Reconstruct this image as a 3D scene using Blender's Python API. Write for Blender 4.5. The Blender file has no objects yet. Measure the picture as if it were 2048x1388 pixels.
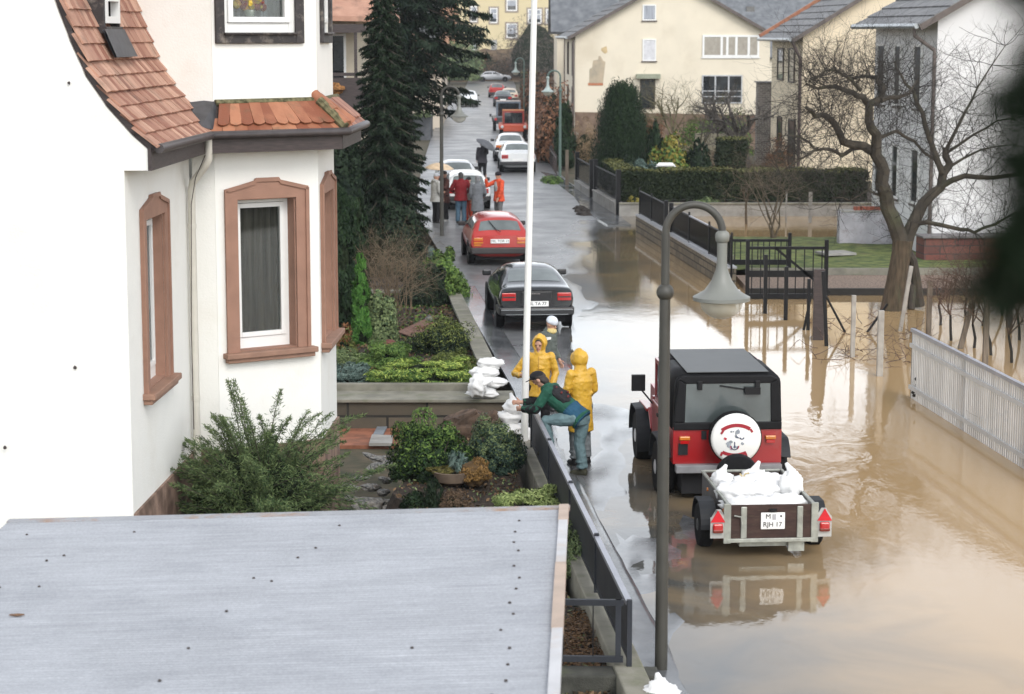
import bpy, bmesh, math, random
from math import sin, cos, tan, atan, atan2, pi, radians, sqrt
from mathutils import Vector as V, Matrix, noise
import numpy as np

# ------------------------------------------------------------------ camera, world, sun, exposure
sc = bpy.context.scene
COL = sc.collection
FPX, HC, YH = 4200.0, 6.43, 65.0            # focal length and horizon in photo pixels (2048 wide), eye height in metres
PITCH = atan((694 - YH) / FPX)
cam_d = bpy.data.cameras.new('camera'); cam = bpy.data.objects.new('camera', cam_d); COL.objects.link(cam)
cam.location = (0, 0, HC); cam.rotation_euler = (pi / 2 - PITCH, 0, 0)
cam_d.sensor_width = 36; cam_d.lens = FPX / 2048 * 36
cam_d.clip_start = 0.1; cam_d.clip_end = 4000
cam_d.dof.use_dof = True; cam_d.dof.focus_distance = 30; cam_d.dof.aperture_fstop = 3.2
sc.camera = cam
world = bpy.data.worlds.new('World'); sc.world = world; world.use_nodes = True
wn = world.node_tree; bgn = wn.nodes['Background']
SUN_EL, SUN_AZ = radians(42), radians(158)  # azimuth clockwise from +Y: behind the camera, to its right
sky = wn.nodes.new('ShaderNodeTexSky'); sky.sky_type = 'NISHITA'; sky.sun_disc = False
sky.sun_elevation = SUN_EL; sky.sun_rotation = SUN_AZ; sky.air_density = 1.0; sky.dust_density = 0.5; sky.ozone_density = 1.0
hs = wn.nodes.new('ShaderNodeHueSaturation'); hs.inputs['Saturation'].default_value = 0.22
wn.links.new(sky.outputs[0], hs.inputs['Color']); wn.links.new(hs.outputs[0], bgn.inputs['Color'])
bgn.inputs['Strength'].default_value = 0.15
sun_d = bpy.data.lights.new('sun', 'SUN'); sun = bpy.data.objects.new('sun', sun_d); COL.objects.link(sun)
sun_d.energy = 0.7; sun_d.angle = radians(25); sun_d.color = (1, .95, .88)
sd = V((sin(SUN_AZ) * cos(SUN_EL), cos(SUN_AZ) * cos(SUN_EL), sin(SUN_EL)))
sun.rotation_euler = sd.to_track_quat('Z', 'Y').to_euler(); sun.location = sd * 60
sc.view_settings.view_transform = 'Standard'; sc.view_settings.look = 'None'
sc.view_settings.exposure = 1.15; sc.view_settings.gamma = 1.0
sc.cycles.use_denoising = True
sc.cycles.max_bounces = 6; sc.cycles.diffuse_bounces = 3; sc.cycles.glossy_bounces = 3; sc.cycles.transmission_bounces = 4
sc.cycles.transparent_max_bounces = 8; sc.cycles.caustics_reflective = False; sc.cycles.caustics_refractive = False
sc.cycles.use_adaptive_sampling = True; sc.cycles.volume_bounces = 0

# ------------------------------------------------------------------ from a photo pixel to a place in the world
CP, SP = cos(PITCH), sin(PITCH)
def ray(px, py):
    a = (px - 1024) / FPX; b = -(py - 694) / FPX
    return V((a, CP + b * SP, -SP + b * CP))
def G(px, py, z=0.0):                        # where the ray meets the level z
    r = ray(px, py); t = (z - HC) / r.z
    return V((r.x * t, r.y * t, z))
def P(px, py, Y):                            # where the ray meets the plane at distance Y
    r = ray(px, py); t = Y / r.y
    return V((r.x * t, Y, HC + r.z * t))
def XA(px, Y, z=1.0): return (px - 1024) / FPX * (Y * CP + (HC - z) * SP)
def ZA(py, Y): return P(1024, py, Y).z

# ------------------------------------------------------------------ mesh collector
class MB:
    def __init__(s): s.v = []; s.f = []
    def add(s, vs, fs):
        o = len(s.v); s.v.extend([tuple(p) for p in vs]); s.f.extend([tuple(i + o for i in f) for f in fs]); return s
    def box(s, c, size, R=None):
        hx, hy, hz = size[0] / 2, size[1] / 2, size[2] / 2; c = V(c)
        if R is None: R = Matrix.Identity(3)
        elif isinstance(R, (int, float)): R = Matrix.Rotation(R, 3, 'Z')
        vs = [c + R @ V((x, y, z)) for z in (-hz, hz) for x, y in ((-hx, -hy), (hx, -hy), (hx, hy), (-hx, hy))]
        return s.add(vs, [(3, 2, 1, 0), (4, 5, 6, 7), (0, 1, 5, 4), (1, 2, 6, 5), (2, 3, 7, 6), (3, 0, 4, 7)])
    def beam(s, a, b, w, h, up=V((0, 0, 1))):    # square bar from a to b: width w sideways, h along up
        a = V(a); b = V(b); d = (b - a); L = d.length; d.normalize()
        x = d.cross(up)
        if x.length < 1e-4: x = d.cross(V((1, 0, 0)))
        x.normalize(); z = x.cross(d)
        R = Matrix((x, d, z)).transposed()
        return s.box((a + b) / 2, (w, L, h), R)
    def prism(s, poly, vec):
        n = len(poly); poly = [V(p) for p in poly]; vec = V(vec)
        nrm = sum(((poly[i] - poly[0]).cross(poly[(i + 1) % n] - poly[0]) for i in range(1, n)), V())
        if nrm.dot(vec) > 0: poly = poly[::-1]
        return s.add(poly + [p + vec for p in poly], [tuple(range(n)), tuple(range(2 * n - 1, n - 1, -1))] +
                     [((i + 1) % n, i, n + i, n + (i + 1) % n) for i in range(n)])
    def tube(s, pts, r, n=8, cap=True, flat=1.0):
        pts = [V(p) for p in pts]; k = len(pts)
        if not isinstance(r, (list, tuple)): r = [r] * k
        d0 = (pts[1] - pts[0]).normalized(); up = V((0, 0, 1)) if abs(d0.z) < .9 else V((0, 1, 0))
        x = d0.cross(up).normalized(); vs = []
        for i, p in enumerate(pts):
            d = (pts[min(i + 1, k - 1)] - pts[max(i - 1, 0)])
            d = d.normalized() if d.length > 1e-9 else d0
            x = (x - d * x.dot(d)); x = x.normalized() if x.length > 1e-6 else d.orthogonal().normalized()
            y = d.cross(x)
            for j in range(n):
                a = 2 * pi * j / n; vs.append(p + (x * cos(a) + y * sin(a) * flat) * r[i])
        fs = [(i * n + j, i * n + (j + 1) % n, (i + 1) * n + (j + 1) % n, (i + 1) * n + j) for i in range(k - 1) for j in range(n)]
        if cap: fs += [tuple(range(n - 1, -1, -1)), tuple(range((k - 1) * n, k * n))]
        return s.add(vs, fs)
    def lathe(s, prof, c=(0, 0, 0), n=20, R=None, sy=1.0):
        c = V(c); R = R or Matrix.Identity(3); k = len(prof)
        vs = [c + R @ V((r * cos(2 * pi * j / n), r * sy * sin(2 * pi * j / n), z)) for r, z in prof for j in range(n)]
        fs = [(i * n + j, i * n + (j + 1) % n, (i + 1) * n + (j + 1) % n, (i + 1) * n + j) for i in range(k - 1) for j in range(n)]
        fs += [tuple(range(n - 1, -1, -1)), tuple(range((k - 1) * n, k * n))]
        return s.add(vs, fs)
    def grid(s, fn, nu, nv, wrap=False):
        vs = [fn(i / nu, j / nv) for i in range(nu + 1) for j in range(nv + (0 if wrap else 1))]; m = nv if wrap else nv + 1
        fs = [(i * m + j, i * m + (j + 1) % m, (i + 1) * m + (j + 1) % m, (i + 1) * m + j) for i in range(nu) for j in range(nv)]
        return s.add(vs, fs)
    def blob(s, c, rad, amp=.15, freq=1.5, seed=0, nu=10, nv=14, R=None, floor=None):
        c = V(c); off = V((seed * 3.1, seed * 1.7, seed * 2.3)); R = R or Matrix.Identity(3)
        if isinstance(rad, (int, float)): rad = (rad,) * 3
        def fn(u, v):
            th = pi * min(max(u, .02), .98); ph = 2 * pi * v
            d = V((sin(th) * cos(ph), sin(th) * sin(ph), cos(th)))
            k = 1 + amp * noise.noise(d * freq + off) + amp * .5 * noise.noise(d * freq * 2.7 + off)
            p = c + R @ V((d.x * rad[0] * k, d.y * rad[1] * k, d.z * rad[2] * k))
            if floor is not None and p.z < floor: p.z = floor
            return p
        o = len(s.v); s.grid(fn, nu, nv, True)
        s.f.append(tuple(o + j for j in range(nv - 1, -1, -1))); s.f.append(tuple(o + nu * nv + j for j in range(nv))); return s

def wmat(o):
    return Matrix.LocRotScale(o.location, o.rotation_euler, o.scale)
def build(name, mb, mat, parent=None, world=True, smooth=False, bevel=0, sharp=38):
    me = bpy.data.meshes.new(name); me.from_pydata(mb.v, [], mb.f); me.materials.append(mat)
    if smooth:
        me.polygons.foreach_set('use_smooth', [True] * len(me.polygons))
        if sharp: me.set_sharp_from_angle(angle=radians(sharp))
    o = bpy.data.objects.new(name, me); COL.objects.link(o)
    if parent is not None:
        o.parent = parent
        if world and parent.parent is None and parent.type == 'EMPTY': o.matrix_parent_inverse = wmat(parent).inverted()
    if bevel:
        m = o.modifiers.new('bevel', 'BEVEL'); m.width = bevel; m.segments = 2; m.limit_method = 'ANGLE'; m.angle_limit = radians(40)
    return o
def tag(o, label=None, cat=None, group=None, kind=None):
    if label: o['label'] = label
    if cat: o['category'] = cat
    if group: o['group'] = group
    if kind: o['kind'] = kind
    return o
def thing(name, label, cat, loc=(0, 0, 0), rz=0, group=None):
    o = bpy.data.objects.new(name, None); COL.objects.link(o); o.location = loc; o.rotation_euler = (0, 0, rz); o.empty_display_size = .3
    return tag(o, label, cat, group)
def copy_tree(o, parent=None):
    c = o.copy(); COL.objects.link(c)
    if parent is not None: c.parent = parent
    for ch in list(o.children): copy_tree(ch, c)
    return c
def bake(mb, mat, name, parent=None, voxel=.012, smooth_it=4, world=True, fold=0):    # joins overlapping closed shapes into one continuous skin
    o = build(name, mb, mat, parent, world)
    m = o.modifiers.new('r', 'REMESH'); m.mode = 'VOXEL'; m.voxel_size = voxel; m.use_smooth_shade = True
    m = o.modifiers.new('s', 'SMOOTH'); m.iterations = smooth_it; m.factor = .5
    dg = bpy.context.evaluated_depsgraph_get()
    me = bpy.data.meshes.new_from_object(o.evaluated_get(dg)); me.name = name
    if fold:                                                  # creases of wet cloth
        k = len(me.vertices); co = np.empty(k * 3, np.float32); nr = np.empty(k * 3, np.float32); me.vertices.foreach_get('co', co); me.vertex_normals.foreach_get('vector', nr); co = co.reshape(-1, 3); nr = nr.reshape(-1, 3)
        am = np.array([(1 - 3.2 * abs(noise.noise(V((p[0] * 7, p[1] * 7, p[2] * 11))))) * .6 + (1 - 3 * abs(noise.noise(V((p[0] * 15 + 4, p[1] * 15, p[2] * 13))))) * .4 for p in co.tolist()], np.float32); co += nr * (fold * am)[:, None]; me.vertices.foreach_set('co', co.ravel()); me.update()
    old = o.data; o.modifiers.clear(); o.data = me; bpy.data.meshes.remove(old)
    if not me.materials: me.materials.append(mat)
    return o

# ------------------------------------------------------------------ materials
MATS = {}
def mat(name, col, rough=.6, var=.12, scale=5.0, col2=None, metal=0, spec=.5, bump=0, bscale=60, island=0, coat=0, stretch=(1, 1, 1), lo=.35, hi=.65, detail=5, trans=0, alpha=1, dirt=None, dscale=1.2, sheen=0):
    if name in MATS: return MATS[name]
    m = bpy.data.materials.new(name); m.use_nodes = True; nt = m.node_tree; N = nt.nodes; L = nt.links; b = N['Principled BSDF']
    b.inputs['Roughness'].default_value = rough; b.inputs['Metallic'].default_value = metal
    b.inputs['Specular IOR Level'].default_value = spec; b.inputs['Coat Weight'].default_value = coat; b.inputs['Coat Roughness'].default_value = .05
    b.inputs['Transmission Weight'].default_value = trans; b.inputs['Alpha'].default_value = alpha
    if sheen: b.inputs['Sheen Weight'].default_value = sheen
    tc = N.new('ShaderNodeTexCoord'); mp = N.new('ShaderNodeMapping'); mp.inputs['Scale'].default_value = stretch
    L.new(tc.outputs['Object'], mp.inputs[0])
    nz = N.new('ShaderNodeTexNoise'); nz.inputs['Scale'].default_value = scale; nz.inputs['Detail'].default_value = detail; L.new(mp.outputs[0], nz.inputs['Vector'])
    c1 = tuple(max(0, x * (1 - var)) for x in col); c2 = col2 if col2 else tuple(min(1, x * (1 + var)) for x in col)
    rp = N.new('ShaderNodeValToRGB'); rp.color_ramp.elements[0].position = lo; rp.color_ramp.elements[1].position = hi
    rp.color_ramp.elements[0].color = c1 + (1,); rp.color_ramp.elements[1].color = c2 + (1,)
    src = nz.outputs['Fac']
    if island:
        ge = N.new('ShaderNodeNewGeometry'); mx = N.new('ShaderNodeMix'); mx.inputs[0].default_value = island
        L.new(nz.outputs['Fac'], mx.inputs[2]); L.new(ge.outputs['Random Per Island'], mx.inputs[3]); src = mx.outputs[0]
    L.new(src, rp.inputs[0]); out = rp.outputs[0]
    if dirt:
        n2 = N.new('ShaderNodeTexNoise'); n2.inputs['Scale'].default_value = dscale; n2.inputs['Detail'].default_value = 8; n2.inputs['Roughness'].default_value = .65; L.new(mp.outputs[0], n2.inputs['Vector'])
        r2 = N.new('ShaderNodeValToRGB'); r2.color_ramp.elements[0].position = .52; r2.color_ramp.elements[1].position = .72
        mx = N.new('ShaderNodeMix'); mx.data_type = 'RGBA'; L.new(n2.outputs['Fac'], r2.inputs[0])
        ml = N.new('ShaderNodeMath'); ml.operation = 'MULTIPLY'; ml.inputs[1].default_value = dirt[3] if len(dirt) > 3 else .7; L.new(r2.outputs[0], ml.inputs[0])
        L.new(ml.outputs[0], mx.inputs[0]); L.new(out, mx.inputs[6]); mx.inputs[7].default_value = tuple(dirt[:3]) + (1,); out = mx.outputs[2]
    L.new(out, b.inputs['Base Color'])
    if bump:
        n3 = N.new('ShaderNodeTexNoise'); n3.inputs['Scale'].default_value = bscale; n3.inputs['Detail'].default_value = 4; L.new(mp.outputs[0], n3.inputs['Vector'])
        bp = N.new('ShaderNodeBump'); bp.inputs['Strength'].default_value = bump; bp.inputs['Distance'].default_value = .02; L.new(n3.outputs['Fac'], bp.inputs['Height']); L.new(bp.outputs[0], b.inputs['Normal'])
    MATS[name] = m; return m

def brick_mat(name, c1, c2, mortar, w=.4, h=.14, msize=.012, rough=.8, rot=None, bump=.6, dirt=(.05, .05, .04)):
    if name in MATS: return MATS[name]
    m = mat(name, c1, rough, .2, 3, dirt=dirt + (.5,)); nt = m.node_tree; N = nt.nodes; L = nt.links; b = N['Principled BSDF']
    mp = [n for n in N if n.type == 'MAPPING'][0]
    sx = N.new('ShaderNodeSeparateXYZ'); L.new(mp.outputs[0], sx.inputs[0]); ad = N.new('ShaderNodeMath'); L.new(sx.outputs[0], ad.inputs[0]); L.new(sx.outputs[1], ad.inputs[1])
    cb = N.new('ShaderNodeCombineXYZ'); L.new(ad.outputs[0], cb.inputs[0]); L.new(sx.outputs[2], cb.inputs[1])
    bt = N.new('ShaderNodeTexBrick'); bt.inputs['Color1'].default_value = c1 + (1,); bt.inputs['Color2'].default_value = c2 + (1,); bt.inputs['Mortar'].default_value = mortar + (1,)
    bt.inputs['Scale'].default_value = 1; bt.inputs['Brick Width'].default_value = w; bt.inputs['Row Height'].default_value = h; bt.inputs['Mortar Size'].default_value = msize
    L.new(cb.outputs[0], bt.inputs['Vector'])
    mxs = [n for n in N if n.type == 'MIX']; L.new(bt.outputs['Color'], mxs[-1].inputs[6])
    bp = N.new('ShaderNodeBump'); bp.inputs['Strength'].default_value = bump; bp.inputs['Distance'].default_value = .02; bp.invert = True; L.new(bt.outputs['Fac'], bp.inputs['Height']); L.new(bp.outputs[0], b.inputs['Normal'])
    return m

M_white = mat('white_render', (.82, .81, .765), .85, .02, 1.6, bump=.22, bscale=40, dirt=(.66, .63, .56, .5), dscale=.8)
M_sand = mat('brown_stone_trim', (.30, .165, .115), .75, .08, 4, bump=.15)
M_sand2 = mat('brown_stone_sill', (.28, .16, .11), .7, .12, 4, bump=.15)
M_wood = mat('dark_brown_wood', (.045, .032, .03), .5, .3, 6, stretch=(1, 1, 8), bump=.2)
M_wfr = mat('white_plastic_frame', (.78, .78, .76), .35, .02)
M_glass = mat('window_glass', (.025, .03, .035), .04, .5, 1.5, spec=.7)
M_dark = mat('dark_recess', (.01, .01, .012), .9)
M_metalw = mat('grey_zinc', (.30, .32, .33), .35, .1, 5, metal=.6)
M_black = mat('black_metal', (.008, .008, .009), .5, .2, spec=.25)
M_rubber = mat('black_rubber', (.010, .010, .011), .8, .2, 20, spec=.2)
M_chrome = mat('chrome', (.6, .6, .6), .15, .05, metal=1)
M_paper = mat('white_enamel', (.82, .82, .80), .35, .02)
M_ink = mat('black_ink', (.015, .015, .02), .5)
# ------------------------------------------------------------------ the street: flood water lies at z = 0
TS = atan((660 - 1024) * CP / FPX)                      # bearing of the near street
SD = V((sin(TS), cos(TS), 0)); SL = V((cos(TS), -sin(TS), 0))
def interp(tab, t):
    if t <= tab[0][0]: return tab[0][1]
    for (a, x), (b, y) in zip(tab, tab[1:]):
        if t <= b: return x + (y - x) * (t - a) / (b - a)
    return tab[-1][1]
SHORE = [(12, 2.9), (20, 2.0), (24, 1.68), (29, 1.5), (34, 1.25), (41, 1.15), (52, 1.7), (64, 2.3), (72, 3.1), (76, 5.0), (80, 8.0), (400, 14)]
def road_z(x, y):
    d = interp(SHORE, y) - x
    n = .05 * noise.noise(V((x * .8, y * .35, 1))) + .03 * noise.noise(V((x * 2.3, y * 1.1, 4)))
    z = .018 * d + n * ((.9 if y < 36 else .3) if d < .7 else .05)
    return max(-.2, min(.045, z))
# left and right edges of the asphalt at each distance
LE = [(8, 2.6), (14.5, 1.9), (20.2, 1.25), (31, .35), (37.2, .04), (53, -1.45), (60, -2.0), (76, -3.5), (100, -4.3), (140, -5.2), (190, -5.6), (240, -5.4), (300, -6)]
RE = [(8, 9.3), (36.9, 7.1), (69, 4.25), (80, 3.6), (90, 2.5), (110, 1.5), (160, 1.2), (210, .6), (262, 0.4), (300, 0)]
def road_fn(u, v):
    y = 8 * (288 / 8) ** u; x = interp(LE, y) * (1 - v) + interp(RE, y) * v
    return V((x, y, road_z(x, y)))

def wet_mat(name, c1, c2, r1, r2, scale, bump, bscale):
    m = mat(name, c1, .3, 0, scale, col2=c2, bump=bump, bscale=bscale, detail=8); N = m.node_tree.nodes; L = m.node_tree.links; b = N['Principled BSDF']
    n = N.new('ShaderNodeTexNoise'); n.inputs['Scale'].default_value = .55; n.inputs['Detail'].default_value = 6; n.inputs['Roughness'].default_value = .6
    mp = [q for q in N if q.type == 'MAPPING'][0]; L.new(mp.outputs[0], n.inputs['Vector'])
    mr = N.new('ShaderNodeMapRange'); mr.inputs[1].default_value = .38; mr.inputs[2].default_value = .62; mr.inputs[3].default_value = r1; mr.inputs[4].default_value = r2
    L.new(n.outputs['Fac'], mr.inputs[0]); L.new(mr.outputs[0], b.inputs['Roughness']); b.inputs['IOR'].default_value = 1.5
    return m
M_road = wet_mat('wet_asphalt', (.10, .103, .106), (.16, .163, .166), .28, .44, 3, .15, 90)
M_pave = wet_mat('wet_pavement', (.075, .08, .085), (.12, .125, .13), .05, .26, 2, .08, 70)
rd = build('road', MB().grid(road_fn, 170, 34), M_road, smooth=True, sharp=0); tag(rd, kind='structure')
rd.data.attributes.new('wet', 'FLOAT', 'POINT').data.foreach_set('value', [max(0, 1 - max(0, v.co.z) / .022) for v in rd.data.vertices])
def _wet():
    nt = M_road.node_tree; N = nt.nodes; b = N['Principled BSDF']; src = b.inputs['Roughness'].links[0].from_socket
    a = N.new('ShaderNodeAttribute'); a.attribute_name = 'wet'; mx = N.new('ShaderNodeMix'); nt.links.new(a.outputs['Fac'], mx.inputs[0]); nt.links.new(src, mx.inputs[2]); mx.inputs[3].default_value = .05; nt.links.new(mx.outputs[0], b.inputs['Roughness'])
    bp = [n for n in N if n.type == 'BUMP'][0]; m2 = N.new('ShaderNodeMath'); m2.operation = 'MULTIPLY_ADD'; m2.inputs[1].default_value = -.14; m2.inputs[2].default_value = .15; nt.links.new(a.outputs['Fac'], m2.inputs[0]); nt.links.new(m2.outputs[0], bp.inputs['Strength'])
_wet()
def pave_fn(u, v):
    y = 12 + 41 * u; x = interp(LE, y) + .55 * v
    return V((x, y, road_z(x, y) + .012 + .03 * (1 - v) - (.035 if v > .97 else 0)))
tag(build('pavement', MB().grid(pave_fn, 90, 12), M_pave, smooth=True, sharp=0), kind='structure')

# flood water: muddy, calm, with ripples behind the off-road car
M_water = bpy.data.materials.new('muddy_water'); M_water.use_nodes = True
def _water():
    nt = M_water.node_tree; N = nt.nodes; L = nt.links; b = N['Principled BSDF']
    b.inputs['Roughness'].default_value = .035; b.inputs['IOR'].default_value = 1.36
    at = N.new('ShaderNodeAttribute'); at.attribute_name = 'depth'
    tc = N.new('ShaderNodeTexCoord'); n1 = N.new('ShaderNodeTexNoise'); n1.inputs['Scale'].default_value = .5; n1.inputs['Detail'].default_value = 6; n1.inputs['Distortion'].default_value = 1.2; L.new(tc.outputs['Object'], n1.inputs['Vector'])
    ad = N.new('ShaderNodeMath'); ad.operation = 'MULTIPLY_ADD'; ad.inputs[1].default_value = .7; L.new(n1.outputs['Fac'], ad.inputs[0]); L.new(at.outputs['Fac'], ad.inputs[2])
    rp = N.new('ShaderNodeValToRGB'); e = rp.color_ramp.elements
    e[0].position = .30; e[0].color = (.085, .085, .078, 1); e[1].position = 1.15; e[1].color = (.42, .285, .145, 1)
    q = e.new(.62); q.color = (.235, .175, .105, 1); e[-1].position = 1.0
    L.new(ad.outputs[0], rp.inputs[0]); L.new(rp.outputs[0], b.inputs['Base Color'])
    at2 = N.new('ShaderNodeAttribute'); at2.attribute_name = 'wake'
    mp = N.new('ShaderNodeMapping'); mp.inputs['Scale'].default_value = (1.0, .55, 1); L.new(tc.outputs['Object'], mp.inputs[0])
    n2 = N.new('ShaderNodeTexNoise'); n2.inputs['Scale'].default_value = 1.7; n2.inputs['Detail'].default_value = 3; n2.inputs['Distortion'].default_value = .8; L.new(mp.outputs[0], n2.inputs['Vector'])
    n3 = N.new('ShaderNodeTexNoise'); n3.inputs['Scale'].default_value = 14; n3.inputs['Detail'].default_value = 3; L.new(mp.outputs[0], n3.inputs['Vector'])
    m1 = N.new('ShaderNodeMath'); m1.operation = 'MULTIPLY_ADD'; m1.inputs[1].default_value = .05; L.new(n3.outputs['Fac'], m1.inputs[0])
    m2 = N.new('ShaderNodeMath'); m2.operation = 'MULTIPLY'; L.new(n2.outputs['Fac'], m2.inputs[0]); L.new(at2.outputs['Fac'], m2.inputs[1]); L.new(m2.outputs[0], m1.inputs[2])
    bp = N.new('ShaderNodeBump'); bp.inputs['Strength'].default_value = 1; bp.inputs['Distance'].default_value = .013; L.new(m1.outputs[0], bp.inputs['Height']); L.new(bp.outputs[0], b.inputs['Normal'])
_water()
def water():
    mb = MB(); dep = []; wak = []; wc = G(1660, 900)
    def fn(u, v):
        y = 9 * (86 / 9) ** u; xs = max(interp(SHORE, y) - 1.6, interp(LE, y) + .45); x = xs + (34 - xs) * v ** 2
        d = -road_z(x, y) if x < interp(RE, y) else .18
        dep.append(max(0, min(1, (x - interp(SHORE, y)) / interp([(18, 4.6), (24, 3.8), (34, 3.0), (44, 4.2), (60, 5.2), (75, 5.2)], y))) * .8)
        k = ((x - wc.x + .3) / 1.2) ** 2 + ((y - wc.y) / 3.2) ** 2
        wak.append(.10 + 1.5 * math.exp(-k) + .25 * max(0, 1 - abs(y - 28) / 14) * (x < 5.2))
        return V((x, y, 0))
    mb.grid(fn, 150, 70); o = build('flood_water', mb, M_water, smooth=True, sharp=0)
    for nm, dat in (('depth', dep), ('wake', wak)):
        o.data.attributes.new(nm, 'FLOAT', 'POINT').data.foreach_set('value', dat)
    tag(o, kind='structure')
water()

# surrounding ground: one sheet to the horizon, open where the sunken court and the flooded low ground lie
M_earth = mat('damp_earth', (.035, .024, .017), .95, .35, 4, bump=.5, bscale=25, col2=(.06, .042, .03), dirt=(.03, .035, .018, .6))
M_field = mat('winter_grass_ground', (.05, .055, .025), .95, .3, 2, col2=(.10, .075, .045), bump=.4, bscale=12)
def ground():
    mb = MB(); xs = [-1500, -60, 4, 50, 1500]; ys = [-300, 8, 80, 1800]
    for i in range(4):
        for j in range(3):
            if i == 1 and j == 1: continue
            z = -.35 if (j == 1 and i == 2) else -.06
            mb.add([(xs[i], ys[j], z), (xs[i + 1], ys[j], z), (xs[i + 1], ys[j + 1], z), (xs[i], ys[j + 1], z)], [(0, 1, 2, 3)])
    mb.add([(-60, 8, -.55), (4, 8, -.55), (4, 86, -.55), (-60, 86, -.55)], [(0, 1, 2, 3)])
    tag(build('ground', mb, M_field), kind='structure')
ground()
M_hill = mat('misty_hill_woods', (.075, .08, .075), .95, .3, .03, col2=(.12, .12, .115), bump=.5, bscale=.3)
def hills():
    def fn(u, v):
        x = -700 + 1500 * v; y = 430 + 420 * u
        z = -1 + (12 + 46 * u) * (1 - .5 * ((v - .62) * 1.8) ** 2) * min(1, u * 5) + 4 * noise.noise(V((x * .012, y * .012, 3))) * u
        return V((x, y, z))
    tag(build('hill', MB().grid(fn, 14, 40), M_hill, smooth=True, sharp=0), kind='structure')
hills()
# ------------------------------------------------------------------ windows, shared by every building
M_clear = bpy.data.materials.new('clear_glass'); M_clear.use_nodes = True
def _clear():
    nt = M_clear.node_tree; N = nt.nodes; L = nt.links; N.remove(N['Principled BSDF']); out = N['Material Output']
    t = N.new('ShaderNodeBsdfTransparent'); t.inputs[0].default_value = (.85, .88, .87, 1); g = N.new('ShaderNodeBsdfGlossy'); g.inputs['Roughness'].default_value = .02
    f = N.new('ShaderNodeFresnel'); f.inputs[0].default_value = 1.45; mx = N.new('ShaderNodeMixShader')
    L.new(f.outputs[0], mx.inputs[0]); L.new(t.outputs[0], mx.inputs[1]); L.new(g.outputs[0], mx.inputs[2]); L.new(mx.outputs[0], out.inputs[0])
_clear()
UP = V((0, 0, 1))
def panel(mb, o, e, n, s0, s1, z0, z1, d0, d1):          # block on a wall: along e, up z, depth d0..d1 along the outward normal n
    return mb.prism([o + e * s0 + UP * z0 + n * d0, o + e * s1 + UP * z0 + n * d0, o + e * s1 + UP * z1 + n * d0, o + e * s0 + UP * z1 + n * d0], n * (d1 - d0))
def wall(mb, o, e, n, length, z0, z1, holes=(), th=.3):
    s = 0
    for a, b, za, zb in sorted(holes):
        if a > s: panel(mb, o, e, n, s, a, z0, z1, -th, 0)
        if za > z0: panel(mb, o, e, n, a, b, z0, za, -th, 0)
        if zb < z1: panel(mb, o, e, n, a, b, zb, z1, -th, 0)
        s = b
    if s < length: panel(mb, o, e, n, s, length, z0, z1, -th, 0)
    return mb
def ring(mb, o, e, n, s0, s1, z0, z1, w, d0, d1, wb=None):
    wb = wb or w
    panel(mb, o, e, n, s0, s0 + w, z0, z1, d0, d1); panel(mb, o, e, n, s1 - w, s1, z0, z1, d0, d1)
    panel(mb, o, e, n, s0 + w, s1 - w, z0, z0 + wb, d0, d1); panel(mb, o, e, n, s0 + w, s1 - w, z1 - w, z1, d0, d1)
def simple_window(parent, o, e, n, s0, s1, z0, z1, rec=.08, fw=.07, frame=None, glass=None, sill=None, mull=(), transom=(), curtain=None):
    """frame (part) > pane, sill, curtain (sub-parts)"""
    frame = frame or M_wfr; f = MB(); ring(f, o, e, n, s0, s1, z0, z1, fw, -rec - .06, -rec)
    for m in mull: panel(f, o, e, n, m - fw * .6, m + fw * .6, z0 + fw, z1 - fw, -rec - .055, -rec - .004)
    for t in transom: panel(f, o, e, n, s0 + fw, s1 - fw, t - fw * .35, t + fw * .35, -rec - .05, -rec - .008)
    w = build('window', f, frame, parent)
    g = MB(); panel(g, o, e, n, s0 + fw * .8, s1 - fw * .8, z0 + fw * .8, z1 - fw * .8, -rec - .045, -rec - .03); build('pane', g, glass or M_glass, w)
    if sill:
        b = MB(); panel(b, o, e, n, s0 - .06, s1 + .06, z0 - .07, z0 - .002, -rec, .07); build('sill', b, sill, w)
    if curtain:
        c = MB(); panel(c, o, e, n, s0 + fw, s1 - fw, z0 + (z1 - z0) * curtain[1], z1 - fw, -rec - .029, -rec - .022); build('curtain', c, curtain[0], w)
    return w

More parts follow.
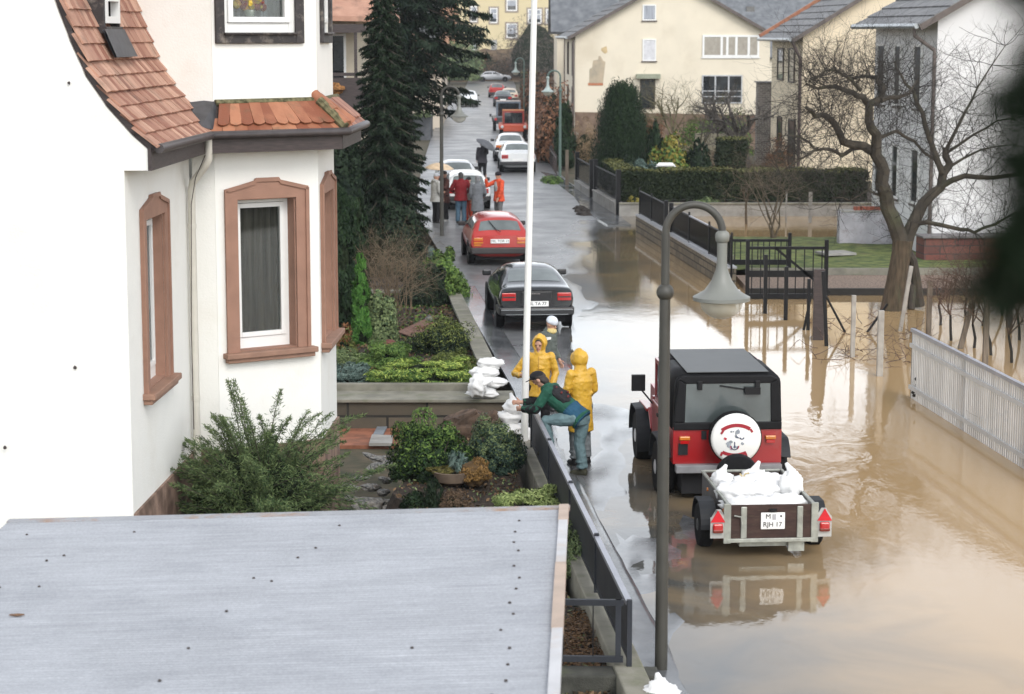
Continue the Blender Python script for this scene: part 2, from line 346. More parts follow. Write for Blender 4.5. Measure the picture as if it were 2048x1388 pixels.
# ------------------------------------------------------------------ the white house on the left
HA = radians(2.1); ea = V((sin(HA), cos(HA), 0)); eb = V((cos(HA), -sin(HA), 0))
C0 = V((XA(257, 24, 3), 24, 0))
def Hs(a, b, z=0): return C0 + ea * a + eb * b + UP * z
ZB = -.56
near_house = thing('white_house', 'white rendered house with clay tile roof and canted bay, brown window surrounds', 'house', tuple(Hs(2, -3, ZB)))
PROF = [(.36, 5.10), (.12, 5.34), (-.14, 5.64), (-.36, 5.97), (-.53, 6.37), (-.68, 6.80), (-.97, 7.6), (-1.45, 8.9)]
FA0, FA1 = (3.9, .34), (4.81, 1.6)
eA = (Hs(*FA1) - Hs(*FA0)); LA = eA.length; eA.normalize(); nA = eA.cross(UP)
def house_walls():
    m = MB()
    gp = [(-9, ZB), (0, ZB), (0, 4.87), (.29, 4.87), (.29, 5.10)] + [(b - .05, z - .04) for b, z in PROF[1:]] + [(-9, 8.86)]
    m.prism([Hs(0, b, z) for b, z in gp], ea * .3)
    W1 = (.74 + .22, 2.26 - .2, 2.16, 4.22)
    wall(m, Hs(.3, 0), ea, eb, 3.6, ZB, 5.2, [(W1[0] - .3, W1[1] - .3, W1[2], W1[3])])
    wall(m, Hs(3.9, .04), eb, -ea, .295, ZB, 9)
    wall(m, Hs(*FA0), eA, nA, LA, ZB, 5.3, [(.31, 1.19, 2.16, 4.22)]); wall(m, Hs(*FA0), eA, nA, LA, 5.3, 9, [(.16, 1.22, 6.42, 8.2)])
    wall(m, Hs(*FA1), ea, eb, 1.8, ZB, 5.3, [(.36, 1.4, 2.16, 4.22)]); wall(m, Hs(*FA1), ea, eb, 1.8, 5.3, 9, [(.5, 1.3, 6.42, 8.2)])
    wall(m, Hs(6.61, 1.6), -eb, ea, 7, ZB, 9)
    wall(m, Hs(3.9, -1.2), eb, -ea, 1.24, 5.2, 9)           # tower wall above the main roof
    build('wall', m, M_white, near_house)
    p = MB()                                                 # plinth
    pl = [(0, .03), (3.87, .03), (3.87, .37), FA0, FA1, (6.63, 1.63)]
    pp = MB(); panel(pp, Hs(.01, 0), ea, eb, 0, 3.9, ZB, .86, .002, .035); panel(pp, Hs(*FA0), eA, nA, -.03, LA + .03, ZB, .84, .002, .035)
    panel(pp, Hs(*FA1), ea, eb, 0, 1.8, ZB, .82, .002, .036); panel(pp, Hs(3.9, .035), eb, -ea, 0, .28, ZB, .85, .002, .036)
    build('plinth', pp, mat('brown_stained_plinth', (.17, .10, .07), .85, .4, 3, bump=.5, bscale=20, col2=(.30, .20, .15), dirt=(.06, .05, .035, .7)), near_house)
    ce = MB(); ce.prism([Hs(.3, -8.9, 8.88), Hs(6.4, -8.9, 8.88), Hs(6.4, 1.3, 8.88), Hs(.3, -1.3, 8.88)], V((0, 0, .1))); build('loft_floor', ce, M_dark, near_house)
house_walls()
M_curt = mat('dark_curtain', (.07, .06, .05), .9, .5, 2, stretch=(9, 9, .3)); M_net = mat('grey_net_curtain', (.34, .36, .40), .9, .35, 3, stretch=(7, 7, .2))
def trim_window(o, e, n, s0, s1, pane_mat=M_clear, curtain=M_curt, rl=.18, rr=.18, fd=0):
    z0, z1, zs = 2.16, 4.22, 4.36; w = s1 - s0; a0, a1 = s0 + rl, s1 - rr
    f = MB(); ring(f, o, e, n, a0 + .015, a1 - .015, z0, z1 - .01, .055, -.25 + fd, -.19 + fd, .16)
    win = build('window', f, M_wfr, near_house)
    s_ = MB(); ring(s_, o, e, n, a0 + .075, a1 - .075, z0 + .165, z1 - .07, .065, -.245 + fd, -.17 + fd); build('sash', s_, M_wfr, win, bevel=.006)
    g = MB(); panel(g, o, e, n, a0 + .13, a1 - .13, z0 + .22, z1 - .13, -.215 + fd, -.205 + fd); build('pane', g, pane_mat, win)
    c = MB()
    def cf(u, v):
        s = a0 + .02 + (a1 - a0 - .04) * u
        return o + e * s + UP * (z0 + (z1 - z0) * v) + n * (-.30 + .018 * sin(u * 46) + .01 * sin(u * 17))
    c.grid(cf, 60, 2); build('curtain', c, curtain, win, smooth=True)
    t = MB()
    panel(t, o, e, n, s0, a0, z0, z1, .002, .04); panel(t, o, e, n, a1, s1, z0, z1, .002, .04)
    q = [(0, z1), (w, z1), (w, zs), (.66 * w, zs + .10), (.64 * w, zs + .135), (.37 * w, zs + .135), (.35 * w, zs + .10), (0, zs)]
    t.prism([o + e * (s0 + x) + UP * z + n * .002 for x, z in q], n * .038)
    panel(t, o, e, n, s0 - .012, s0 + .04, z0, zs - .01, .041, .062); panel(t, o, e, n, s1 - .04, s1 + .012, z0, zs - .01, .041, .062)
    for (x0, y0), (x1, y1) in zip(q[2:7], q[3:8]):
        t.prism([o + e * (s0 + x0) + UP * (y0 - .045) + n * .041, o + e * (s0 + x0) + UP * (y0 + .008) + n * .041, o + e * (s0 + x1) + UP * (y1 + .008) + n * .041, o + e * (s0 + x1) + UP * (y1 - .045) + n * .041], n * .021)
    panel(t, o, e, n, a0 - .0, a0 + .014, z0, z1, -.26, .0); panel(t, o, e, n, a1 - .014, a1, z0, z1, -.26, .0); panel(t, o, e, n, a0, a1, z1 - .012, z1, -.26, .0); panel(t, o, e, n, a0 + .014, a1 - .014, z0 + .001, z0 + .014, -.4, .0)
    build('window_surround', t, M_sand, win)
    b = MB(); panel(b, o, e, n, s0 - .06, s1 + .08, z0 - .075, z0 + .0, -.2, .15); panel(b, o, e, n, s0 - .03, s1 + .05, z0 - .135, z0 - .076, .0, .11)
    build('window_sill', b, M_sand2, win, bevel=.012)
trim_window(Hs(0, 0), ea, eb, .74, 2.26, rl=.22, rr=.2, fd=.065)
trim_window(Hs(*FA0), eA, nA, .13, 1.37)
trim_window(Hs(*FA1), ea, eb, .16, 1.6, rl=.2, rr=.2, fd=.065)
def upper_window(o, e, n, s0, s1, dark_in):
    f = MB(); ring(f, o, e, n, s0 + .125, s1 - .125, 6.425, 8.2, .075, -.12, -.02, .13); w = build('window', f, M_wfr, near_house, bevel=.008)
    s_ = MB(); ring(s_, o, e, n, s0 + .20, s1 - .20, 6.56, 8.12, .075, -.1, .015); build('sash', s_, M_wfr, w, bevel=.008)
    g = MB(); panel(g, o, e, n, s0 + .26, s1 - .26, 6.62, 8.06, -.06, -.05); build('pane', g, M_clear, w)
    t = MB(); ring(t, o, e, n, s0, s1, 6.285, 8.35, .13, .002, .055); panel(t, o, e, n, s0 + .11, s1 - .11, 6.40, 6.43, .0, .1)
    build('window_surround', t, M_wood2, w, bevel=.01)
    c = MB()
    c.grid(lambda u, v: o + e * (s0 + .15 + (s1 - s0 - .3) * u) + UP * (6.45 + 1.7 * v) + n * (-.26 + .02 * sin(u * 40)), 50, 2); build('curtain', c, M_net, w, smooth=True)
    return w
M_wood2 = mat('weathered_dark_timber', (.030, .025, .025), .6, .3, 5, dirt=(.35, .30, .25, .55), dscale=7, bump=.2)
upper_window(Hs(*FA0), eA, nA, .04, 1.35, 0); upper_window(Hs(*FA1), ea, eb, .38, 1.42, 0)
def ornament():
    o = Hs(*FA0) + eA * .62 + nA * -.12 + UP * 6.72
    t = thing('window_flowers', 'yellow and orange flower arrangement behind the upper window pane of the white house', 'flowers', tuple(o))
    pot = MB().lathe([(.03, -.08), (.06, -.07), (.075, -.0), (.06, .01)], o, 12); build('pot', pot, mat('pale_pot', (.5, .55, .5), .5), t, smooth=True)
    cols = [(.62, .30, .05), (.60, .42, .06), (.25, .04, .03)]
    for k, cc in enumerate(cols):
        m = MB(); r = random.Random(k)
        for i in range(9):
            a = r.uniform(0, 2 * pi); q = r.uniform(.04, .21); m.blob(o + eA * (q * cos(a)) + UP * (.04 + abs(q * sin(a)) * .7) + nA * r.uniform(-.03, .03), .055, .3, 3, i, 6, 8)
        build('petals', m, mat('petal_%d' % k, cc, .8, .2, 30), t)
ornament()

# tiles
M_tile = mat('clay_tile', (.30, .125, .08), .75, .1, 4, col2=(.52, .31, .22), island=.55, bump=.3, bscale=35, dirt=(.09, .06, .045, .6), dscale=2.5, lo=.25, hi=.75)
M_tile2 = mat('red_clay_tile', (.24, .075, .035), .6, .1, 4, col2=(.40, .17, .09), island=.5, bump=.2, bscale=35, dirt=(.10, .085, .045, .7), dscale=3)
M_moss = mat('mossy_mortar', (.07, .07, .03), .95, .4, 14, bump=.6, bscale=40, col2=(.19, .17, .09))
def tile(mb, p, u, s, n, w, l, t, rnd_, rounded=True):      # p: lower centre; u: up the slope
    j = rnd_.uniform(-.004, .004); p = p + n * rnd_.uniform(0, .008) + s * j
    q = [(-w / 2, l), (w / 2, l), (w / 2, .035)] + ([(w * .28, .008), (0, 0), (-w * .28, .008)] if rounded else [(w / 2, 0), (-w / 2, 0)]) + [(-w / 2, .035)]
    mb.prism([p + s * x + u * (y + rnd_.uniform(-.006, .006)) for x, y in q], n * t)
def prof_at(tab, d):
    for (p, q) in zip(tab, tab[1:]):
        L = sqrt((q[0] - p[0]) ** 2 + (q[1] - p[1]) ** 2)
        if d <= L: k = d / L; return (p[0] + (q[0] - p[0]) * k, p[1] + (q[1] - p[1]) * k), ((q[0] - p[0]) / L, (q[1] - p[1]) / L)
        d -= L
    return q, ((q[0] - p[0]) / L, (q[1] - p[1]) / L)
def main_roof():
    r = random.Random(3); m = MB(); d = 0; row = 0
    while True:
        (b, z), (db, dz) = prof_at(PROF, d)
        if z > 8.7: break
        u = eb * db + UP * dz; n = (eb * dz - UP * db); lift = (u * 1 + n * -.13).normalized()
        nn = (n + u * .09).normalized()
        a = -.07 + (row % 2) * .085
        while a < 4.0:
            if not (.98 < a < 2.0 and z > 6.3): tile(m, Hs(a + .085, b, z) + n * .045, lift, ea, nn, .164, .36, .024, r, False)
            a += .172
        d += .21; row += 1
    build('roof_tiles', m, M_tile, near_house)
    s = MB(); s.prism([Hs(.04, b, z + .02) for b, z in PROF] + [Hs(.04, b - .05, z - .035) for b, z in PROF[::-1]], ea * 4.0); build('roof_deck', s, M_wood, near_house)
    # skirt roof round the bay
    k = MB()
    def skirt(p0, p1, q0, q1, nt, rows=2):                   # eave line p0-p1, wall line q0-q1
        for i in range(rows):
            for j in range(nt):
                f = (j + .5 + (.5 if i % 2 else 0)) / nt
                if f > .99: continue
                lo = p0.lerp(p1, f); hi = q0.lerp(q1, f); u = (hi - lo); L = u.length; u.normalize(); s_ = (p1 - p0).normalized(); n = s_.cross(u).normalized()
                if n.z < 0: n = -n
                w = (p1 - p0).lerp(q1 - q0, i * .4).length / nt * .98
                tile(k, lo + u * (L * i * .20 - .03) + n * (.02 + .030 * i), (u - n * .06).normalized(), s_, n, w, .30 if i == 0 else .46, .018, r)
    E0, E1, E2 = Hs(3.43, .36, 5.13), Hs(4.62, 2.0, 5.13), Hs(6.9, 2.0, 5.13)
    Wa, Wb, Wc = Hs(3.9, .36, 5.5), Hs(4.81, 1.6, 5.5), Hs(6.9, 1.6, 5.5)
    skirt(E0, E1, Wa, Wb, 11); skirt(E1, E2, Wb, Wc, 13)
    build('bay_roof_tiles', k, M_tile2, near_house)
    sd_ = MB(); sd_.add([E0, E1, Wb, Wa, E2, Wc], [(0, 1, 2, 3), (1, 4, 5, 2)]); build('bay_roof_deck', sd_, M_wood, near_house)
    dirn = (E1 - Wb)
    for p_, q_ in ((Wb + dirn * -.12 + UP * .06, Wb + dirn * .55 + UP * .055), (Wb + dirn * .45 + UP * .06, Wb + dirn * 1.02 + UP * .055), (Wb + UP * .05 + ea * .45 - eb * .05, Wb + dirn * 1.0 + UP * .05 + ea * .75)): h = MB(); h.tube([p_, q_], [.075, .10], 14); build('hip_tile', h, M_tile2, near_house, smooth=True)
    mo = MB(); mo.tube([Wa + UP * .01 + nA * .02, Wa.lerp(Wb, .5) + UP * .015 + nA * .02, Wb + UP * .02], .045, 8); mo.tube([Wb + dirn * -.05 + nA * .1, Wb + dirn * .9 + nA * .08], .07, 8); mo.tube([Wb + UP * .01, Wc + UP * .01 + eb * .02], .04, 8)
    build('mossy_mortar', mo, M_moss, near_house, smooth=True)
    le = MB(); le.add([Hs(3.2, .3, 5.22), Hs(3.5, .42, 5.18), Hs(3.98, .38, 5.56), Hs(3.8, .02, 5.52)], [(0, 1, 2, 3)]); build('valley_flashing', le, mat('lead_sheet', (.05, .05, .055), .5, .3, 6), near_house)
    # fascia, gutter, soffit
    f = MB(); pts = [Hs(-.02, .30, 0), Hs(3.40, .30, 0), Hs(4.60, 1.95, 0), Hs(6.9, 1.95, 0)]
    for p, q in zip(pts, pts[1:]): f.beam(p + UP * 5.0, q + UP * 5.0, .04, .26)
    f.add([p + UP * 4.872 for p in pts] + [Hs(6.9, 1.6, 4.872), Hs(4.81, 1.6, 4.872), Hs(3.9, .34, 4.872), Hs(3.9, 0, 4.872), Hs(0, 0, 4.872)], [(0, 1, 2, 3, 4, 5, 6, 7, 8)])
    build('fascia', f, M_wood, near_house)
    g = MB(); g.tube([Hs(.05, .40, 5.12), Hs(3.36, .40, 5.11), Hs(4.58, 2.05, 5.11), Hs(6.9, 2.05, 5.11)], .055, 10); build('gutter', g, mat('dark_gutter', (.06, .05, .05), .45, .2, 4), near_house, smooth=True)
    d_ = MB(); d_.tube([Hs(3.38, .36, 5.08), Hs(3.38, .36, 4.80), Hs(3.42, .30, 4.70), Hs(3.62, .10, 4.48), Hs(3.64, .075, 4.38), Hs(3.64, .075, .75)], .05, 12)
    d_.lathe([(.058, -.03), (.058, .03)], Hs(3.64, .075, 3.9), 12); d_.lathe([(.058, -.03), (.058, .03)], Hs(3.64, .075, 1.6), 12)
    build('downpipe', d_, mat('cream_downpipe', (.60, .57, .50), .45, .05), near_house, smooth=True)
    cb = MB(); cb.tube([Hs(3.25, .34, 4.86), Hs(3.5, .16, 4.55), Hs(3.53, .09, 4.2), Hs(3.50, .06, 2.5), Hs(3.52, .06, 1.2)], .006, 5); build('cable', cb, M_wood, near_house)
    # dormer in the main slope
    DM = Hs(1.12, -.44, .30); dm = MB(); panel(dm, DM, ea, eb, 0, .07, 6.2, 9, -1.2, 0); panel(dm, DM, ea, eb, .80, .87, 6.2, 9, -1.2, 0); panel(dm, DM, ea, eb, .0, .87, 6.12, 6.2, -.5, .03)
    dw = build('dormer', dm, M_wood2, near_house)
    fr = MB(); ring(fr, DM, ea, eb, .08, .79, 6.24, 8, .08, -.08, .02); ring(fr, DM, ea, eb, .16, .71, 6.5, 8, .05, -.06, .03); build('window_frame', fr, M_wfr, dw, world=False)
    gl = MB(); panel(gl, DM, ea, eb, .2, .68, 6.54, 7.9, -.05, -.04); build('pane', gl, M_glass, dw)
    ap = MB(); ap.add([Hs(1.02, -.44, 6.46), Hs(2.08, -.44, 6.46), Hs(2.16, -.30, 6.14), Hs(1.0, -.30, 6.14)], [(0, 1, 2, 3)]); ap.add([Hs(1.02, -.41, 6.47), Hs(2.08, -.41, 6.47), Hs(2.16, -.27, 6.14), Hs(1.0, -.27, 6.14)], [(0, 1, 2, 3)])
    build('lead_apron', ap, mat('lead_sheet', (.05, .05, .055), .5, .3, 6), dw)
main_roof()
def wall_marks():
    m = MB()
    for px, py, s in ((397, 160, .04), (138, 166, .018), (150, 735, .02), (10, 895, .02), (268, 268, .015)):
        p = P(px, py, 27.8 if px > 380 else 24); n = nA if px > 380 else -ea
        if px > 380: continue
        m.blob(p + n * .0, (s, .012, s), .5, 2, px, 6, 8)
    build('wall_chip', m, M_wood, near_house)
wall_marks()

# ------------------------------------------------------------------ carport roof in front
def carport():
    r0 = P(1140, 1017, 17.3); l0 = P(15, 1045, 17.5); L = (l0 - r0).length; el = (l0 - r0).normalized(); n = el.cross(ea).normalized()
    if n.z < 0: n = -n
    t = thing('carport', 'grey corrugated carport roof with dark screw heads in front of the white house', 'carport', (r0.x - 2, 14.5, -.5))
    m = bpy.data.materials.new('grey_fibre_sheet'); M_cp = mat('grey_fibre_sheet_', (.36, .375, .40), .55, .06, 1.4, bump=0, dirt=(.27, .285, .31, .6), dscale=.9)
    nt = M_cp.node_tree; N = nt.nodes; Lk = nt.links; b = N['Principled BSDF']
    tc = [q for q in N if q.type == 'TEX_COORD'][0]
    mp = N.new('ShaderNodeMapping'); mp.inputs['Rotation'].default_value = (0, 0, HA); mp.inputs['Scale'].default_value = (.6, 14, 1); Lk.new(tc.outputs['Object'], mp.inputs[0])
    nz = N.new('ShaderNodeTexNoise'); nz.inputs['Scale'].default_value = 1.6; nz.inputs['Detail'].default_value = 8; nz.inputs['Roughness'].default_value = .75; Lk.new(mp.outputs[0], nz.inputs['Vector'])
    rp = N.new('ShaderNodeValToRGB'); rp.color_ramp.elements[0].position = .3; rp.color_ramp.elements[0].color = (.76, .76, .77, 1); rp.color_ramp.elements[1].position = .7; rp.color_ramp.elements[1].color = (1.12, 1.12, 1.12, 1); Lk.new(nz.outputs['Fac'], rp.inputs[0])
    fine = N.new('ShaderNodeTexNoise'); fine.inputs['Scale'].default_value = 55; fine.inputs['Detail'].default_value = 4; Lk.new(tc.outputs['Object'], fine.inputs['Vector'])
    r3 = N.new('ShaderNodeValToRGB'); r3.color_ramp.elements[0].position = .35; r3.color_ramp.elements[0].color = (.90, .90, .90, 1); r3.color_ramp.elements[1].position = .68; r3.color_ramp.elements[1].color = (1.12, 1.12, 1.12, 1); Lk.new(fine.outputs['Fac'], r3.inputs[0])
    src = b.inputs['Base Color'].links[0].from_socket
    for q in (rp, r3):
        mx = N.new('ShaderNodeMix'); mx.data_type = 'RGBA'; mx.blend_type = 'MULTIPLY'; mx.inputs[0].default_value = .8; Lk.new(src, mx.inputs[6]); Lk.new(q.outputs[0], mx.inputs[7]); src = mx.outputs[2]
    Lk.new(src, b.inputs['Base Color'])
    s = MB(); depth = 6.6; nr = 230
    def fn(u, v):
        a = depth * u; h = .005 * sin(a * 2 * pi / .055)
        return r0 - ea * a + el * (.02 + (L - .02) * v) + n * h
    s.grid(fn, nr * 4, 2)
    build('roof_sheet', s, M_cp, t, smooth=True, sharp=0)
    e = MB(); e.beam(r0 - ea * 0 + el * .05 + n * .012, r0 - ea * depth + el * .05 + n * .012, .075, .05, n); build('edge_strip', e, mat('weathered_white_strip', (.52, .52, .53), .6, .1, 3, dirt=(.5, .38, .28, .8), dscale=1.6), t)
    for a0, a1 in ((0, .55), (1.95, 3.7)):
        e2 = MB(); e2.beam(r0 - ea * a0 + el * .05 + n * .016, r0 - ea * a1 + el * .05 + n * .016, .082, .05, n); build('tan_edge_strip', e2, mat('tan_painted_strip', (.44, .34, .27), .6, .15, 3, dirt=(.5, .46, .42, .6)), t)
    f = MB(); f.beam(r0 + el * 0 + n * .0 + ea * .02, l0 + ea * .02, .10, .03, n); build('back_strip', f, mat('lichen_strip', (.33, .34, .36), .8, .1, 4, dirt=(.34, .18, .08, 1.0), dscale=2.2, bump=.4, lo=.3), t)
    sc_ = MB(); r = random.Random(5); pts = [(.42 + .36 * i + r.uniform(-.06, .06), .36 + r.uniform(-.02, .08)) for i in range(17)]
    pts += [(2.1, 2.35), (1.2, 2.0), (1.5, 2.1), (2.2, 2.2), (3.0, 2.4), (3.9, 2.5), (1.25, 4.0), (1.4, 4.1), (2.2, 4.25), (2.2, 3.95), (3.0, 4.1), (3.9, 4.0), (4.6, 2.55), (.5, 3.6), (.5, 4.5), (4.7, 4.0), (.45, 1.9), (4.0, 1.0)]
    for a, l in pts: sc_.lathe([(.012, 0), (.010, .009), (.004, .012)], r0 - ea * a + el * l + n * .004, 8)
    build('screw_heads', sc_, mat('dark_screw', (.05, .04, .035), .7), t)
    for a, l, q, lab in ((3.0, 3.9, .4, 'brown dead leaf lying nearer the middle of the grey carport roof'), (3.75, 4.4, -.3, 'brown dead leaf lying at the lower left of the grey carport roof')):
        lf = MB(); lf.prism([r0 - ea * a + el * l + n * .01 + ea * (x * .02) + el * (y * .055 + x * q * .02) for x, y in ((0, -1), (1, -.3), (.7, .4), (0, 1), (-.9, .1))], n * .01)
        tag(build('dead_leaf', lf, mat('brown_leaf', (.16, .09, .05), .9)), lab, 'leaf')
    po = MB()
    for a, l in ((.2, .15), (.2, L - .15), (6.2, .15), (6.2, L - .15)):
        p = r0 - ea * a + el * l; po.beam(V((p.x, p.y, -.56)), p - n * .06, .1, .1, eb)
    po.beam(r0 - ea * .2 - n * .05 + el * .1, r0 - ea * 6.2 - n * .05 + el * .1, .08, .08); po.beam(r0 - ea * .2 - n * .05 + el * (L - .1), r0 - ea * 6.2 - n * .05 + el * (L - .1), .08, .08)
    build('post_frame', po, M_wood, t)
carport()
# ------------------------------------------------------------------ the other houses
M_cream = mat('cream_render', (.72, .65, .52), .9, .03, 1, bump=.15, bscale=20, dirt=(.50, .42, .30, .4), dscale=.35)
M_yellow = mat('yellow_ochre_render', (.70, .60, .44), .9, .04, 1, bump=.15, bscale=20, dirt=(.46, .36, .22, .4), dscale=.4)
M_grey_render = mat('pale_grey_render', (.66, .66, .66), .9, .03, 1, bump=.15, bscale=20, dirt=(.5, .5, .5, .3), dscale=.5)
M_far_yellow = mat('far_yellow_render', (.62, .53, .33), .9, .03, .3, dirt=(.5, .4, .22, .4), dscale=.15)
M_redplinth = mat('red_sandstone_plinth', (.17, .105, .08), .9, .3, 1.5, col2=(.24, .17, .12))
M_brownwin = mat('brown_window_wood', (.06, .045, .035), .5, .2)
M_stonefr = mat('grey_stone_frame', (.30, .25, .20), .8, .15)
def rows_mat(name, c1, c2, pitch, rot=0, depth=.6):           # roof of straight courses: a wave along the slope darkens each lower edge by its relief
    m = mat(name, c1, .7, .15, 2.5, col2=c2, dirt=(c1[0] * .6, c1[1] * .6, c1[2] * .55, .5)); return m
M_rgrey = mat('grey_roof_tile', (.15, .15, .155), .7, .15, 3, col2=(.23, .23, .23), dirt=(.10, .10, .10, .5), bump=.2, bscale=8)
M_slate = mat('slate_roof', (.12, .13, .145), .6, .15, 2, col2=(.18, .19, .2), bump=.3, bscale=3)
M_gutter = mat('roof_gutter', (.10, .08, .07), .5, .2, 4)
def gable_house(name, label, c, w, d, th, ze, rise, wallm, roofm, ov=.4, zb=-.3, eave_ov=.45, rows=11, kind='house'):
    ex = V((cos(th), -sin(th), 0)); ey = V((sin(th), cos(th), 0)); t = thing(name, label, kind, (c.x + ex.x * w / 2, c.y, zb))
    o = V((c.x, c.y, 0)); wm = MB(); zr = ze + rise
    wm.prism([o + UP * zb, o + ex * w + UP * zb, o + ex * w + UP * (ze - .05), o + ex * (w / 2) + UP * (zr - .05), o + UP * (ze - .05)], ey * d)
    build('wall', wm, wallm, t)
    rf = MB(); slope = rise / (w / 2); L = sqrt(1 + slope * slope)
    for sgn, x0 in ((1, 0), (-1, w)):
        u = (ex * sgn + UP * slope) / L; n = (UP - ex * sgn * slope) / L; run = (w / 2 + eave_ov) * L
        e0 = o + ex * x0 - u * (eave_ov * L) + UP * ze
        for i in range(rows):                                # overlapping courses with a real step each
            s0 = run * i / rows; s1 = run * (i + 1) / rows + .02
            p0 = e0 - ey * ov + u * s0 + n * .07; p1 = e0 - ey * ov + u * min(s1, run) + n * .03
            q = ey * (d + 2 * ov)
            rf.add([p0, p0 + q, p1 + q, p1, p0 - n * .06, p0 + q - n * .06, p1 + q - n * .05, p1 - n * .05], [(0, 3, 2, 1), (4, 5, 6, 7), (0, 1, 5, 4), (0, 4, 7, 3), (1, 2, 6, 5), (3, 7, 6, 2)])
    build('roof', rf, roofm, t)
    b = MB()
    for sgn, x0 in ((1, 0), (-1, w)):
        u = (ex * sgn + UP * slope) / L; n = (UP - ex * sgn * slope) / L; e0 = o + ex * x0 - u * (eave_ov * L) + UP * ze - ey * ov
        b.prism([e0 - n * .13 + ey * -.02, e0 + n * .03 + ey * -.02, e0 + u * ((w / 2 + eave_ov) * L) + n * .03 + ey * -.02, e0 + u * ((w / 2 + eave_ov) * L) - n * .13 + ey * -.02], ey * .05)
    build('bargeboard', b, M_gutter, t)
    g = MB()
    for sgn, x0 in ((1, 0), (-1, w)):
        e = o + ex * x0 - ex * sgn * (eave_ov + .06) + UP * (ze - slope * eave_ov + .0) - ey * (ov - .05); g.tube([e, e + ey * (d + 2 * ov - .1)], .075, 8)
    build('gutter', g, M_metalw if roofm is M_rgrey else M_gutter, t, smooth=True)
    return t, o, ex, ey
def wz(o, e, n, px, py):                                     # pixel -> (s, z) on the wall plane through o with normal n
    r = ray(px, py); c = V((0, 0, HC)); t = (o - c).dot(n) / r.dot(n); p = c + r * t; return (p - o).dot(e), p.z
def pwin(parent, o, e, n, x0, y0, x1, y1, **k):
    s0, z1 = wz(o, e, n, x0, y0); s1, z0 = wz(o, e, n, x1, y1)
    return simple_window(parent, o, e, n, min(s0, s1), max(s0, s1), z0, z1, **k)
def flatpart(name, parent, o, e, n, pts, m, d0=.003, d1=.02):
    mb = MB(); mb.prism([o + e * s + UP * z + n * d0 for s, z in (wz(o, e, n, *p) for p in pts)], n * (d1 - d0)); return build(name, mb, m, parent)

# cream gabled house across the gardens
cY = 118; cw = XA(1540, cY, 3) - XA(1150, cY, 3)
ch, o, ex, ey = gable_house('cream_house', 'cream house with broad gable, bare plaster patch and strip window behind the bare trees', V((XA(1150, cY, 3), cY, 0)), cw, 11, radians(-1.5), 6.40, 3.1, M_cream, M_rgrey)
n = -ey
pwin(ch, o, ex, n, 1285, 9, 1312, 41, rec=-.065, sill=M_gutter, curtain=(M_net, .1)); pwin(ch, o, ex, n, 1285, 78, 1312, 122, rec=-.065, sill=M_gutter, curtain=(mat('white_net', (.62, .62, .64), .9, .1), .0))
a = wz(o, ex, n, 1405, 70)[0]; b = wz(o, ex, n, 1518, 70)[0]
pwin(ch, o, ex, n, 1405, 70, 1518, 114, rec=-.065, fw=.11, mull=[a + (b - a) * q for q in (.34, .44, .60, .82)], sill=M_wfr, curtain=(mat('beige_blind', (.36, .33, .28), .9, .1), .0))
pwin(ch, o, ex, n, 1280, 158, 1310, 218, rec=-.065, frame=M_brownwin); flatpart('lintel', ch, o, ex, n, [(1272, 148), (1320, 148), (1320, 157), (1272, 157)], mat('green_lintel', (.30, .32, .24), .8), .003, .35)
a = wz(o, ex, n, 1404, 150)[0]; b = wz(o, ex, n, 1484, 150)[0]
pwin(ch, o, ex, n, 1404, 150, 1484, 207, rec=-.065, frame=mat('grey_frame', (.45, .46, .47), .6), mull=[a + (b - a) / 3, a + (b - a) * 2 / 3], transom=[wz(o, ex, n, 1404, 182)[1], wz(o, ex, n, 1404, 193)[1]])
flatpart('plaster_patch', ch, o, ex, n, [(1178, 166), (1206, 166), (1211, 124), (1206, 121), (1201, 112), (1197, 112), (1196, 119), (1186, 121), (1184, 135), (1179, 138)], mat('bare_plaster', (.40, .36, .28), .95, .2, 1.5, col2=(.52, .42, .30)), .003, .012)
flatpart('plaster_patch', ch, o, ex, n, [(1203, 96), (1213, 92), (1215, 104), (1210, 108), (1202, 101)], mat('stained_plaster', (.55, .42, .24), .95, .15, 3), .003, .012)
flatpart('brick_edge', ch, o, ex, n, [(1176, 166), (1206, 166), (1206, 171), (1176, 171)], mat('exposed_brick', (.42, .17, .09), .9), .003, .02)
flatpart('plinth', ch, o, ex, n, [(1150, 224), (1540, 230), (1540, 300), (1150, 300)], M_redplinth, .003, .06)
nl = -ex; s_ = MB()
for za, zb_ in ((4.0, 5.9), (1.6, 3.4)):
    for sa in (1.2, 6.5): simple_window(ch, o, ey, nl, sa, sa + 1.0, za, zb_, rec=-.065, frame=M_brownwin)
    for sa in (.6, 2.25): panel(s_, o, ey, nl, sa, sa + .55, za, zb_, .01, .05)
build('shutter', s_, M_brownwin, ch)
dp = MB(); dp.tube([o - ex * .1 - ey * .1 + UP * 6, o - ex * .1 - ey * .1], .06, 8); build('downpipe', dp, M_gutter, ch)

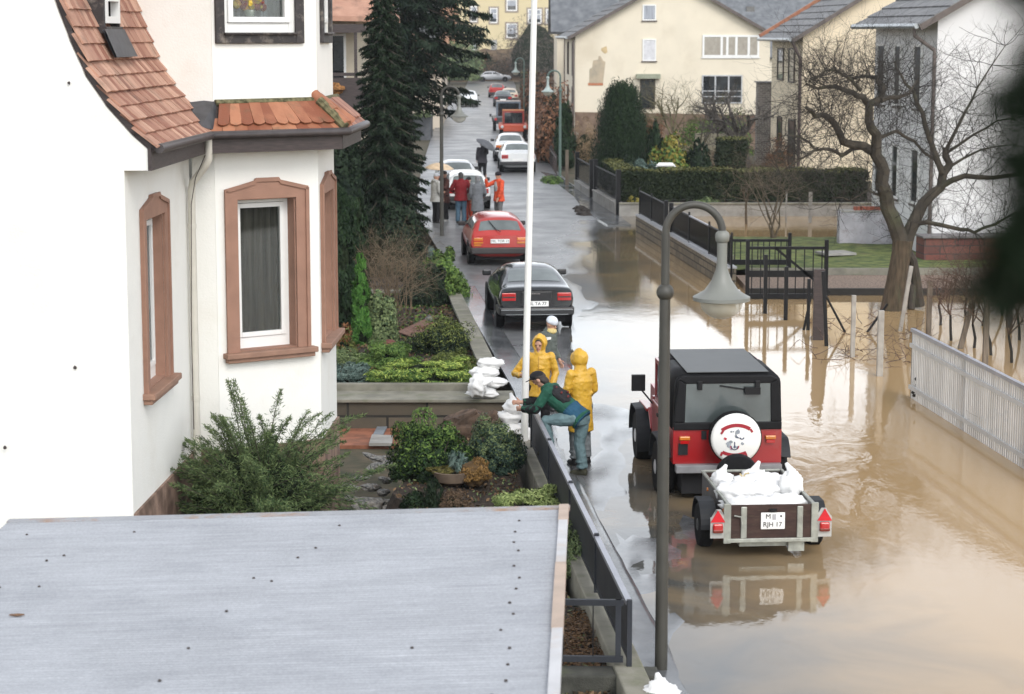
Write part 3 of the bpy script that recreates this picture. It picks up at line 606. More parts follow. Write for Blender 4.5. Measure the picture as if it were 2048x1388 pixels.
# slate-roofed house behind it
Y2 = 133; t = thing('slate_roof_house', 'house with plain grey slate roof behind the cream gabled house', 'house', (XA(1180, Y2), Y2 + 4, -.3))
x0, x1 = XA(1114, Y2, 4), XA(1400, Y2, 4); zt = ZA(57, Y2)
w_ = MB(); w_.prism([V((x0, Y2, -.3)), V((x0, Y2 + 10, -.3)), V((x0, Y2 + 10, zt)), V((x0, Y2 + 5, zt + 5)), V((x0, Y2, zt))], V((x1 - x0, 0, 0))); build('wall', w_, M_cream, t)
r_ = MB(); r_.prism([V((x0 - .4, Y2 - .4, zt - .35)), V((x0 - .4, Y2 + 5, zt + 5.1)), V((x0 - .4, Y2 + 5, zt + 5.3)), V((x0 - .4, Y2 - .5, zt - .2))], V((x1 - x0 + .8, 0, 0))); r_.prism([V((x0 - .4, Y2 + 10.4, zt - .35)), V((x0 - .4, Y2 + 10.5, zt - .2)), V((x0 - .4, Y2 + 5.01, zt + 5.3)), V((x0 - .4, Y2 + 5.01, zt + 5.1))], V((x1 - x0 + .8, 0, 0))); build('roof', r_, M_slate, t)
sk = MB(); p = P(1242, 3, Y2 + 4.0); sk.box(p, (.9, .9, 1.0)); build('dormer', sk, M_dark, t)
dp = MB(); dp.tube([V((x0 + .5, Y2 - .1, zt - .3)), V((x0 + .5, Y2 - .1, 0))], .06, 8); build('downpipe', dp, M_gutter, t)

# far slate house between the cream and the yellow one
Y3 = 190; t = thing('far_slate_house', 'distant house with big grey roof and small skylight below the misty hill', 'house', (XA(1500, Y3), Y3 + 5, -.3))
x0, x1 = XA(1395, Y3, 4), XA(1640, Y3, 4); zt = ZA(110, Y3)
w_ = MB(); w_.prism([V((x0, Y3, -.3)), V((x0, Y3 + 14, -.3)), V((x0, Y3 + 14, zt)), V((x0, Y3 + 7, zt + 6)), V((x0, Y3, zt))], V((x1 - x0, 0, 0))); build('wall', w_, M_cream, t)
r_ = MB(); r_.prism([V((x0 - .4, Y3 - .4, zt - .35)), V((x0 - .4, Y3 + 7, zt + 6.1)), V((x0 - .4, Y3 + 7, zt + 6.3)), V((x0 - .4, Y3 - .5, zt - .2))], V((x1 - x0 + .8, 0, 0))); build('roof', r_, M_slate, t)
sk = MB(); p = P(1500, 24, Y3 + 4.6); sk.box(p + V((0, -.2, .1)), (.75, .4, .8)); b_ = build('skylight', sk, M_glass, t)

# yellow house
yY = 92; th = radians(-3); yc = V((XA(1603, yY, 3), yY, 0))
yh, o, ex, ey = gable_house('yellow_house', 'ochre yellow house with grey tiled roof and brown downpipe beside the hedge', yc, 9.5, 7.6, th, 6.45, 2.9, M_yellow, M_rgrey, eave_ov=.55)
nl = -ex
for x0_, y0_, x1_, y1_ in ((1591, 96, 1578, 165), (1569, 96, 1556, 160), (1592, 240, 1577, 330), (1565, 234, 1555, 292)):
    pwin(yh, o, ey, nl, x0_, y0_, x1_, y1_, rec=-.065, frame=M_brownwin)
dp = MB(); q = o - ex * .12 - ey * .12; dp.tube([q + UP * 6.1 - ex * .4, q + UP * 5.9 - ex * .3, q + UP * 5.3, q], .07, 8); build('downpipe', dp, mat('brown_downpipe', (.075, .05, .045), .5), yh, smooth=True)
rt = MB(); L_ = o + ex * 2.2 + ey * 7.9 + UP * 7.9
rt.beam(o - ex * .5 + ey * 8.1 + UP * 6.25, o + ex * 4.75 + ey * 8.1 + UP * 9.45, .3, .2); build('verge_tile', rt, M_tile2, yh)

# white house on the right with brick base
wY = 58; th = TS; wc_ = V((XA(1868, wY, 3), wY, 0))
wh, o, ex, ey = gable_house('white_gabled_house', 'white house with grey tiled roof and brick base behind the gnarled apple tree', wc_, 10, 6.6, th, 6.95, 2.9, M_grey_render, M_rgrey, eave_ov=.6, ov=.3, rows=13)
nl = -ex
for x0_, x1_ in ((1848, 1829), (1806, 1790), (1774, 1756)):
    s1, z1 = wz(o, ey, nl, x0_, 72); s0, z0 = wz(o, ey, nl, x1_, 165)
    a, b = sorted((s0, s1)); simple_window(wh, o, ey, nl, a, b, 4.3, 6.1, rec=-.065, sill=M_gutter); simple_window(wh, o, ey, nl, a, b, 1.6, 3.2, rec=-.065, sill=M_gutter)
dp = MB(); q = o - ex * .1 - ey * .09; dp.tube([o - ex * .62 + ey * .1 + UP * 6.55, o - ex * .62 + ey * .1 + UP * 6.35, q + UP * 5.95, q + UP * 5.8, q + UP * .0], .055, 8); build('downpipe', dp, M_gutter, wh, smooth=True)
M_brick = brick_mat('dark_red_brick', (.11, .035, .03), (.17, .06, .045), (.05, .04, .04), w=.9, h=.22, msize=.015)
bb = MB(); bb.box(o + ex * 5 - ey * .45 + UP * .27, (10.9, .8, 1.22), -th); build('brick_base', bb, M_brick, wh)
co = MB(); co.box(o + ex * 5 - ey * .47 + UP * .905, (11, .9, .05), -th); build('base_coping', co, mat('dark_concrete', (.16, .15, .15), .9, .2), wh)

# neighbour house behind the conifers, left
nY = 64; x1 = XA(730, nY, 5); t = thing('neighbour_house', 'house with brown tiled roof and dark timber balcony behind the conifers', 'house', (x1 - 4, nY + 4, -.5))
w_ = MB(); w_.box((x1 - 4.3, nY + 5, 3.2), (8, 9, 7.5)); build('wall', w_, mat('beige_render', (.50, .44, .34), .9, .05), t)
r_ = MB(); r_.prism([V((x1 - 9.5, nY - .6, 6.9)), V((x1 + .55, nY - .6, 6.75)), V((x1 - .6, nY + 4, 9.2)), V((x1 - 9.5, nY + 4, 9.2))], V((0, 0, .15))); r_.prism([V((x1 + .55, nY - .6, 6.76)), V((x1 + .55, nY + 10, 6.76)), V((x1 - .6, nY + 10, 9.21)), V((x1 - .6, nY + 4, 9.21))], V((0, 0, .14))); build('roof', r_, M_tile, t)
bl = MB(); bl.box((x1 - 2.4, nY - .6, 6.55), (5, 1.0, .25)); bl.box((x1 - 2.4, nY - .55, 4.3), (5, 1.1, .2)); [bl.box((x1 - .2 - .95 * i, nY - 1.0, 5.4), (.09, .09, 2.3)) for i in range(5)]; bl.box((x1 - 2.4, nY - 1.05, 5.2), (5, .06, .1)); bl.box((x1 - 2.4, nY - 1.05, 4.75), (5, .03, .7)); build('balcony', bl, M_wood, t)
simple_window(t, V((x1 - 8, nY + .5, 0)), V((1, 0, 0)), V((0, -1, 0)), 4.2, 5.4, 4.6, 6.3, rec=-.065); simple_window(t, V((x1 - 8, nY + .5, 0)), V((1, 0, 0)), V((0, -1, 0)), 6.6, 7.4, 4.5, 6.4, rec=-.065)
fp = MB(); fp.blob((XA(672, nY) - .1, nY - 1.1, 4.75), (.5, .18, .22), .5, 3, 2); build('flower_box', fp, mat('dry_orange_plants', (.22, .10, .03), .9, .5, 20), t)

# cream building beyond the spruce, grey garden wall in front of it
bY = 143; t = thing('cream_street_building', 'low cream building standing along the far left side of the street', 'building', (XA(840, bY), bY + 8, -.2))
w_ = MB(); x0, x1 = XA(720, bY), XA(884, bY); w_.prism([V((x0, bY, -.2)), V((x1, bY, -.2)), V((x1 - .3, bY + 22, -.2)), V((x0, bY + 22, -.2))], V((0, 0, 3.9))); build('wall', w_, mat('pinkish_cream_render', (.60, .52, .42), .9, .04, .8), t)
r_ = MB(); r_.prism([V((x0, bY - .3, 3.7)), V((x1 + .3, bY - .3, 3.7)), V((x1 - 2.5, bY - .3, 6.5)), V((x0, bY - .3, 6.5))], V((0, 23, 0))); build('roof', r_, M_tile, t)
simple_window(t, V((x1, bY, 0)), V((-.0136, 1, 0)), V((1, .0136, 0)), 4, 5.2, 1.3, 2.6, rec=-.065); simple_window(t, V((x1, bY, 0)), V((-.0136, 1, 0)), V((1, .0136, 0)), 9, 10.2, 1.3, 2.6, rec=-.065)
gY = 128; t = thing('grey_garden_wall', 'dark grey rendered garden wall end with plants on top', 'wall', (XA(845, gY), gY, 0)); w_ = MB(); w_.box((XA(815, gY) , gY + 2, .65), (XA(861, gY) - XA(769, gY), 3.6, 1.4)); build('wall_body', w_, mat('grey_wall_paint', (.10, .105, .115), .8, .15), t)
co = MB(); co.box((XA(815, gY), gY + 2, 1.375), (XA(861, gY) - XA(769, gY) + .1, 3.7, .05)); build('coping', co, M_rgrey, t)

# far yellow apartment house on its bank
fY = 300; t = thing('yellow_apartment_house', 'tall yellow apartment house standing above the far end of the street', 'building', (XA(1010, fY), fY + 6, 2))
w_ = MB(); x0, x1 = XA(918, fY), XA(1150, fY); w_.prism([V((x0, fY, 1)), V((x1, fY, 1)), V((x1, fY, 17)), V((x0, fY, 17))], V((0, 14, 0))); build('wall', w_, M_far_yellow, t)
w_ = MB(); w_.prism([V((XA(880, fY), fY + 1, 1)), V((x0 - .01, fY + 1, 1)), V((x0 - .01, fY + 1, 17)), V((XA(880, fY), fY + 1, 17))], V((0, 10, 0))); build('side_wing', w_, mat('orange_render', (.42, .24, .15), .9), t)
r_ = MB(); r_.prism([V((x0 - 3, fY - .5, 17)), V((x1 + .5, fY - .5, 17)), V((x1 - 3, fY + 7, 22)), V((x0 + 3, fY + 7, 22))], V((0, 0, .2))); build('roof', r_, M_tile, t)
fo = V((0, fY, 0)); fe = V((1, 0, 0)); fn_ = V((0, -1, 0))
for x0_, y0_, x1_, y1_ in ((980, 16, 995, 46), (1013, 47, 1034, 76), (1013, -12, 1034, 22), (1056, 18, 1083, 47), (1092, 18, 1108, 47), (941, 78, 954, 100), (1056, -40, 1083, -10), (980, -40, 995, -12), (1092, -40, 1108, -12), (941, 12, 954, 44)):
    s0, z1 = wz(fo, fe, fn_, x0_, y0_); s1, z0 = wz(fo, fe, fn_, x1_, y1_)
    w = simple_window(t, fo, fe, fn_, s0, s1, z0, z1, rec=-.065, fw=.16, transom=[z0 + (z1 - z0) * .62], curtain=(M_net, .3))
    sr = MB(); ring(sr, fo, fe, fn_, s0 - .22, s1 + .22, z0 - .22, z1 + .22, .21, .0, .05); build('stone_surround', sr, M_stonefr, w)
dr = MB(); s0, z1 = wz(fo, fe, fn_, 982, 80); s1, z0 = wz(fo, fe, fn_, 994, 112); panel(dr, fo, fe, fn_, s0, s1, z0 - 1, z1, .003, .06); build('door', dr, mat('grey_door', (.34, .34, .33), .7), t)
bk = MB()
bk.grid(lambda u, v: V((XA(860 + 330 * v, 285), 281 + 19 * u, -.1 + (3.6 + 1.5 * v) * u ** .7 + .5 * noise.noise(V((v * 14, u * 4, 2))))), 14, 40); tag(build('embankment', bk, mat('brown_bank', (.10, .06, .04), .95, .4, .5, col2=(.16, .11, .06)), smooth=True), kind='structure')
# small brick wall at the yellow house
t = thing('brick_pier', 'grey brown brick wall pier between the cream and yellow houses', 'wall', (XA(1530, 104), 104, 0)); w_ = MB(); w_.box((XA(1531, 104), 104, 1.9), (.95, .7, 4.2)); build('pier_body', w_, brick_mat('grey_brown_brick', (.13, .11, .095), (.2, .17, .15), (.3, .28, .25), w=.25, h=.09, msize=.015), t)
co = MB(); co.box((XA(1531, 104), 104, 4.03), (1.1, .85, .06)); build('pier_cap', co, M_rgrey, t)
# ------------------------------------------------------------------ garden levels, walls, fences
M_conc = mat('mossy_concrete', (.22, .21, .17), .9, .2, 3, dirt=(.13, .14, .07, .8), dscale=2.2, bump=.3, bscale=30)
M_conc2 = mat('grey_concrete', (.30, .29, .27), .9, .15, 3, dirt=(.16, .15, .11, .6), bump=.25, bscale=30)
M_soil = mat('dark_garden_soil', (.022, .015, .011), .95, .4, 9, bump=.8, bscale=22, col2=(.05, .035, .025), dirt=(.06, .04, .025, .7), dscale=5)
M_stoneblk = brick_mat('rough_stone_block', (.15, .125, .09), (.24, .20, .14), (.05, .045, .035), w=.62, h=.19, msize=.02, bump=1)
M_slab = brick_mat('washed_concrete_block', (.075, .062, .042), (.13, .105, .075), (.02, .018, .015), w=1.4, h=.275, msize=.022, bump=1)
M_lawn = mat('lawn_turf', (.07, .11, .025), .95, .35, 3, col2=(.16, .19, .05), bump=.8, bscale=60, dirt=(.14, .11, .05, .6), dscale=1.3)
LBED = lambda y: interp(LE, y)
# garden beds at street level along the pavement, the sunken court by the house, left
def bed(name, y0, y1, xl, dz=0):
    mb = MB()
    def fn(u, v):
        y = y0 + (y1 - y0) * u; xr = LBED(y) - .30; x0 = xl(y); x = x0 + (xr - x0) * v
        return V((x, y, dz - .02 + .09 * noise.noise(V((x * 1.1, y * 1.1, 7))) + .03 * noise.noise(V((x * 4, y * 4, 1)))))
    mb.grid(fn, 60, 26); o = len(mb.v)
    e = [fn(i / 60, 0) for i in range(61)]; mb.add(e + [V((p.x - .25, p.y, -.56)) for p in e], [(i, i + 1, 62 + i, 61 + i) for i in range(60)])
    e = [fn(0, i / 26) for i in range(27)]; mb.add(e + [V((p.x, p.y - .2, -.56)) for p in e], [(i + 1, i, 27 + i, 28 + i) for i in range(26)])
    return tag(build(name, mb, M_soil, smooth=True), kind='structure')
bed('front_bed', 19.4, 33.2, lambda y: interp([(19, .4), (24, -.3), (27.0, -1.0), (29, -1.7), (31, -1.35), (33.2, -1.5)], y))
bed('rock_bed', 37.4, 53.5, lambda y: -6.4)
bed('back_bed', 53.6, 80.4, lambda y: -9)
# step wall of concrete blocks between court and rock bed
t = thing('block_step_wall', 'low garden wall of two mossy block courses with a wide concrete tread', 'wall', (-2, 36.6, -.5))
x0, x1 = XA(640, 36.6, 0), XA(1024, 36.6, 0)
w_ = MB(); w_.box(((x0 + x1) / 2, 36.75, -.32), (x1 - x0, .5, .60)); build('block_course', w_, M_slab, t)
w_ = MB(); w_.box(((x0 + x1) / 2, 36.9, .01), (x1 - x0 + .06, .95, .055)); build('tread', w_, M_conc, t, bevel=.01)
x2 = XA(968, 37.5, 0)
w_ = MB(); w_.box(((x0 + x2) / 2, 37.45, .05), (x2 - x0, .16, .22)); build('upper_kerb', w_, M_conc, t, bevel=.01)
# coping wall along the pavement
def strip(name, label, pts, w, z0, z1, m, cat, parent=None):
    mb = MB()
    for p, q in zip(pts, pts[1:]): mb.beam(V((p[0], p[1], (z0 + z1) / 2)), V((q[0], q[1], (z0 + z1) / 2)), w, z1 - z0)
    o = build(name, mb, m, parent, bevel=.012)
    if label: tag(o, label, cat)
    return o
p0, p1 = G(972, 722, .15), G(907, 583, .15)
cw_ = thing('coping_wall', 'low mossy concrete coping wall between the junipers and the wet pavement', 'wall', tuple(p0))
m_ = MB(); m_.beam(V((p0.x, p0.y, -.12)), V((p1.x, p1.y, -.12)), .24, .46); build('wall_body', m_, M_conc2, cw_)
m_ = MB(); m_.beam(V((p0.x, p0.y, .135)), V((p1.x, p1.y, .135)), .34, .06); m_.beam(V((p1.x + .17, p1.y + .15, .135)), V((p1.x - 3.0, p1.y + .15, .135)), .3, .06); build('coping', m_, M_conc, cw_, bevel=.012)
# court paving
m_ = MB(); c = [G(660, 892, -.5), G(800, 892, -.5), G(830, 850, -.5), G(660, 858, -.5)]
m_.prism([p - UP * .05 for p in c], V((0, 0, .06))); cp = thing('court_paving', 'red clay paving of the sunken court with grey stone slab steps', 'paving', tuple(c[0])); build('red_tiles', m_, mat('red_paving', (.26, .10, .055), .8, .25, 5, dirt=(.10, .06, .04, .5)), cp)
m_ = MB(); m_.prism([p for p in (G(738, 892, -.48), G(784, 892, -.48), G(786, 876, -.48), G(744, 874, -.48))], V((0, 0, .05))); build('stone_slab', m_, M_conc2, cp); m_ = MB(); m_.prism([G(746, 872, -.485), G(766, 872, -.485), G(776, 853, -.485), G(756, 853, -.485)], V((0, 0, .03))); build('stone_slab', m_, mat('blue_grey_slab', (.2, .22, .24), .8, .15), cp)

# grey panel fence on its low wall, in front by the pavement
fb0, fb1 = G(1258, 1330, .2), G(1064, 893, .2); fd = (fb1 - fb0); FL = fd.length; fd.normalize(); fr_ = V((fd.y, -fd.x, 0))
M_fence = mat('dark_grey_metal', (.026, .029, .036), .55, .2, 2, bump=.05, spec=.3, dirt=(.06, .06, .065, .5))
M_fence_t = mat('grey_metal_rail', (.34, .35, .39), .4, .06, 3, metal=.3)
t = thing('low_fence_wall', 'mossy low wall carrying the dark grey panel fence along the pavement', 'wall', tuple(fb0)); m_ = MB()
a_, b_ = fb0 - fd * 1.2, fb1 + fd * .6
m_.beam(V((a_.x, a_.y, -.2)), V((b_.x, b_.y, -.2)), .30, .78); build('wall_body', m_, M_conc, t, bevel=.02)
m_ = MB(); cr = G(1245, 1352, .1); cl = cr - eb * 4.2; m_.beam(V((cl.x, cl.y, -.1)), V((cr.x + .35, cr.y, -.1)), .34, .5); build('cross_wall', m_, mat('dark_mossy_stone', (.06, .06, .05), .9, .3, 5, dirt=(.10, .12, .04, .7), bump=.5), t, bevel=.02)
fn1 = thing('panel_fence', 'dark grey sheet metal panel fence with pale top rail beside the pavement', 'fence', tuple(fb0))
nsec = 4; top = .62
for i in range(nsec + 1):
    p = fb0 + fd * (FL * i / nsec); q = MB(); q.box(p + UP * (top / 2 + .02), (.05, .05, top + .06), -TS); build('post', q, M_fence, fn1)
for i in range(nsec):
    a = fb0 + fd * (FL * i / nsec + .04); b = fb0 + fd * (FL * (i + 1) / nsec - .04)
    q = MB(); q.beam(a + UP * .33, b + UP * .33, .015, .54); q.beam(a + UP * .07, b + UP * .07, .035, .04); build('panel', q, M_fence, fn1)
    q = MB(); q.beam(a + UP * (top + .005), b + UP * (top + .005), .06, .045); build('top_rail', q, M_fence_t, fn1)
gt = thing('garden_gate', 'grey metal frame gate beside the carport at the corner of the panel fence', 'gate', tuple(fb0))
g0 = fb0 - eb * .06; g1 = fb0 - eb * 1.9; q = MB()
q.beam(g0 + UP * .64, g1 + UP * .64, .045, .06); q.beam(g0 + UP * .06, g1 + UP * .06, .045, .06); q.beam(g0 + UP * .03 - eb * .05, g0 + UP * .67 - eb * .05, .05, .055, eb); q.beam(g1 + UP * .03, g1 + UP * .67, .05, .055, eb)
build('frame', q, M_fence, gt); q = MB(); [q.beam(g0 - eb * (.3 + .3 * i) + UP * .09, g0 - eb * (.3 + .3 * i) + UP * .61, .012, .012, eb) for i in range(6)]; build('bars', q, M_black, gt)

# right side: brick wall with mesh fence along the street
def along(px0, py0, px1, py1, z=0): return G(px0, py0, z), G(px1, py1, z)
a, b = along(1279, 462, 1462, 577); d = (b - a); L = d.length; d.normalize()
mw = thing('stone_street_wall', 'low layered stone wall with metal top standing in the flood water', 'wall', tuple(a)); m_ = MB(); m_.beam(a + UP * .1, b + UP * .1, .25, .82); build('wall_body', m_, M_stoneblk, mw)
m_ = MB(); m_.beam(a + UP * .53, b + UP * .53, .30, .05); build('coping', m_, mat('pale_metal_coping', (.45, .46, .47), .5, .1), mw)
mf = thing('mesh_fence', 'black mesh panel fence on the layered stone wall by the flooded street', 'fence', tuple(a + UP * .56))
M_mesh = bpy.data.materials.new('black_mesh'); M_mesh.use_nodes = True
def _mesh():
    nt = M_mesh.node_tree; N = nt.nodes; L_ = nt.links; b_ = N['Principled BSDF']; b_.inputs['Base Color'].default_value = (.006, .006, .006, 1); b_.inputs['Roughness'].default_value = .8; b_.inputs['Specular IOR Level'].default_value = .15
    tc = N.new('ShaderNodeTexCoord'); ck = N.new('ShaderNodeTexNoise'); ck.inputs['Scale'].default_value = 55; L_.new(tc.outputs['Object'], ck.inputs[0])
    mr = N.new('ShaderNodeMapRange'); mr.inputs[1].default_value = .42; mr.inputs[2].default_value = .5; mr.inputs[3].default_value = .35; mr.inputs[4].default_value = 1; L_.new(ck.outputs[0], mr.inputs[0]); L_.new(mr.outputs[0], b_.inputs['Alpha'])
_mesh()
for i, (f0, f1) in enumerate(((0, .16), (.16, .34), (.40, .60), (.60, .80), (.80, 1))):
    p, q = a + d * (L * f0 + .03), a + d * (L * f1 - .03)
    m_ = MB(); m_.beam(p + UP * .95, q + UP * .95, .01, .68); build('mesh_panel', m_, M_mesh, mf)
    m_ = MB(); m_.beam(p + UP * 1.31, q + UP * 1.31, .045, .035); m_.beam(p + UP * .60, q + UP * .60, .04, .03); build('rail', m_, M_black if i != 3 else M_fence_t, mf)
for f in (0, .16, .34, .40, .60, .80, 1):
    m_ = MB(); p = a + d * (L * f); w = .12 if f in (.34, .40) else .05; m_.box(p + UP * .85 - SL * .0, (w, w, 1.15), -TS); build('post', m_, M_black, mf)
# further up: low rendered walls with black railings
def rail_wall(name, label, a, b, h, fh, nbar, wallmat):
    t = thing(name, label, 'fence', tuple(a)); d = (b - a).normalized(); L = (b - a).length
    m_ = MB(); m_.beam(a + UP * (h / 2 - .1), b + UP * (h / 2 - .1), .22, h + .2); build('base_wall', m_, wallmat, t); m_ = MB(); m_.beam(a + UP * (h + .025), b + UP * (h + .025), .28, .05); build('coping', m_, M_conc2, t)
    m_ = MB(); m_.beam(a + UP * (h + fh), b + UP * (h + fh), .04, .05); m_.beam(a + UP * (h + .13), b + UP * (h + .13), .03, .04)
    for i in range(nbar): p = a + d * (L * (i + .5) / nbar); m_.box(p + UP * (h + fh / 2 + .05), (.035, .012, fh - .1), atan2(d.y, d.x))
    build('railing', m_, M_black, t)
    for p in (a, b): m_ = MB(); m_.box(p + UP * ((h + fh + .25) / 2), (.16, .16, h + fh + .25), -TS); build('post', m_, M_black, t)
rail_wall('iron_railing', 'black iron railing on low grey wall in front of the clipped hedge, nearer section', G(1236, 431), G(1191, 403), .42, .95, 26, M_conc2)
rail_wall('iron_railing', 'black iron railing on low grey wall beside the far lamp post, farther section', G(1183, 397), G(1154, 377), .32, .95, 22, M_conc2)
# retaining wall of the hedge
a, b = G(1238, 432), G(1840, 432)
hw = thing('hedge_retaining_wall', 'long rendered retaining wall under the clipped hedge', 'wall', tuple(a)); m_ = MB(); m_.beam(a + UP * .1, b + UP * .1, .25, .66); build('wall_body', m_, M_conc2, hw); m_ = MB(); m_.beam(a + UP * .45, b + UP * .45, .33, .05); build('coping', m_, M_conc, hw)
for px in (1572, 1620): m_ = MB(); p = G(px, 445); m_.box(p + UP * .4, (.12 if px == 1620 else .05, .08, 1.3)); tag(build('wooden_post', m_, M_conc2), 'thin grey post standing in brown water before the hedge wall' if px == 1572 else 'broad pale post standing in brown water before the hedge wall', 'post')
tag(build('garden_ground', MB().prism([V((G(1238, 432).x, 75.2, .38)), V((30, 75.2, .38)), V((30, 82, .38)), V((4.4, 82, .38))], V((0, 0, .02))), M_earth), kind='structure')
# lawn, path and edging
ly0, ly1 = 54.9, 65.5
tag(build('lawn', MB().grid(lambda u, v: V((XA(1440 - 55 * u, ly0 + 10.6 * u) + (26 - XA(1440 - 55 * u, ly0)) * v, ly0 + (ly1 - ly0) * u, .27 - .25 * max(0, u - .85) / .15 + .05 * noise.noise(V((u * 9, v * 30, 0))))), 30, 40), M_lawn, smooth=True), kind='structure')
tag(build('gravel_path', MB().prism([V((XA(1500, 51.6), 51.7, .0)), V((26, 51.7, .0)), V((26, 54.8, .0)), V((XA(1500, 51.6), 54.8, .0))], V((0, 0, .13))), mat('red_gravel', (.22, .15, .11), .95, .4, 22, col2=(.36, .27, .21), bump=.6, bscale=50)), kind='structure')
m_ = MB(); m_.box(((XA(1500, 54.9) + 26) / 2, 54.87, .15), (26 - XA(1500, 54.9), .12, .32)); tag(build('lawn_kerb', m_, M_conc), 'long concrete kerb at the front edge of the small lawn', 'kerb')
m_ = MB(); m_.box(((XA(1500, 51.6) + 26) / 2, 51.6, .05), (26 - XA(1500, 51.6), .12, .24)); tag(build('path_edging', m_, mat('dark_edging', (.03, .028, .025), .8)), 'dark board edging between the gravel path and the water', 'edging')
m_ = MB(); a, b = G(1322, 462), G(1462, 545); m_.beam(a + UP * .05, b + UP * .2, .2, .5); tag(build('driveway_wall', m_, M_conc), 'sloping concrete side wall of the flooded driveway beside the lawn', 'wall')
# pale block wall with brick cap
t = thing('pale_block_wall', 'pale grey square wall block with red bricks on its top at the end of the lawn', 'wall', tuple(G(1740, 500)))
wy = 62; m_ = MB(); m_.box((XA(1735, wy), wy, .55), (XA(1795, wy) - XA(1679, wy), .5, 1.3)); build('wall_body', m_, mat('pale_grey_block', (.42, .41, .44), .85, .15, 3, dirt=(.2, .12, .1, .5), dscale=4), t)
m_ = MB(); m_.box((XA(1720, wy), wy, 1.225), (XA(1760, wy) - XA(1679, wy), .56, .05)); build('coping', m_, M_conc2, t); m_ = MB(); [m_.box((XA(1712 + 12 * i, wy), wy - .1 + .05 * (i % 2), 1.30), (.17, .24, .10), .3 * i) for i in range(5)]; build('loose_bricks', m_, mat('loose_red_brick', (.33, .10, .06), .9), t)
m_ = MB(); m_.box((XA(1672, 58.5), 58.5, .33), (.9, .8, .06), .3); tag(build('stone_slab', m_, M_conc2), 'pale flat stone slab lying on the lawn by the grey block wall', 'slab')

# black iron gate standing in the flood
def gate(name, label, a, b, z0, z1, nb, mid=None, brace=False):
    t = thing(name, label, 'gate', tuple(a)); d = (b - a); L = d.length; d.normalize(); an = atan2(d.y, d.x)
    m_ = MB(); m_.beam(a + UP * z1, b + UP * z1, .05, .07); m_.beam(a + UP * z0, b + UP * z0, .06, .14)
    if mid: m_.beam(a + UP * mid, b + UP * mid, .05, .16)
    build('frame', m_, M_black, t)
    m_ = MB(); [m_.box(a + d * (L * (i + .5) / nb) + UP * ((z0 + z1) / 2), (.025, .025, z1 - z0), an) for i in range(nb)]; build('bars', m_, M_black, t)
    for p in (a, b): m_ = MB(); m_.box(p + UP * (z1 / 2), (.09, .09, z1 + .4), an); build('post', m_, M_black, t)
    if brace: m_ = MB(); m_.beam(a + d * (L * .35) + UP * z1, b + UP * .15 + d * .1, .05, .06); build('brace', m_, M_black, t)
    return t
gate('iron_gate', 'black iron bar gate with diagonal brace standing in the brown water', G(1494, 598), G(1651, 598), .06, 1.25, 9, .62, True)
gate('iron_gate', 'long low black iron fence at the lawn edge behind the braced gate', G(1440, 556), G(1578, 556), .42, 1.0, 12)
# posts in the water
M_pwood = mat('old_post_wood', (.16, .13, .10), .9, .25, 6, stretch=(4, 4, .5), bump=.3); M_pconc = mat('concrete_post', (.33, .31, .28), .9, .15, 6, bump=.2)
def wpost(px, py, ptop, w, m, label, lean=0, d=None):
    b = G(px, py); h = (py - ptop) / FPX * b.y * 1.0; q = MB(); q.beam(b - UP * .35, b + UP * h + V((lean, 0, 0)), w, d or w, V((0, 1, 0))); tag(build('post', q, m, bevel=.006), label, 'post', None); return b
wpost(1530, 627, 508, .085, M_black, 'thin black post in the water just left of the gate brace foot')
wpost(1571, 640, 532, .085, M_black, 'thin black post in the water under the middle of the iron gate')
wpost(1616, 660, 556, .07, M_black, 'thin black rod in the water left of the broad dark board')
wpost(1636, 680, 536, .23, M_wood, 'broad dark timber board standing upright in the water', .0, .08)
wpost(1655, 692, 540, .075, M_black, 'thin black leaning rod right of the broad dark board', -.12)
wpost(1705, 714, 588, .085, M_pconc, 'slim pale concrete post in the water beside the dark board')
wpost(1759, 752, 618, .11, M_pconc, 'stout concrete post with rounded top standing in the muddy water')
wpost(1796, 662, 530, .08, M_pconc, 'leaning pale post in front of the apple tree trunk', .25)
wpost(1857, 672, 560, .10, M_pwood, 'weathered wooden post right of the apple tree trunk')
wpost(1913, 697, 600, .10, M_pwood, 'slanting weathered wooden post behind the white slat fence', .3)
wpost(1970, 735, 590, .10, M_pwood, 'tall weathered post among the vines behind the white fence')
wpost(2018, 655, 545, .12, M_wood, 'dark post among the bare vines close to the brick base')
for (x0, y0, x1, y1, lab) in ((1700, 664, 1652, 592, 'thin black strut leaning from the dark board down to the right'), (1722, 664, 1775, 608, 'thin dark strut leaning from the water up to the apple tree'), (1604, 660, 1622, 590, 'thin dark strut leaning left of the broad board')):
    b = G(x0, y0); q = P(x1, y1, b.y); m_ = MB(); m_.tube([b - UP * .2, q], .028, 6); tag(build('strut', m_, M_black), lab, 'strut')
# white slat fence
a, b = G(1821, 795), G(2140, 996); d = (b - a); L = d.length; d.normalize(); an = atan2(d.y, d.x)
sf = thing('slat_fence', 'white vertical slat fence with grey top rail standing in flood water', 'fence', tuple(a))
M_slat = mat('white_fence_slat', (.50, .50, .49), .7, .1, 4, dirt=(.42, .42, .40, .6), dscale=1.2, island=.4)
m_ = MB(); nsl = int(L / .105)
for i in range(nsl): m_.box(a + d * (L * (i + .5) / nsl) + UP * .42, (.066, .010, 1.55), an)
build('slats', m_, M_slat, sf)
m_ = MB(); m_.beam(a + UP * 1.22, b + UP * 1.22, .07, .06); build('top_rail', m_, M_fence_t, sf)
m_ = MB(); nv = V((d.y, -d.x, 0)); m_.beam(a + UP * .95 + nv * .03, b + UP * .95 + nv * .03, .03, .07); m_.beam(a + UP * .2 + nv * .03, b + UP * .2 + nv * .03, .03, .07); build('back_rail', m_, M_slat, sf)
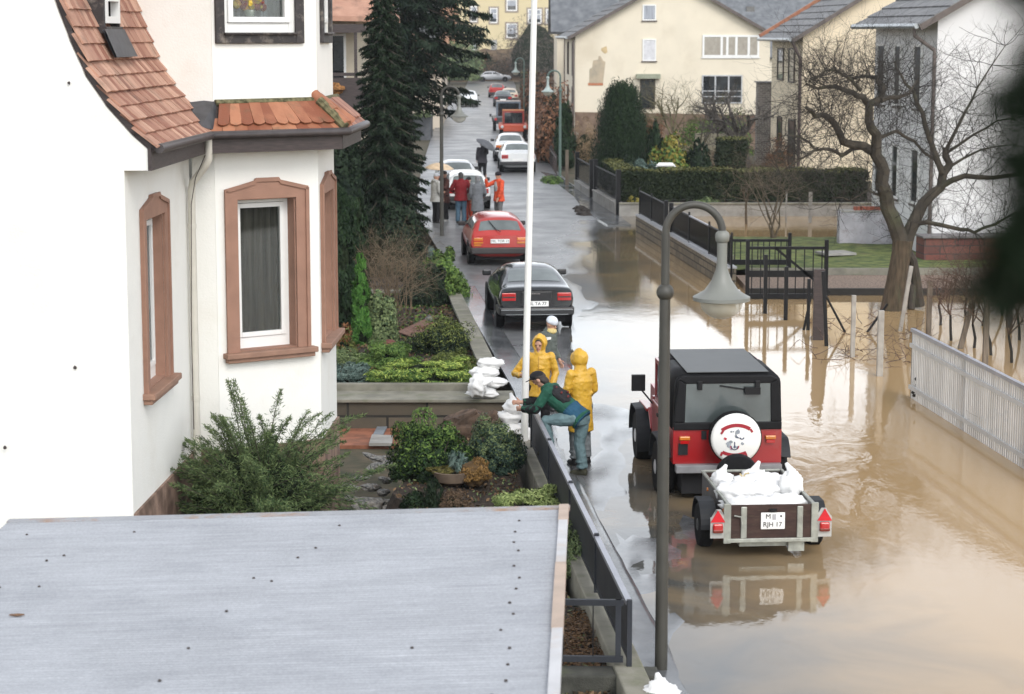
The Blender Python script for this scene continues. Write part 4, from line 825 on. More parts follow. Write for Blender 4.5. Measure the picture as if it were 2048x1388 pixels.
for f in (0.0, .38, .76):
    m_ = MB(); m_.box(a + d * (L * f) - nv * .035 + UP * .45, (.11, .05, 1.6), an); build('post', m_, M_slat if f else M_black, sf)
# far right: board fence and grey planks by the beech hedge
m_ = MB(); q = thing('board_fence', 'old grey upright board fence along the far right kerb', 'fence', tuple(G(1100, 345)))
a, b = G(1113, 352), G(1082, 300); d = (b - a); L = d.length; d.normalize(); r = random.Random(4)
for i in range(26): m_.box(a + d * (L * i / 26) + UP * .5, (.14, .03, 1.0 + r.uniform(-.15, .2)), atan2(d.y, d.x))
build('boards', m_, M_wood, q); m_ = MB(); m_.beam(a + UP * .8, b + UP * .8, .05, .08); build('rail', m_, M_wood, q)
for px, py, tp, lab in ((1079, 318, 240, 'tall pale grey plank at the near end of the beech hedge'), (1087, 315, 252, 'shorter pale grey plank beside the beech hedge'), (1147, 320, 262, 'pale wooden stake left of the tall clipped cypress, nearer one'), (1154, 322, 264, 'pale wooden stake touching the big clipped cypress'), (1134, 372, 300, 'dark wooden stake between the far lamp and the railing post')):
    b_ = G(px, py); h = (py - tp) / FPX * b_.y; m_ = MB(); m_.box(b_ + UP * (h / 2), (.28 if px < 1100 else .14, .08, h)); tag(build('stake', m_, M_pwood if px == 1134 else M_pconc), lab, 'stake')
tag(build('right_pavement', MB().prism([G(1080, 345, .0), G(1115, 352, .0), G(1153, 378, .0), G(1237, 434, .0), G(1262, 452, .0), G(1215, 452, .0), G(1168, 424, .0), G(1148, 396, .0), G(1112, 368, .0)], V((0, 0, .05))), M_pave), kind='structure')
m_ = MB()
for i, (px, py) in enumerate(((1160, 420), (1165, 426), (1168, 431))): m_.blob(G(px, py) , (.30, .4, .16), .5, 3, i, 8, 12)
tag(build('debris_heap', m_, mat('washed_up_debris', (.03, .024, .02), .9, .5, 8, bump=.6)), 'dark ragged heap of washed-up debris at the water edge by the driveway', 'debris')
# ------------------------------------------------------------------ vehicles: local axes x right, y forward, z up, origin below the tail
def paint(name, col, rough=.28): return mat(name, col, rough, .04, 2, coat=.6, spec=.5)
M_cglass = mat('car_glass', (.02, .024, .027), .03, .3, 2, spec=.9)
M_skyglass = mat('sky_toned_rear_glass', (.13, .15, .148), .12, .25, 1.5, spec=.8); M_bump = mat('dark_bumper_plastic', (.022, .022, .024), .55, .15)  # rear glass: reflected sky painted in as a pale grey base colour
M_red_l = mat('red_lamp', (.42, .012, .012), .15, .1, coat=.5); M_or_l = mat('orange_lamp', (.55, .17, .02), .2, .1, coat=.5); M_wh_l = mat('clear_lamp', (.55, .56, .56), .1, .1, coat=.5)
M_rim = mat('steel_rim', (.42, .42, .43), .35, .1, metal=.7)
def chaikin(A, closed):
    n = len(A)
    if closed: B = np.roll(A, -1, 0); Q = A * .75 + B * .25; R = A * .25 + B * .75; out = np.empty((2 * n,) + A.shape[1:]); out[0::2] = Q; out[1::2] = R; return out
    Q = A[:-1] * .75 + A[1:] * .25; R = A[:-1] * .25 + A[1:] * .75; out = np.empty((2 * (n - 1),) + A.shape[1:]); out[0::2] = Q; out[1::2] = R
    return np.concatenate([A[:1], out, A[-1:]])
class Loft:
    def __init__(s, st):
        A = []
        for i, (y, zb, zs, zt, wb, wm, ws, wt) in enumerate(st):
            cr = .035 if zt > 1.2 else .02; zm = zb + (zs - zb) * .55
            h = [(0, zb), (wb, zb), (wm, zm), (ws, zs), (wt, zt - cr), (0, zt)]
            A.append([(x, y, z, i) for x, z in h] + [(-x, y, z, i) for x, z in h[4:0:-1]])
        A = np.array(A, float)
        for _ in range(2): A = chaikin(A, False)
        B = A.transpose(1, 0, 2)
        for _ in range(2): B = chaikin(B, True)
        s.A = B.transpose(1, 0, 2); s.u = s.A[:, 0, 3]; s.nv = s.A.shape[1]
    def mesh(s):
        mb = MB(); nu, nv = s.A.shape[:2]; mb.v = [tuple(p[:3]) for r in s.A for p in r]
        mb.f = [(i * nv + j, (i + 1) * nv + j, (i + 1) * nv + (j + 1) % nv, i * nv + (j + 1) % nv) for i in range(nu - 1) for j in range(nv)]
        mb.f += [tuple(range(nv)), tuple(range(nu * nv - 1, (nu - 1) * nv - 1, -1))]; return mb
    def S(s, u, v):
        i = min(max(int(np.searchsorted(s.u, u)) - 1, 0), len(s.u) - 2); a = (u - s.u[i]) / max(1e-6, s.u[i + 1] - s.u[i])
        f = (v - .375) / .25; j = int(math.floor(f)); b = f - j; j0, j1 = j % s.nv, (j + 1) % s.nv
        A = s.A; return V((A[i, j0, :3] * (1 - a) + A[i + 1, j0, :3] * a) * (1 - b) + V((A[i, j1, :3] * (1 - a) + A[i + 1, j1, :3] * a)) * b) if False else V(tuple((A[i, j0, :3] * (1 - a) + A[i + 1, j0, :3] * a) * (1 - b) + (A[i, j1, :3] * (1 - a) + A[i + 1, j1, :3] * a) * b))
    def patch(s, c, off=.006, n=10):                         # c: four (u, v) corners in order round the pane
        mb = MB()
        def fn(a, b):
            u = (c[0][0] * (1 - a) + c[1][0] * a) * (1 - b) + (c[3][0] * (1 - a) + c[2][0] * a) * b
            v = (c[0][1] * (1 - a) + c[1][1] * a) * (1 - b) + (c[3][1] * (1 - a) + c[2][1] * a) * b
            p = s.S(u, v); du = s.S(u + .05, v) - s.S(u - .05, v); dv = s.S(u, v + .05) - s.S(u, v - .05); nn = dv.cross(du).normalized()
            ctr = V((0, p.y, .7))
            if nn.dot(p - ctr) < 0: nn = -nn
            return p + nn * off
        return mb.grid(fn, n, n)
def text_part(name, body, parent, loc, size, m, rx=pi / 2, rz=0, ext=.002):
    cu = bpy.data.curves.new(name, 'FONT'); cu.body = body; cu.size = size; cu.align_x = 'CENTER'; cu.align_y = 'CENTER'; cu.extrude = ext; cu.materials.append(m)
    o = bpy.data.objects.new(name, cu); COL.objects.link(o); o.location = loc; o.rotation_euler = (rx, 0, rz)
    me = bpy.data.meshes.new_from_object(o.evaluated_get(bpy.context.evaluated_depsgraph_get())); bpy.data.objects.remove(o)
    o = bpy.data.objects.new(name, me); COL.objects.link(o); o.location = loc; o.rotation_euler = (rx, 0, rz); o.parent = parent
    return o
RX = Matrix.Rotation(pi / 2, 3, 'Y')
def wheel(root, x, y, r, w, rimm=None, rr=.62):
    s = 1 if x > 0 else -1; c = V((x, y, r))
    t = MB().lathe([(r * .60, -w / 2), (r * .9, -w / 2), (r, -w * .32), (r, w * .32), (r * .9, w / 2), (r * .60, w / 2)], c, 28, RX)
    o = build('wheel', t, M_rubber, root, world=False, smooth=True)
    q = MB().lathe([(.02, .02), (r * .2, .03), (r * .5, -.01), (r * rr, .02), (r * rr, -w * .3)], c + V((s * (w / 2 - .02), 0, 0)), 20, RX if s > 0 else Matrix.Rotation(-pi / 2, 3, 'Y')); build('rim', q, rimm or M_rim, o, world=False, smooth=True); return o
HATCH = [(-2.0, .36, .80, .88, .60, .80, .77, .70), (-1.93, .28, .86, .95, .66, .835, .79, .72), (-1.62, .22, .9, 1.31, .68, .84, .79, .60), (-1.38, .20, .9, 1.375, .68, .84, .79, .575), (-.2, .20, .9, 1.41, .68, .84, .79, .58), (.42, .20, .9, 1.365, .68, .84, .79, .585), (1.02, .20, .89, 1.0, .68, .84, .79, .72), (1.55, .22, .80, .87, .68, .83, .77, .66), (1.93, .26, .70, .76, .66, .80, .72, .6), (2.0, .34, .55, .6, .58, .72, .66, .5)]
SEDAN = [(-2.2, .36, .84, .93, .60, .80, .77, .68), (-2.13, .28, .88, .97, .66, .835, .79, .70), (-1.62, .22, .9, 1.0, .68, .84, .79, .70), (-1.1, .20, .9, 1.345, .68, .84, .79, .57), (-.4, .20, .9, 1.40, .68, .84, .79, .56), (.3, .20, .9, 1.365, .68, .84, .79, .57), (.95, .20, .89, 1.0, .68, .84, .79, .72), (1.6, .22, .82, .89, .68, .83, .77, .68), (2.12, .26, .74, .8, .66, .80, .74, .64), (2.2, .34, .6, .64, .58, .74, .68, .55)]
COUPE = [(-2.25, .38, .84, .92, .58, .79, .75, .66), (-2.17, .28, .89, .985, .66, .83, .785, .70), (-1.75, .22, .91, 1.0, .68, .845, .79, .70), (-.85, .20, .9, 1.285, .68, .845, .79, .575), (-.25, .20, .89, 1.32, .68, .845, .79, .555), (.3, .20, .89, 1.27, .68, .845, .79, .57), (1.05, .20, .86, .95, .68, .845, .785, .70), (1.65, .22, .78, .84, .68, .83, .76, .64), (2.15, .26, .64, .69, .66, .78, .70, .58), (2.25, .34, .52, .55, .58, .70, .64, .5)]
def car(name, label, pos, rz, kind, m, tail=M_red_l, plate=None, roofm=None, bump=None, group=None, stripe=None, front_plate=None, L=None):
    st = {'hatch': HATCH, 'sedan': SEDAN, 'coupe': COUPE}[kind]; y0 = st[0][0]; st = [(a[0] - y0,) + a[1:] for a in st]
    if L: k = L / st[-1][0]; st = [(a[0] * k,) + a[1:] for a in st]
    lf = Loft(st); Ln = st[-1][0]; t = thing(name, label, 'car', pos, -rz, group)
    body = build('body', lf.mesh(), m, t, world=False, smooth=True, sharp=30)
    W = lambda nm, c, off=.006, mm=M_cglass, par=t, n=10: build(nm, lf.patch(c, off, n), mm, par, world=False, smooth=True, sharp=0)
    u1, u2 = (1.12, 2.0) if kind == 'hatch' else (2.08, 3.0)
    W('rear_window', [(u1 + .02, 4.08), (u1 + .02, 5.92), (u2 + .0, 5.88), (u2 + .0, 4.12)], mm=M_skyglass)
    wr0 = 5 if kind != 'hatch' else 5
    W('windscreen', [(wr0 + .06, 4.25), (wr0 + .06, 5.75), (wr0 + .93, 5.8), (wr0 + .93, 4.2)])
    ub, uf = (2.35, 5.45) if kind == 'hatch' else (2.75, 5.45)
    um = (ub + uf) / 2 + .25
    for a, b, c in ((3.2, 3.78, 0), (6.8, 6.22, 0)):
        W('side_window', [(ub - .25 if kind != 'hatch' else ub - .3, a), (um - .06, a), (um - .06, b), (ub + .2, b)]); W('side_window', [(um + .06, a), (uf + .25, a), (uf - .35, b), (um + .06, b)])
    if roofm: W('roof_panel', [(u2 + .05, 4.1), (u2 + .05, 5.9), (wr0, 5.9), (wr0, 4.1)], .004, roofm)
    # tail: bumper, lamps, plate
    b = MB(); b.box((0, -.03, .46), (1.60, .2, .17)); [b.box((s * .80, .30, .46), (.06, .62, .17), s * -.03) for s in (1, -1)]; build('rear_bumper', b, bump or M_bump, t, world=False, bevel=.03)
    b = MB(); b.box((0, Ln + .02, .42), (1.5, .16, .2)); build('front_bumper', b, bump or M_bump, t, world=False, bevel=.03)
    zt = st[0][2] - .07
    for s in (1, -1):
        b = MB(); b.box((s * .60, -.008, zt), (.30 if kind != 'hatch' else .26, .05, .17)); l = build('tail_lamp', b, tail, t, world=False, bevel=.012)
        b = MB(); b.box((s * .60, -.012, zt - .005), (.27, .05, .03)); build('lamp_band', b, M_bump if tail is M_red_l else M_red_l, l, world=False)
        b = MB(); b.box((s * .56, Ln - .03, .62), (.26, .08, .11)); build('headlight', b, M_wh_l, t, world=False, bevel=.015)
        mr = MB(); mr.box((s * .87, lf.S(5.6, 3).y, .97), (.2, .1, .13)); build('wing_mirror', mr, bump or M_bump, t, world=False, bevel=.03)
    r = .30
    for x in (-.735, .735):
        for y in (.86, Ln - .80):
            wheel(t, x, y, r, .19); a = MB().lathe([(.02, -.01), (r + .055, -.01), (r + .055, .01), (.02, .01)], (x * 1.126, y, r + .02), 24, RX); build('wheel_arch', a, M_dark, body, world=False)
    ub_ = MB(); ub_.box((0, Ln / 2, .26), (1.3, Ln * .9, .14)); build('underbody', ub_, M_dark, t, world=False)
    if plate:
        b = MB(); zp = .62 if kind != 'hatch' else .72; b.box((0, -.03, zp), (.52, .02, .115)); p = build('number_plate', b, M_paper, t, world=False)
        if len(plate) > 1: text_part('plate_text', plate, p, (0, -.042, zp), .098, M_ink)
    if front_plate: b = MB(); b.box((0, Ln + .11, .42), (.5, .02, .11)); build('number_plate', b, M_paper, t, world=False)
    return t, lf, body
def place(px, py, z=.02): p = G(px, py, z); return (p.x, p.y, z)
# black coupe and red hatchback in front
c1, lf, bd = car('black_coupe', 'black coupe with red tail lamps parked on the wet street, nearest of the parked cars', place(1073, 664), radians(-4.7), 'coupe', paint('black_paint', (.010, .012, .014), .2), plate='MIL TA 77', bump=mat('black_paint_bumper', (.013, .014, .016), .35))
q = MB(); q.tube([(0, 1.5, 1.28), (.0, 1.38, 1.5)], .006, 5); q.box((0, 1.5, 1.275), (.05, .09, .03)); build('aerial', q, M_bump, c1, world=False)
q = MB(); q.prism([(-.32, .012, .88), (.32, .012, .88), (.34, .012, .56), (-.34, .012, .56)], (0, -.04, 0)); build('tail_panel', q, mat('tail_panel_black', (.012, .012, .014), .3), c1, world=False, bevel=.01)
q = MB(); q.box((-.08, -.05, .84), (.3, .015, .02)); build('badge', q, M_chrome, c1, world=False)
q = MB(); q.box((0, -.137, .50), (1.55, .012, .016)); q.box((0, -.137, .40), (1.35, .012, .012)); build('bumper_strip', q, M_metalw, c1, world=False)
M_rp = paint('red_paint', (.40, .025, .018), .3)
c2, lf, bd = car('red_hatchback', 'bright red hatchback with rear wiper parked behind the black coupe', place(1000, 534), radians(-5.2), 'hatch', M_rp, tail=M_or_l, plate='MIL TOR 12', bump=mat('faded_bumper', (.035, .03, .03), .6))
q = MB(); q.tube([(.02, -.0, .985), (-.1, .10, 1.03), (-.30, .30, 1.27)], .012, 5); build('rear_wiper', q, M_bump, c2, world=False)
q = MB(); q.box((-.62, -.02, .61), (.2, .02, .05)); build('indicator', q, M_or_l, c2, world=False)
# cars by the group of people and beyond
M_wp = paint('white_paint', (.74, .75, .75), .3); M_wp2 = paint('greyish_white_paint', (.60, .62, .63), .3); M_gp = paint('dark_grey_paint', (.045, .05, .055), .35); M_bl = paint('worn_black_paint', (.02, .02, .023), .4)
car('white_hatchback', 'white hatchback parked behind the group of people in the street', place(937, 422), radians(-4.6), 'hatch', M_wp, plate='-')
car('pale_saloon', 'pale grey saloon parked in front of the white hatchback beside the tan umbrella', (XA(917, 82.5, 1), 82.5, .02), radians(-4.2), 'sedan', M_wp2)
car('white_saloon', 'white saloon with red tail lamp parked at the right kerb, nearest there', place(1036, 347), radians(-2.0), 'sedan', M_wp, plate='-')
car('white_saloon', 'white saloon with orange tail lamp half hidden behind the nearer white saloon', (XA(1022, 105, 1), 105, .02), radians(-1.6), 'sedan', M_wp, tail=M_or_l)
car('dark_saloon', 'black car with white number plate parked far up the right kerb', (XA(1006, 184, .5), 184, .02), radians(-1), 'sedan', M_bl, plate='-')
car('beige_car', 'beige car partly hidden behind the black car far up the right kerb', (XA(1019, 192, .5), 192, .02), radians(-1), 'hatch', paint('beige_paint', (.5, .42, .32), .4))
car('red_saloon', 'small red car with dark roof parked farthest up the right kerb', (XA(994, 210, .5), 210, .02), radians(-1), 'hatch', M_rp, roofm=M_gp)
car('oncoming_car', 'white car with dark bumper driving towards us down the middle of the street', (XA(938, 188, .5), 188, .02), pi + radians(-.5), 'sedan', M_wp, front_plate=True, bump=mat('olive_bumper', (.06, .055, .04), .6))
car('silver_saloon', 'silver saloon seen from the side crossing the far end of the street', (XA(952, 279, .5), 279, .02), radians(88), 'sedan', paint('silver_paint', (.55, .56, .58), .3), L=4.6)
# boxy off-road cars at the right kerb
def boxcar(name, label, pos, rz, m, topm, framem, H=1.75, W=1.55, L=3.5, open_=False):
    t = thing(name, label, 'car', pos, -rz); b = MB(); b.box((0, L / 2, .72), (W * .8, L, .45)); b.box((0, L - .5, .85), (W * .78, 1.0, .4)); build('body', b, m, t, world=False, bevel=.05)
    for s in (1, -1):
        f = MB(); f.box((s * W * .46, .45, .78), (W * .22, .85, .32)); f.box((s * W * .46, L - .6, .78), (W * .22, .9, .3)); build('fender', f, m, t, world=False, bevel=.08)
        h = MB().lathe([(.09, 0), (.09, .05), (.02, .06)], (s * W * .44, -.01, .80), 14, Matrix.Rotation(pi / 2, 3, 'X')); build('lamp', h, M_wh_l if open_ else M_red_l, t, world=False)
        for y in (.55, L - .65): wheel(t, s * (W / 2 - .05), y, .34, .2)
    f = MB(); e = V((1, 0, 0)); n = V((0, -1, 0)); ring(f, V((0, .08, 0)), e, n, -W * .42, W * .42, .9, H, .11, -.06, .0); build('screen_frame', f, framem, t, world=False)
    g = MB(); panel(g, V((0, .08, 0)), e, n, -W * .36, W * .36, .98, H - .1, -.04, -.02); build('windscreen', g, M_cglass, t, world=False)
    r = MB(); r.box((0, .08 + L * .28, H + .0), (W * .84, L * .5, .06)); [r.box((s * W * .41, .1 + L * .28, (H + .9) / 2), (.03, L * .48, H - .95)) for s in (1, -1)]; build('hood_top', r, topm, t, world=False, bevel=.03)
    mi = MB(); mi.box((-W * .62, .2, 1.05), (.14, .06, .2)); build('wing_mirror', mi, M_bump, t, world=False)
    return t
boxcar('orange_buggy', 'orange open buggy with framed windscreen between the white saloons and a dark off-road car', (XA(1027, 127, .6), 127, .02), radians(-1), paint('orange_paint', (.48, .075, .03), .4), mat('orange_canvas', (.40, .15, .05), .8), paint('dark_red_paint', (.25, .03, .02), .4), open_=True)
boxcar('dark_offroad_car', 'dark grey off-road car with broad rear window behind the orange buggy', (XA(1017, 138, .6), 138, .02), radians(-1), M_gp, mat('greyish_top', (.42, .36, .33), .6), paint('blue_grey_paint', (.13, .16, .20), .4), H=1.95, W=1.9)

# ---- the red off-road car
JX = V(place(1455, 962, 0)); jp = P(1454, 925, 28.6); TJ = radians(-3.9)
jeep = thing('red_offroad_car', 'red off-road car with black hardtop and white spare wheel cover standing in flood water', 'car', (jp.x, 28.6, -.04), -TJ)
jb = lambda nm, mb, m, par=jeep, **k: build(nm, mb, m, par, world=False, **k)
M_jred = mat('jeep_red', (.30, .008, .010), .3, .05, 2, coat=.5, dirt=(.20, .07, .05, .45), dscale=3); M_top = mat('black_hardtop', (.008, .008, .009), .6, .15, 3, bump=.08, bscale=120, spec=.18); M_flare = mat('grey_black_flare', (.022, .024, .027), .6, .1, spec=.25)
M_roof_t = mat('grey_hardtop_roof', (.045, .049, .049), .45, .1, 3)
b = MB()
b.box((0, .05, .81), (1.52, .1, .52)); b.box((-.735, .56, .81), (.05, .94, .52)); b.box((.735, .56, .81), (.05, .94, .52)); b.box((-.735, 1.58, .76), (.05, 1.1, .42)); b.box((.735, 1.58, .76), (.05, 1.1, .42))
b.box((0, 1.1, .55), (1.42, 2.0, .06)); b.box((0, 2.2, .86), (1.5, .12, .55)); b.prism([(-.66, 2.26, .62), (.66, 2.26, .62), (.66, 2.26, 1.12), (-.66, 2.26, 1.12)], (0, .02, 0))
b.prism([(.62, 2.28, .62), (.62, 2.28, 1.12), (-.62, 2.28, 1.12), (-.62, 2.28, .62)], (0, 1.12, 0)); jb('body', b, M_jred, bevel=.03)
gr = MB(); gr.box((0, 3.42, .84), (1.2, .06, .5)); jb('grille', gr, M_jred, bevel=.02)
dn = MB()
for s in (1, -1):
    d = MB(); d.box((s * .762, 1.62, .85), (.045, .82, .54)); do = jb('door', d, M_jred, bevel=.025)
    fr = MB(); e = V((0, 1, 0)); n = V((s, 0, 0)); ring(fr, V((s * .735, 0, 0)), e, n, 1.22, 2.0, 1.12, 1.74, .06, -.03, .01); build('window_frame', fr, M_jred, do, world=False)
    g = MB(); panel(g, V((s * .735, 0, 0)), e, n, 1.27, 1.95, 1.16, 1.69, -.02, -.005); build('side_glass', g, M_cglass, do, world=False)
    h = MB(); h.box((s * .79, 1.34, 1.0), (.03, .12, .04)); build('door_handle', h, M_black, do, world=False)
    f = MB()                                                  # flares as arcs over each wheel
    for yc_, zc in ((.66, .42), (3.02, .42)):
        R0 = .50; A0, A1 = (.12, .97) if yc_ < 1 else (-.12, 1.0)
        def fl(u, v, yc_=yc_, zc=zc): a = pi * (A0 + (A1 - A0) * u) ; return V((s * (.735 + .20 * v), yc_ - R0 * cos(a), zc + R0 * min(sin(a), .86) - .02 * v))
        o0 = len(f.v); f.grid(fl, 18, 3)
    fo = jb('fender_flare', f, M_flare); so = fo.modifiers.new('t', 'SOLIDIFY'); so.thickness = .02
    ft = MB(); ft.prism([(s * .45, 2.5, .84), (s * .80, 2.5, .84), (s * .80, 3.36, .82), (s * .45, 3.36, .82)], (0, 0, .05)); ft.prism([(s * .45, 2.2, .62), (s * .775, 2.2, .62), (s * .775, 2.52, .88), (s * .45, 2.52, .88)], (0, 0, .03)); jb('front_fender', ft, M_jred, bevel=.02)
    ta = MB(); ta.box((s * .60, -.025, .92), (.15, .05, .055)); t_ = jb('tail_lamp', ta, M_or_l, bevel=.012); ta = MB(); ta.box((s * .60, -.025, .868), (.12, .05, .045)); build('red_lamp', ta, M_red_l, t_, world=False)
    ws = MB(); ws.beam((s * .66, 2.15, 1.1), (s * .62, 1.95, 1.76), .06, .05, V((1, 0, 0))); dn.v += []; o_ = jb('windscreen_pillar', ws, M_jred)
    for y in (.66, 3.02): wheel(jeep, s * (.79 if y < 1 else .775), y, .385, .25, mat('white_steel_rim', (.66, .66, .66), .4, .05), .58)
    hl = MB().lathe([(.09, 0), (.085, .03), (.02, .045)], (s * .42, 3.45, .90), 16, Matrix.Rotation(-pi / 2, 3, 'X')); jb('headlight', hl, M_wh_l)
ws = MB(); ws.prism([(-.6, 2.13, 1.14), (.6, 2.13, 1.14), (.57, 1.96, 1.70), (-.57, 1.96, 1.70)], (0, .01, 0)); jb('windscreen', ws, M_cglass)
# hardtop shell with rounded edges: side walls, roof, rear frame
def shell(z, w, k):
    pts = [];
    return pts
ht = MB()
def ring_pts(y, w0, w1, z0, z1, r=.13):
    p = [(-w0, z0)]; p += [(-w1 + r * (1 - cos(a)) - 0, z1 - r + r * sin(a)) for a in (0, .4, .8, 1.2, pi / 2)]; q = [(-x, z) for x, z in p[::-1]]; return [V((x, y, z)) for x, z in p + q]
secs = [ring_pts(.0, .755, .725, 1.03, 1.77), ring_pts(.04, .765, .74, 1.03, 1.81), ring_pts(1.2, .765, .735, 1.03, 1.83)]
for a_, b_ in zip(secs, secs[1:]):
    n_ = len(a_); ht.add(a_ + b_, [(i, i + 1, n_ + i + 1, n_ + i) for i in range(n_ - 1)])
rl = [V((x, y, z)) for y in (1.2, 2.0) for x, z in ((-.71, 1.72), (-.66, 1.80), (-.56, 1.825), (.56, 1.825), (.66, 1.80), (.71, 1.72))]; ht.add(rl, [(i, i + 1, 7 + i, 6 + i) for i in range(5)])
top = jb('hardtop', ht, M_top, smooth=True); so = top.modifiers.new('t', 'SOLIDIFY'); so.thickness = .03
rp_ = MB(); rp_.prism([(-.57, .03, 1.826), (.57, .03, 1.826), (.57, 1.98, 1.852), (-.57, 1.98, 1.852)], (0, 0, .012)); build('roof_skin', rp_, M_roof_t, top, world=False, bevel=.006)
rf = MB(); E = V((1, 0, 0)); Nn = V((0, -1, 0)); O0 = V((0, 0, 0))
rf.prism([(-.755, .02, 1.03), (-.755, .02, 1.14), (.755, .02, 1.14), (.755, .02, 1.03)], (0, -.05, 0))
rf.prism([(-.755, .02, 1.14), (-.60, .02, 1.14), (-.585, .02, 1.68), (-.70, .02, 1.74)], (0, -.05, 0)); rf.prism([(.755, .02, 1.14), (.70, .02, 1.74), (.585, .02, 1.68), (.60, .02, 1.14)], (0, -.05, 0)); rf.prism([(-.70, .02, 1.74), (-.585, .02, 1.68), (.585, .02, 1.68), (.70, .02, 1.74), (.58, .02, 1.79), (-.58, .02, 1.79)], (0, -.05, 0))
build('rear_frame', rf, M_top, top, world=False, bevel=.015)
g = MB(); g.prism([(-.60, .0, 1.14), (.60, .0, 1.14), (.585, .0, 1.68), (-.585, .0, 1.68)], (0, -.012, 0)); rw = jb('rear_window', g, mat('tinted_rear_glass', (.07, .085, .085), .06, .3, 1.2, spec=.8))
q = MB(); q.box((-.40, -.045, 1.66), (.07, .03, .13)); q.box((.40, -.045, 1.66), (.07, .03, .13)); build('hinge', q, M_black, rw, world=False, bevel=.012)
q = MB(); q.tube([(.32, -.03, 1.58), (-.12, -.03, 1.65)], .011, 5); q.box((.33, -.05, 1.58), (.22, .05, .10)); build('rear_wiper', q, M_black, rw, world=False)
q = MB(); q.box((-.62, -.008, .765), (.13, .03, .16)); jb('fuel_flap', q, M_dark); q = MB(); q.box((-.33, -.008, .96), (.07, .03, .12)); jb('tailgate_latch', q, M_dark)
q = MB(); q.box((-.40, -.06, .50), (.66, .14, .11)); q.box((.5, -.06, .50), (.5, .14, .11)); jb('rear_bumper', q, mat('grey_bumper_steel', (.22, .22, .23), .5, .15), bevel=.01)
q = MB(); q.tube([(0, -.05, .45), (0, -.35, .45)], .035, 8); q.blob((0, -.36, .47), .045, 0); jb('tow_hook', q, M_metalw)
q = MB(); q.box((0, 1.7, .40), (1.1, 3.2, .22)); q.box((0, .35, .30), (1.25, .6, .36)); q.blob((0, .66, .30), (.2, .16, .18), 0); q.box((.25, .1, .22), (.5, .1, .18)); q.tube([(-.72, .66, .38), (.72, .66, .38)], .06, 8); q.tube([(-.72, 3.02, .38), (.72, 3.02, .38)], .05, 8); jb('chassis', q, M_dark)  # frame and axles, with lower black boxes standing in for the shade underneath
q = MB(); q.box((0, 3.58, .5), (1.35, .12, .12)); jb('front_bumper', q, M_black)
mi = MB(); mi.box((-1.0, 1.92, 1.38), (.20, .07, .24)); mi.tube([(-.95, 1.92, 1.27), (-.78, 1.95, 1.06)], .014, 6); jb('wing_mirror', mi, M_black, bevel=.035); mi = MB(); mi.box((1.0, 1.92, 1.20), (.20, .07, .24)); mi.tube([(.93, 1.92, 1.08), (.78, 1.95, 1.03)], .014, 6); jb('wing_mirror', mi, M_black, bevel=.02)
for s, (sx, sz) in enumerate(((-.35, 1.15), (.35, 1.15))): q = MB(); q.box((sx, 1.35, sz), (.42, .12, .5)); q.blob((sx, 1.36, sz + .36), (.13, .05, .10), 0); jb('seat', q, M_dark, bevel=.04)
# spare wheel with white cover and emblem
sp = MB().lathe([(.30, -.10), (.36, -.07), (.365, .06), (.33, .10)], (.07, -.20, .96), 36, Matrix.Rotation(pi / 2, 3, 'X')); spw = jb('spare_wheel', sp, M_rubber, smooth=True)
cv = MB().lathe([(.345, .02), (.352, .07), (.34, .105), (.31, .12), (.01, .125)], (.07, -.20, .96), 44, Matrix.Rotation(pi / 2, 3, 'X')); cvo = build('wheel_cover', cv, mat('white_vinyl', (.76, .76, .73), .4, .03), spw, world=False, smooth=True, sharp=50)
def arcband(mb, cx, cz, r0, r1, a0, a1, y):
    mb.add([V((cx + r * cos(a0 + (a1 - a0) * i / 14), y, cz + r * sin(a0 + (a1 - a0) * i / 14))) for i in range(15) for r in (r0, r1)], [(2 * i, 2 * i + 1, 2 * i + 3, 2 * i + 2) for i in range(14)])
yE = -.3285
for cx, cz, ra, rb, aa, ab, ends in ((.07, .80, .325, .375, 58, 126, ((-.13, 1.055, .6), (.275, 1.075, -.6))), (.05, 1.12, .36, .405, 243, 294, ((-.135, .755, .3), (.205, .74, -.3)))):
    em = MB(); arcband(em, cx, cz, ra, rb, radians(aa), radians(ab), yE); [em.box((x, yE - .001, z), (.03, .002, .055), Matrix.Rotation(a, 3, 'Y')) for x, z, a in ends]; build('emblem_banner', em, mat('dark_red_print', (.30, .008, .02), .5), spw, world=False)
e2 = MB(); r = random.Random(8)
for i in range(9):
    x, z = .05 + r.uniform(-.11, .13), .92 + r.uniform(-.10, .15); R_ = r.uniform(.012, .045)
    e2.add([V((x + R_ * cos(k * .7) * r.uniform(.6, 1.2), yE, z + R_ * sin(k * .7) * r.uniform(.6, 1.2))) for k in range(9)], [tuple(range(9))])
build('emblem_grey', e2, mat('blue_grey_print', (.30, .33, .36), .5, .3, 20), spw, world=False)
e3 = MB(); arcband(e3, .045, .855, .038, .052, radians(170), radians(370), yE - .0005); e3.box((.045, yE, .875), (.014, .001, .09)); e3.add([V((.05, yE, 1.06)), V((.075, yE, 1.0)), V((.12, yE, .965)), V((.06, yE, .975))], [(0, 1, 2, 3)]); arcband(e3, .145, .985, .02, .036, radians(190), radians(350), yE); build('emblem_blue', e3, mat('navy_print', (.02, .03, .08), .5), spw, world=False)
e4 = MB(); e4.box((-.085, yE, .965), (.04, .001, .03), Matrix.Rotation(.5, 3, 'Y')); arcband(e4, .045, .865, .053, .064, radians(180), radians(235), yE - .0003); arcband(e4, .045, .865, .053, .064, radians(305), radians(360), yE - .0003); build('emblem_red', e4, mat('red_print', (.42, .03, .05), .5), spw, world=False)

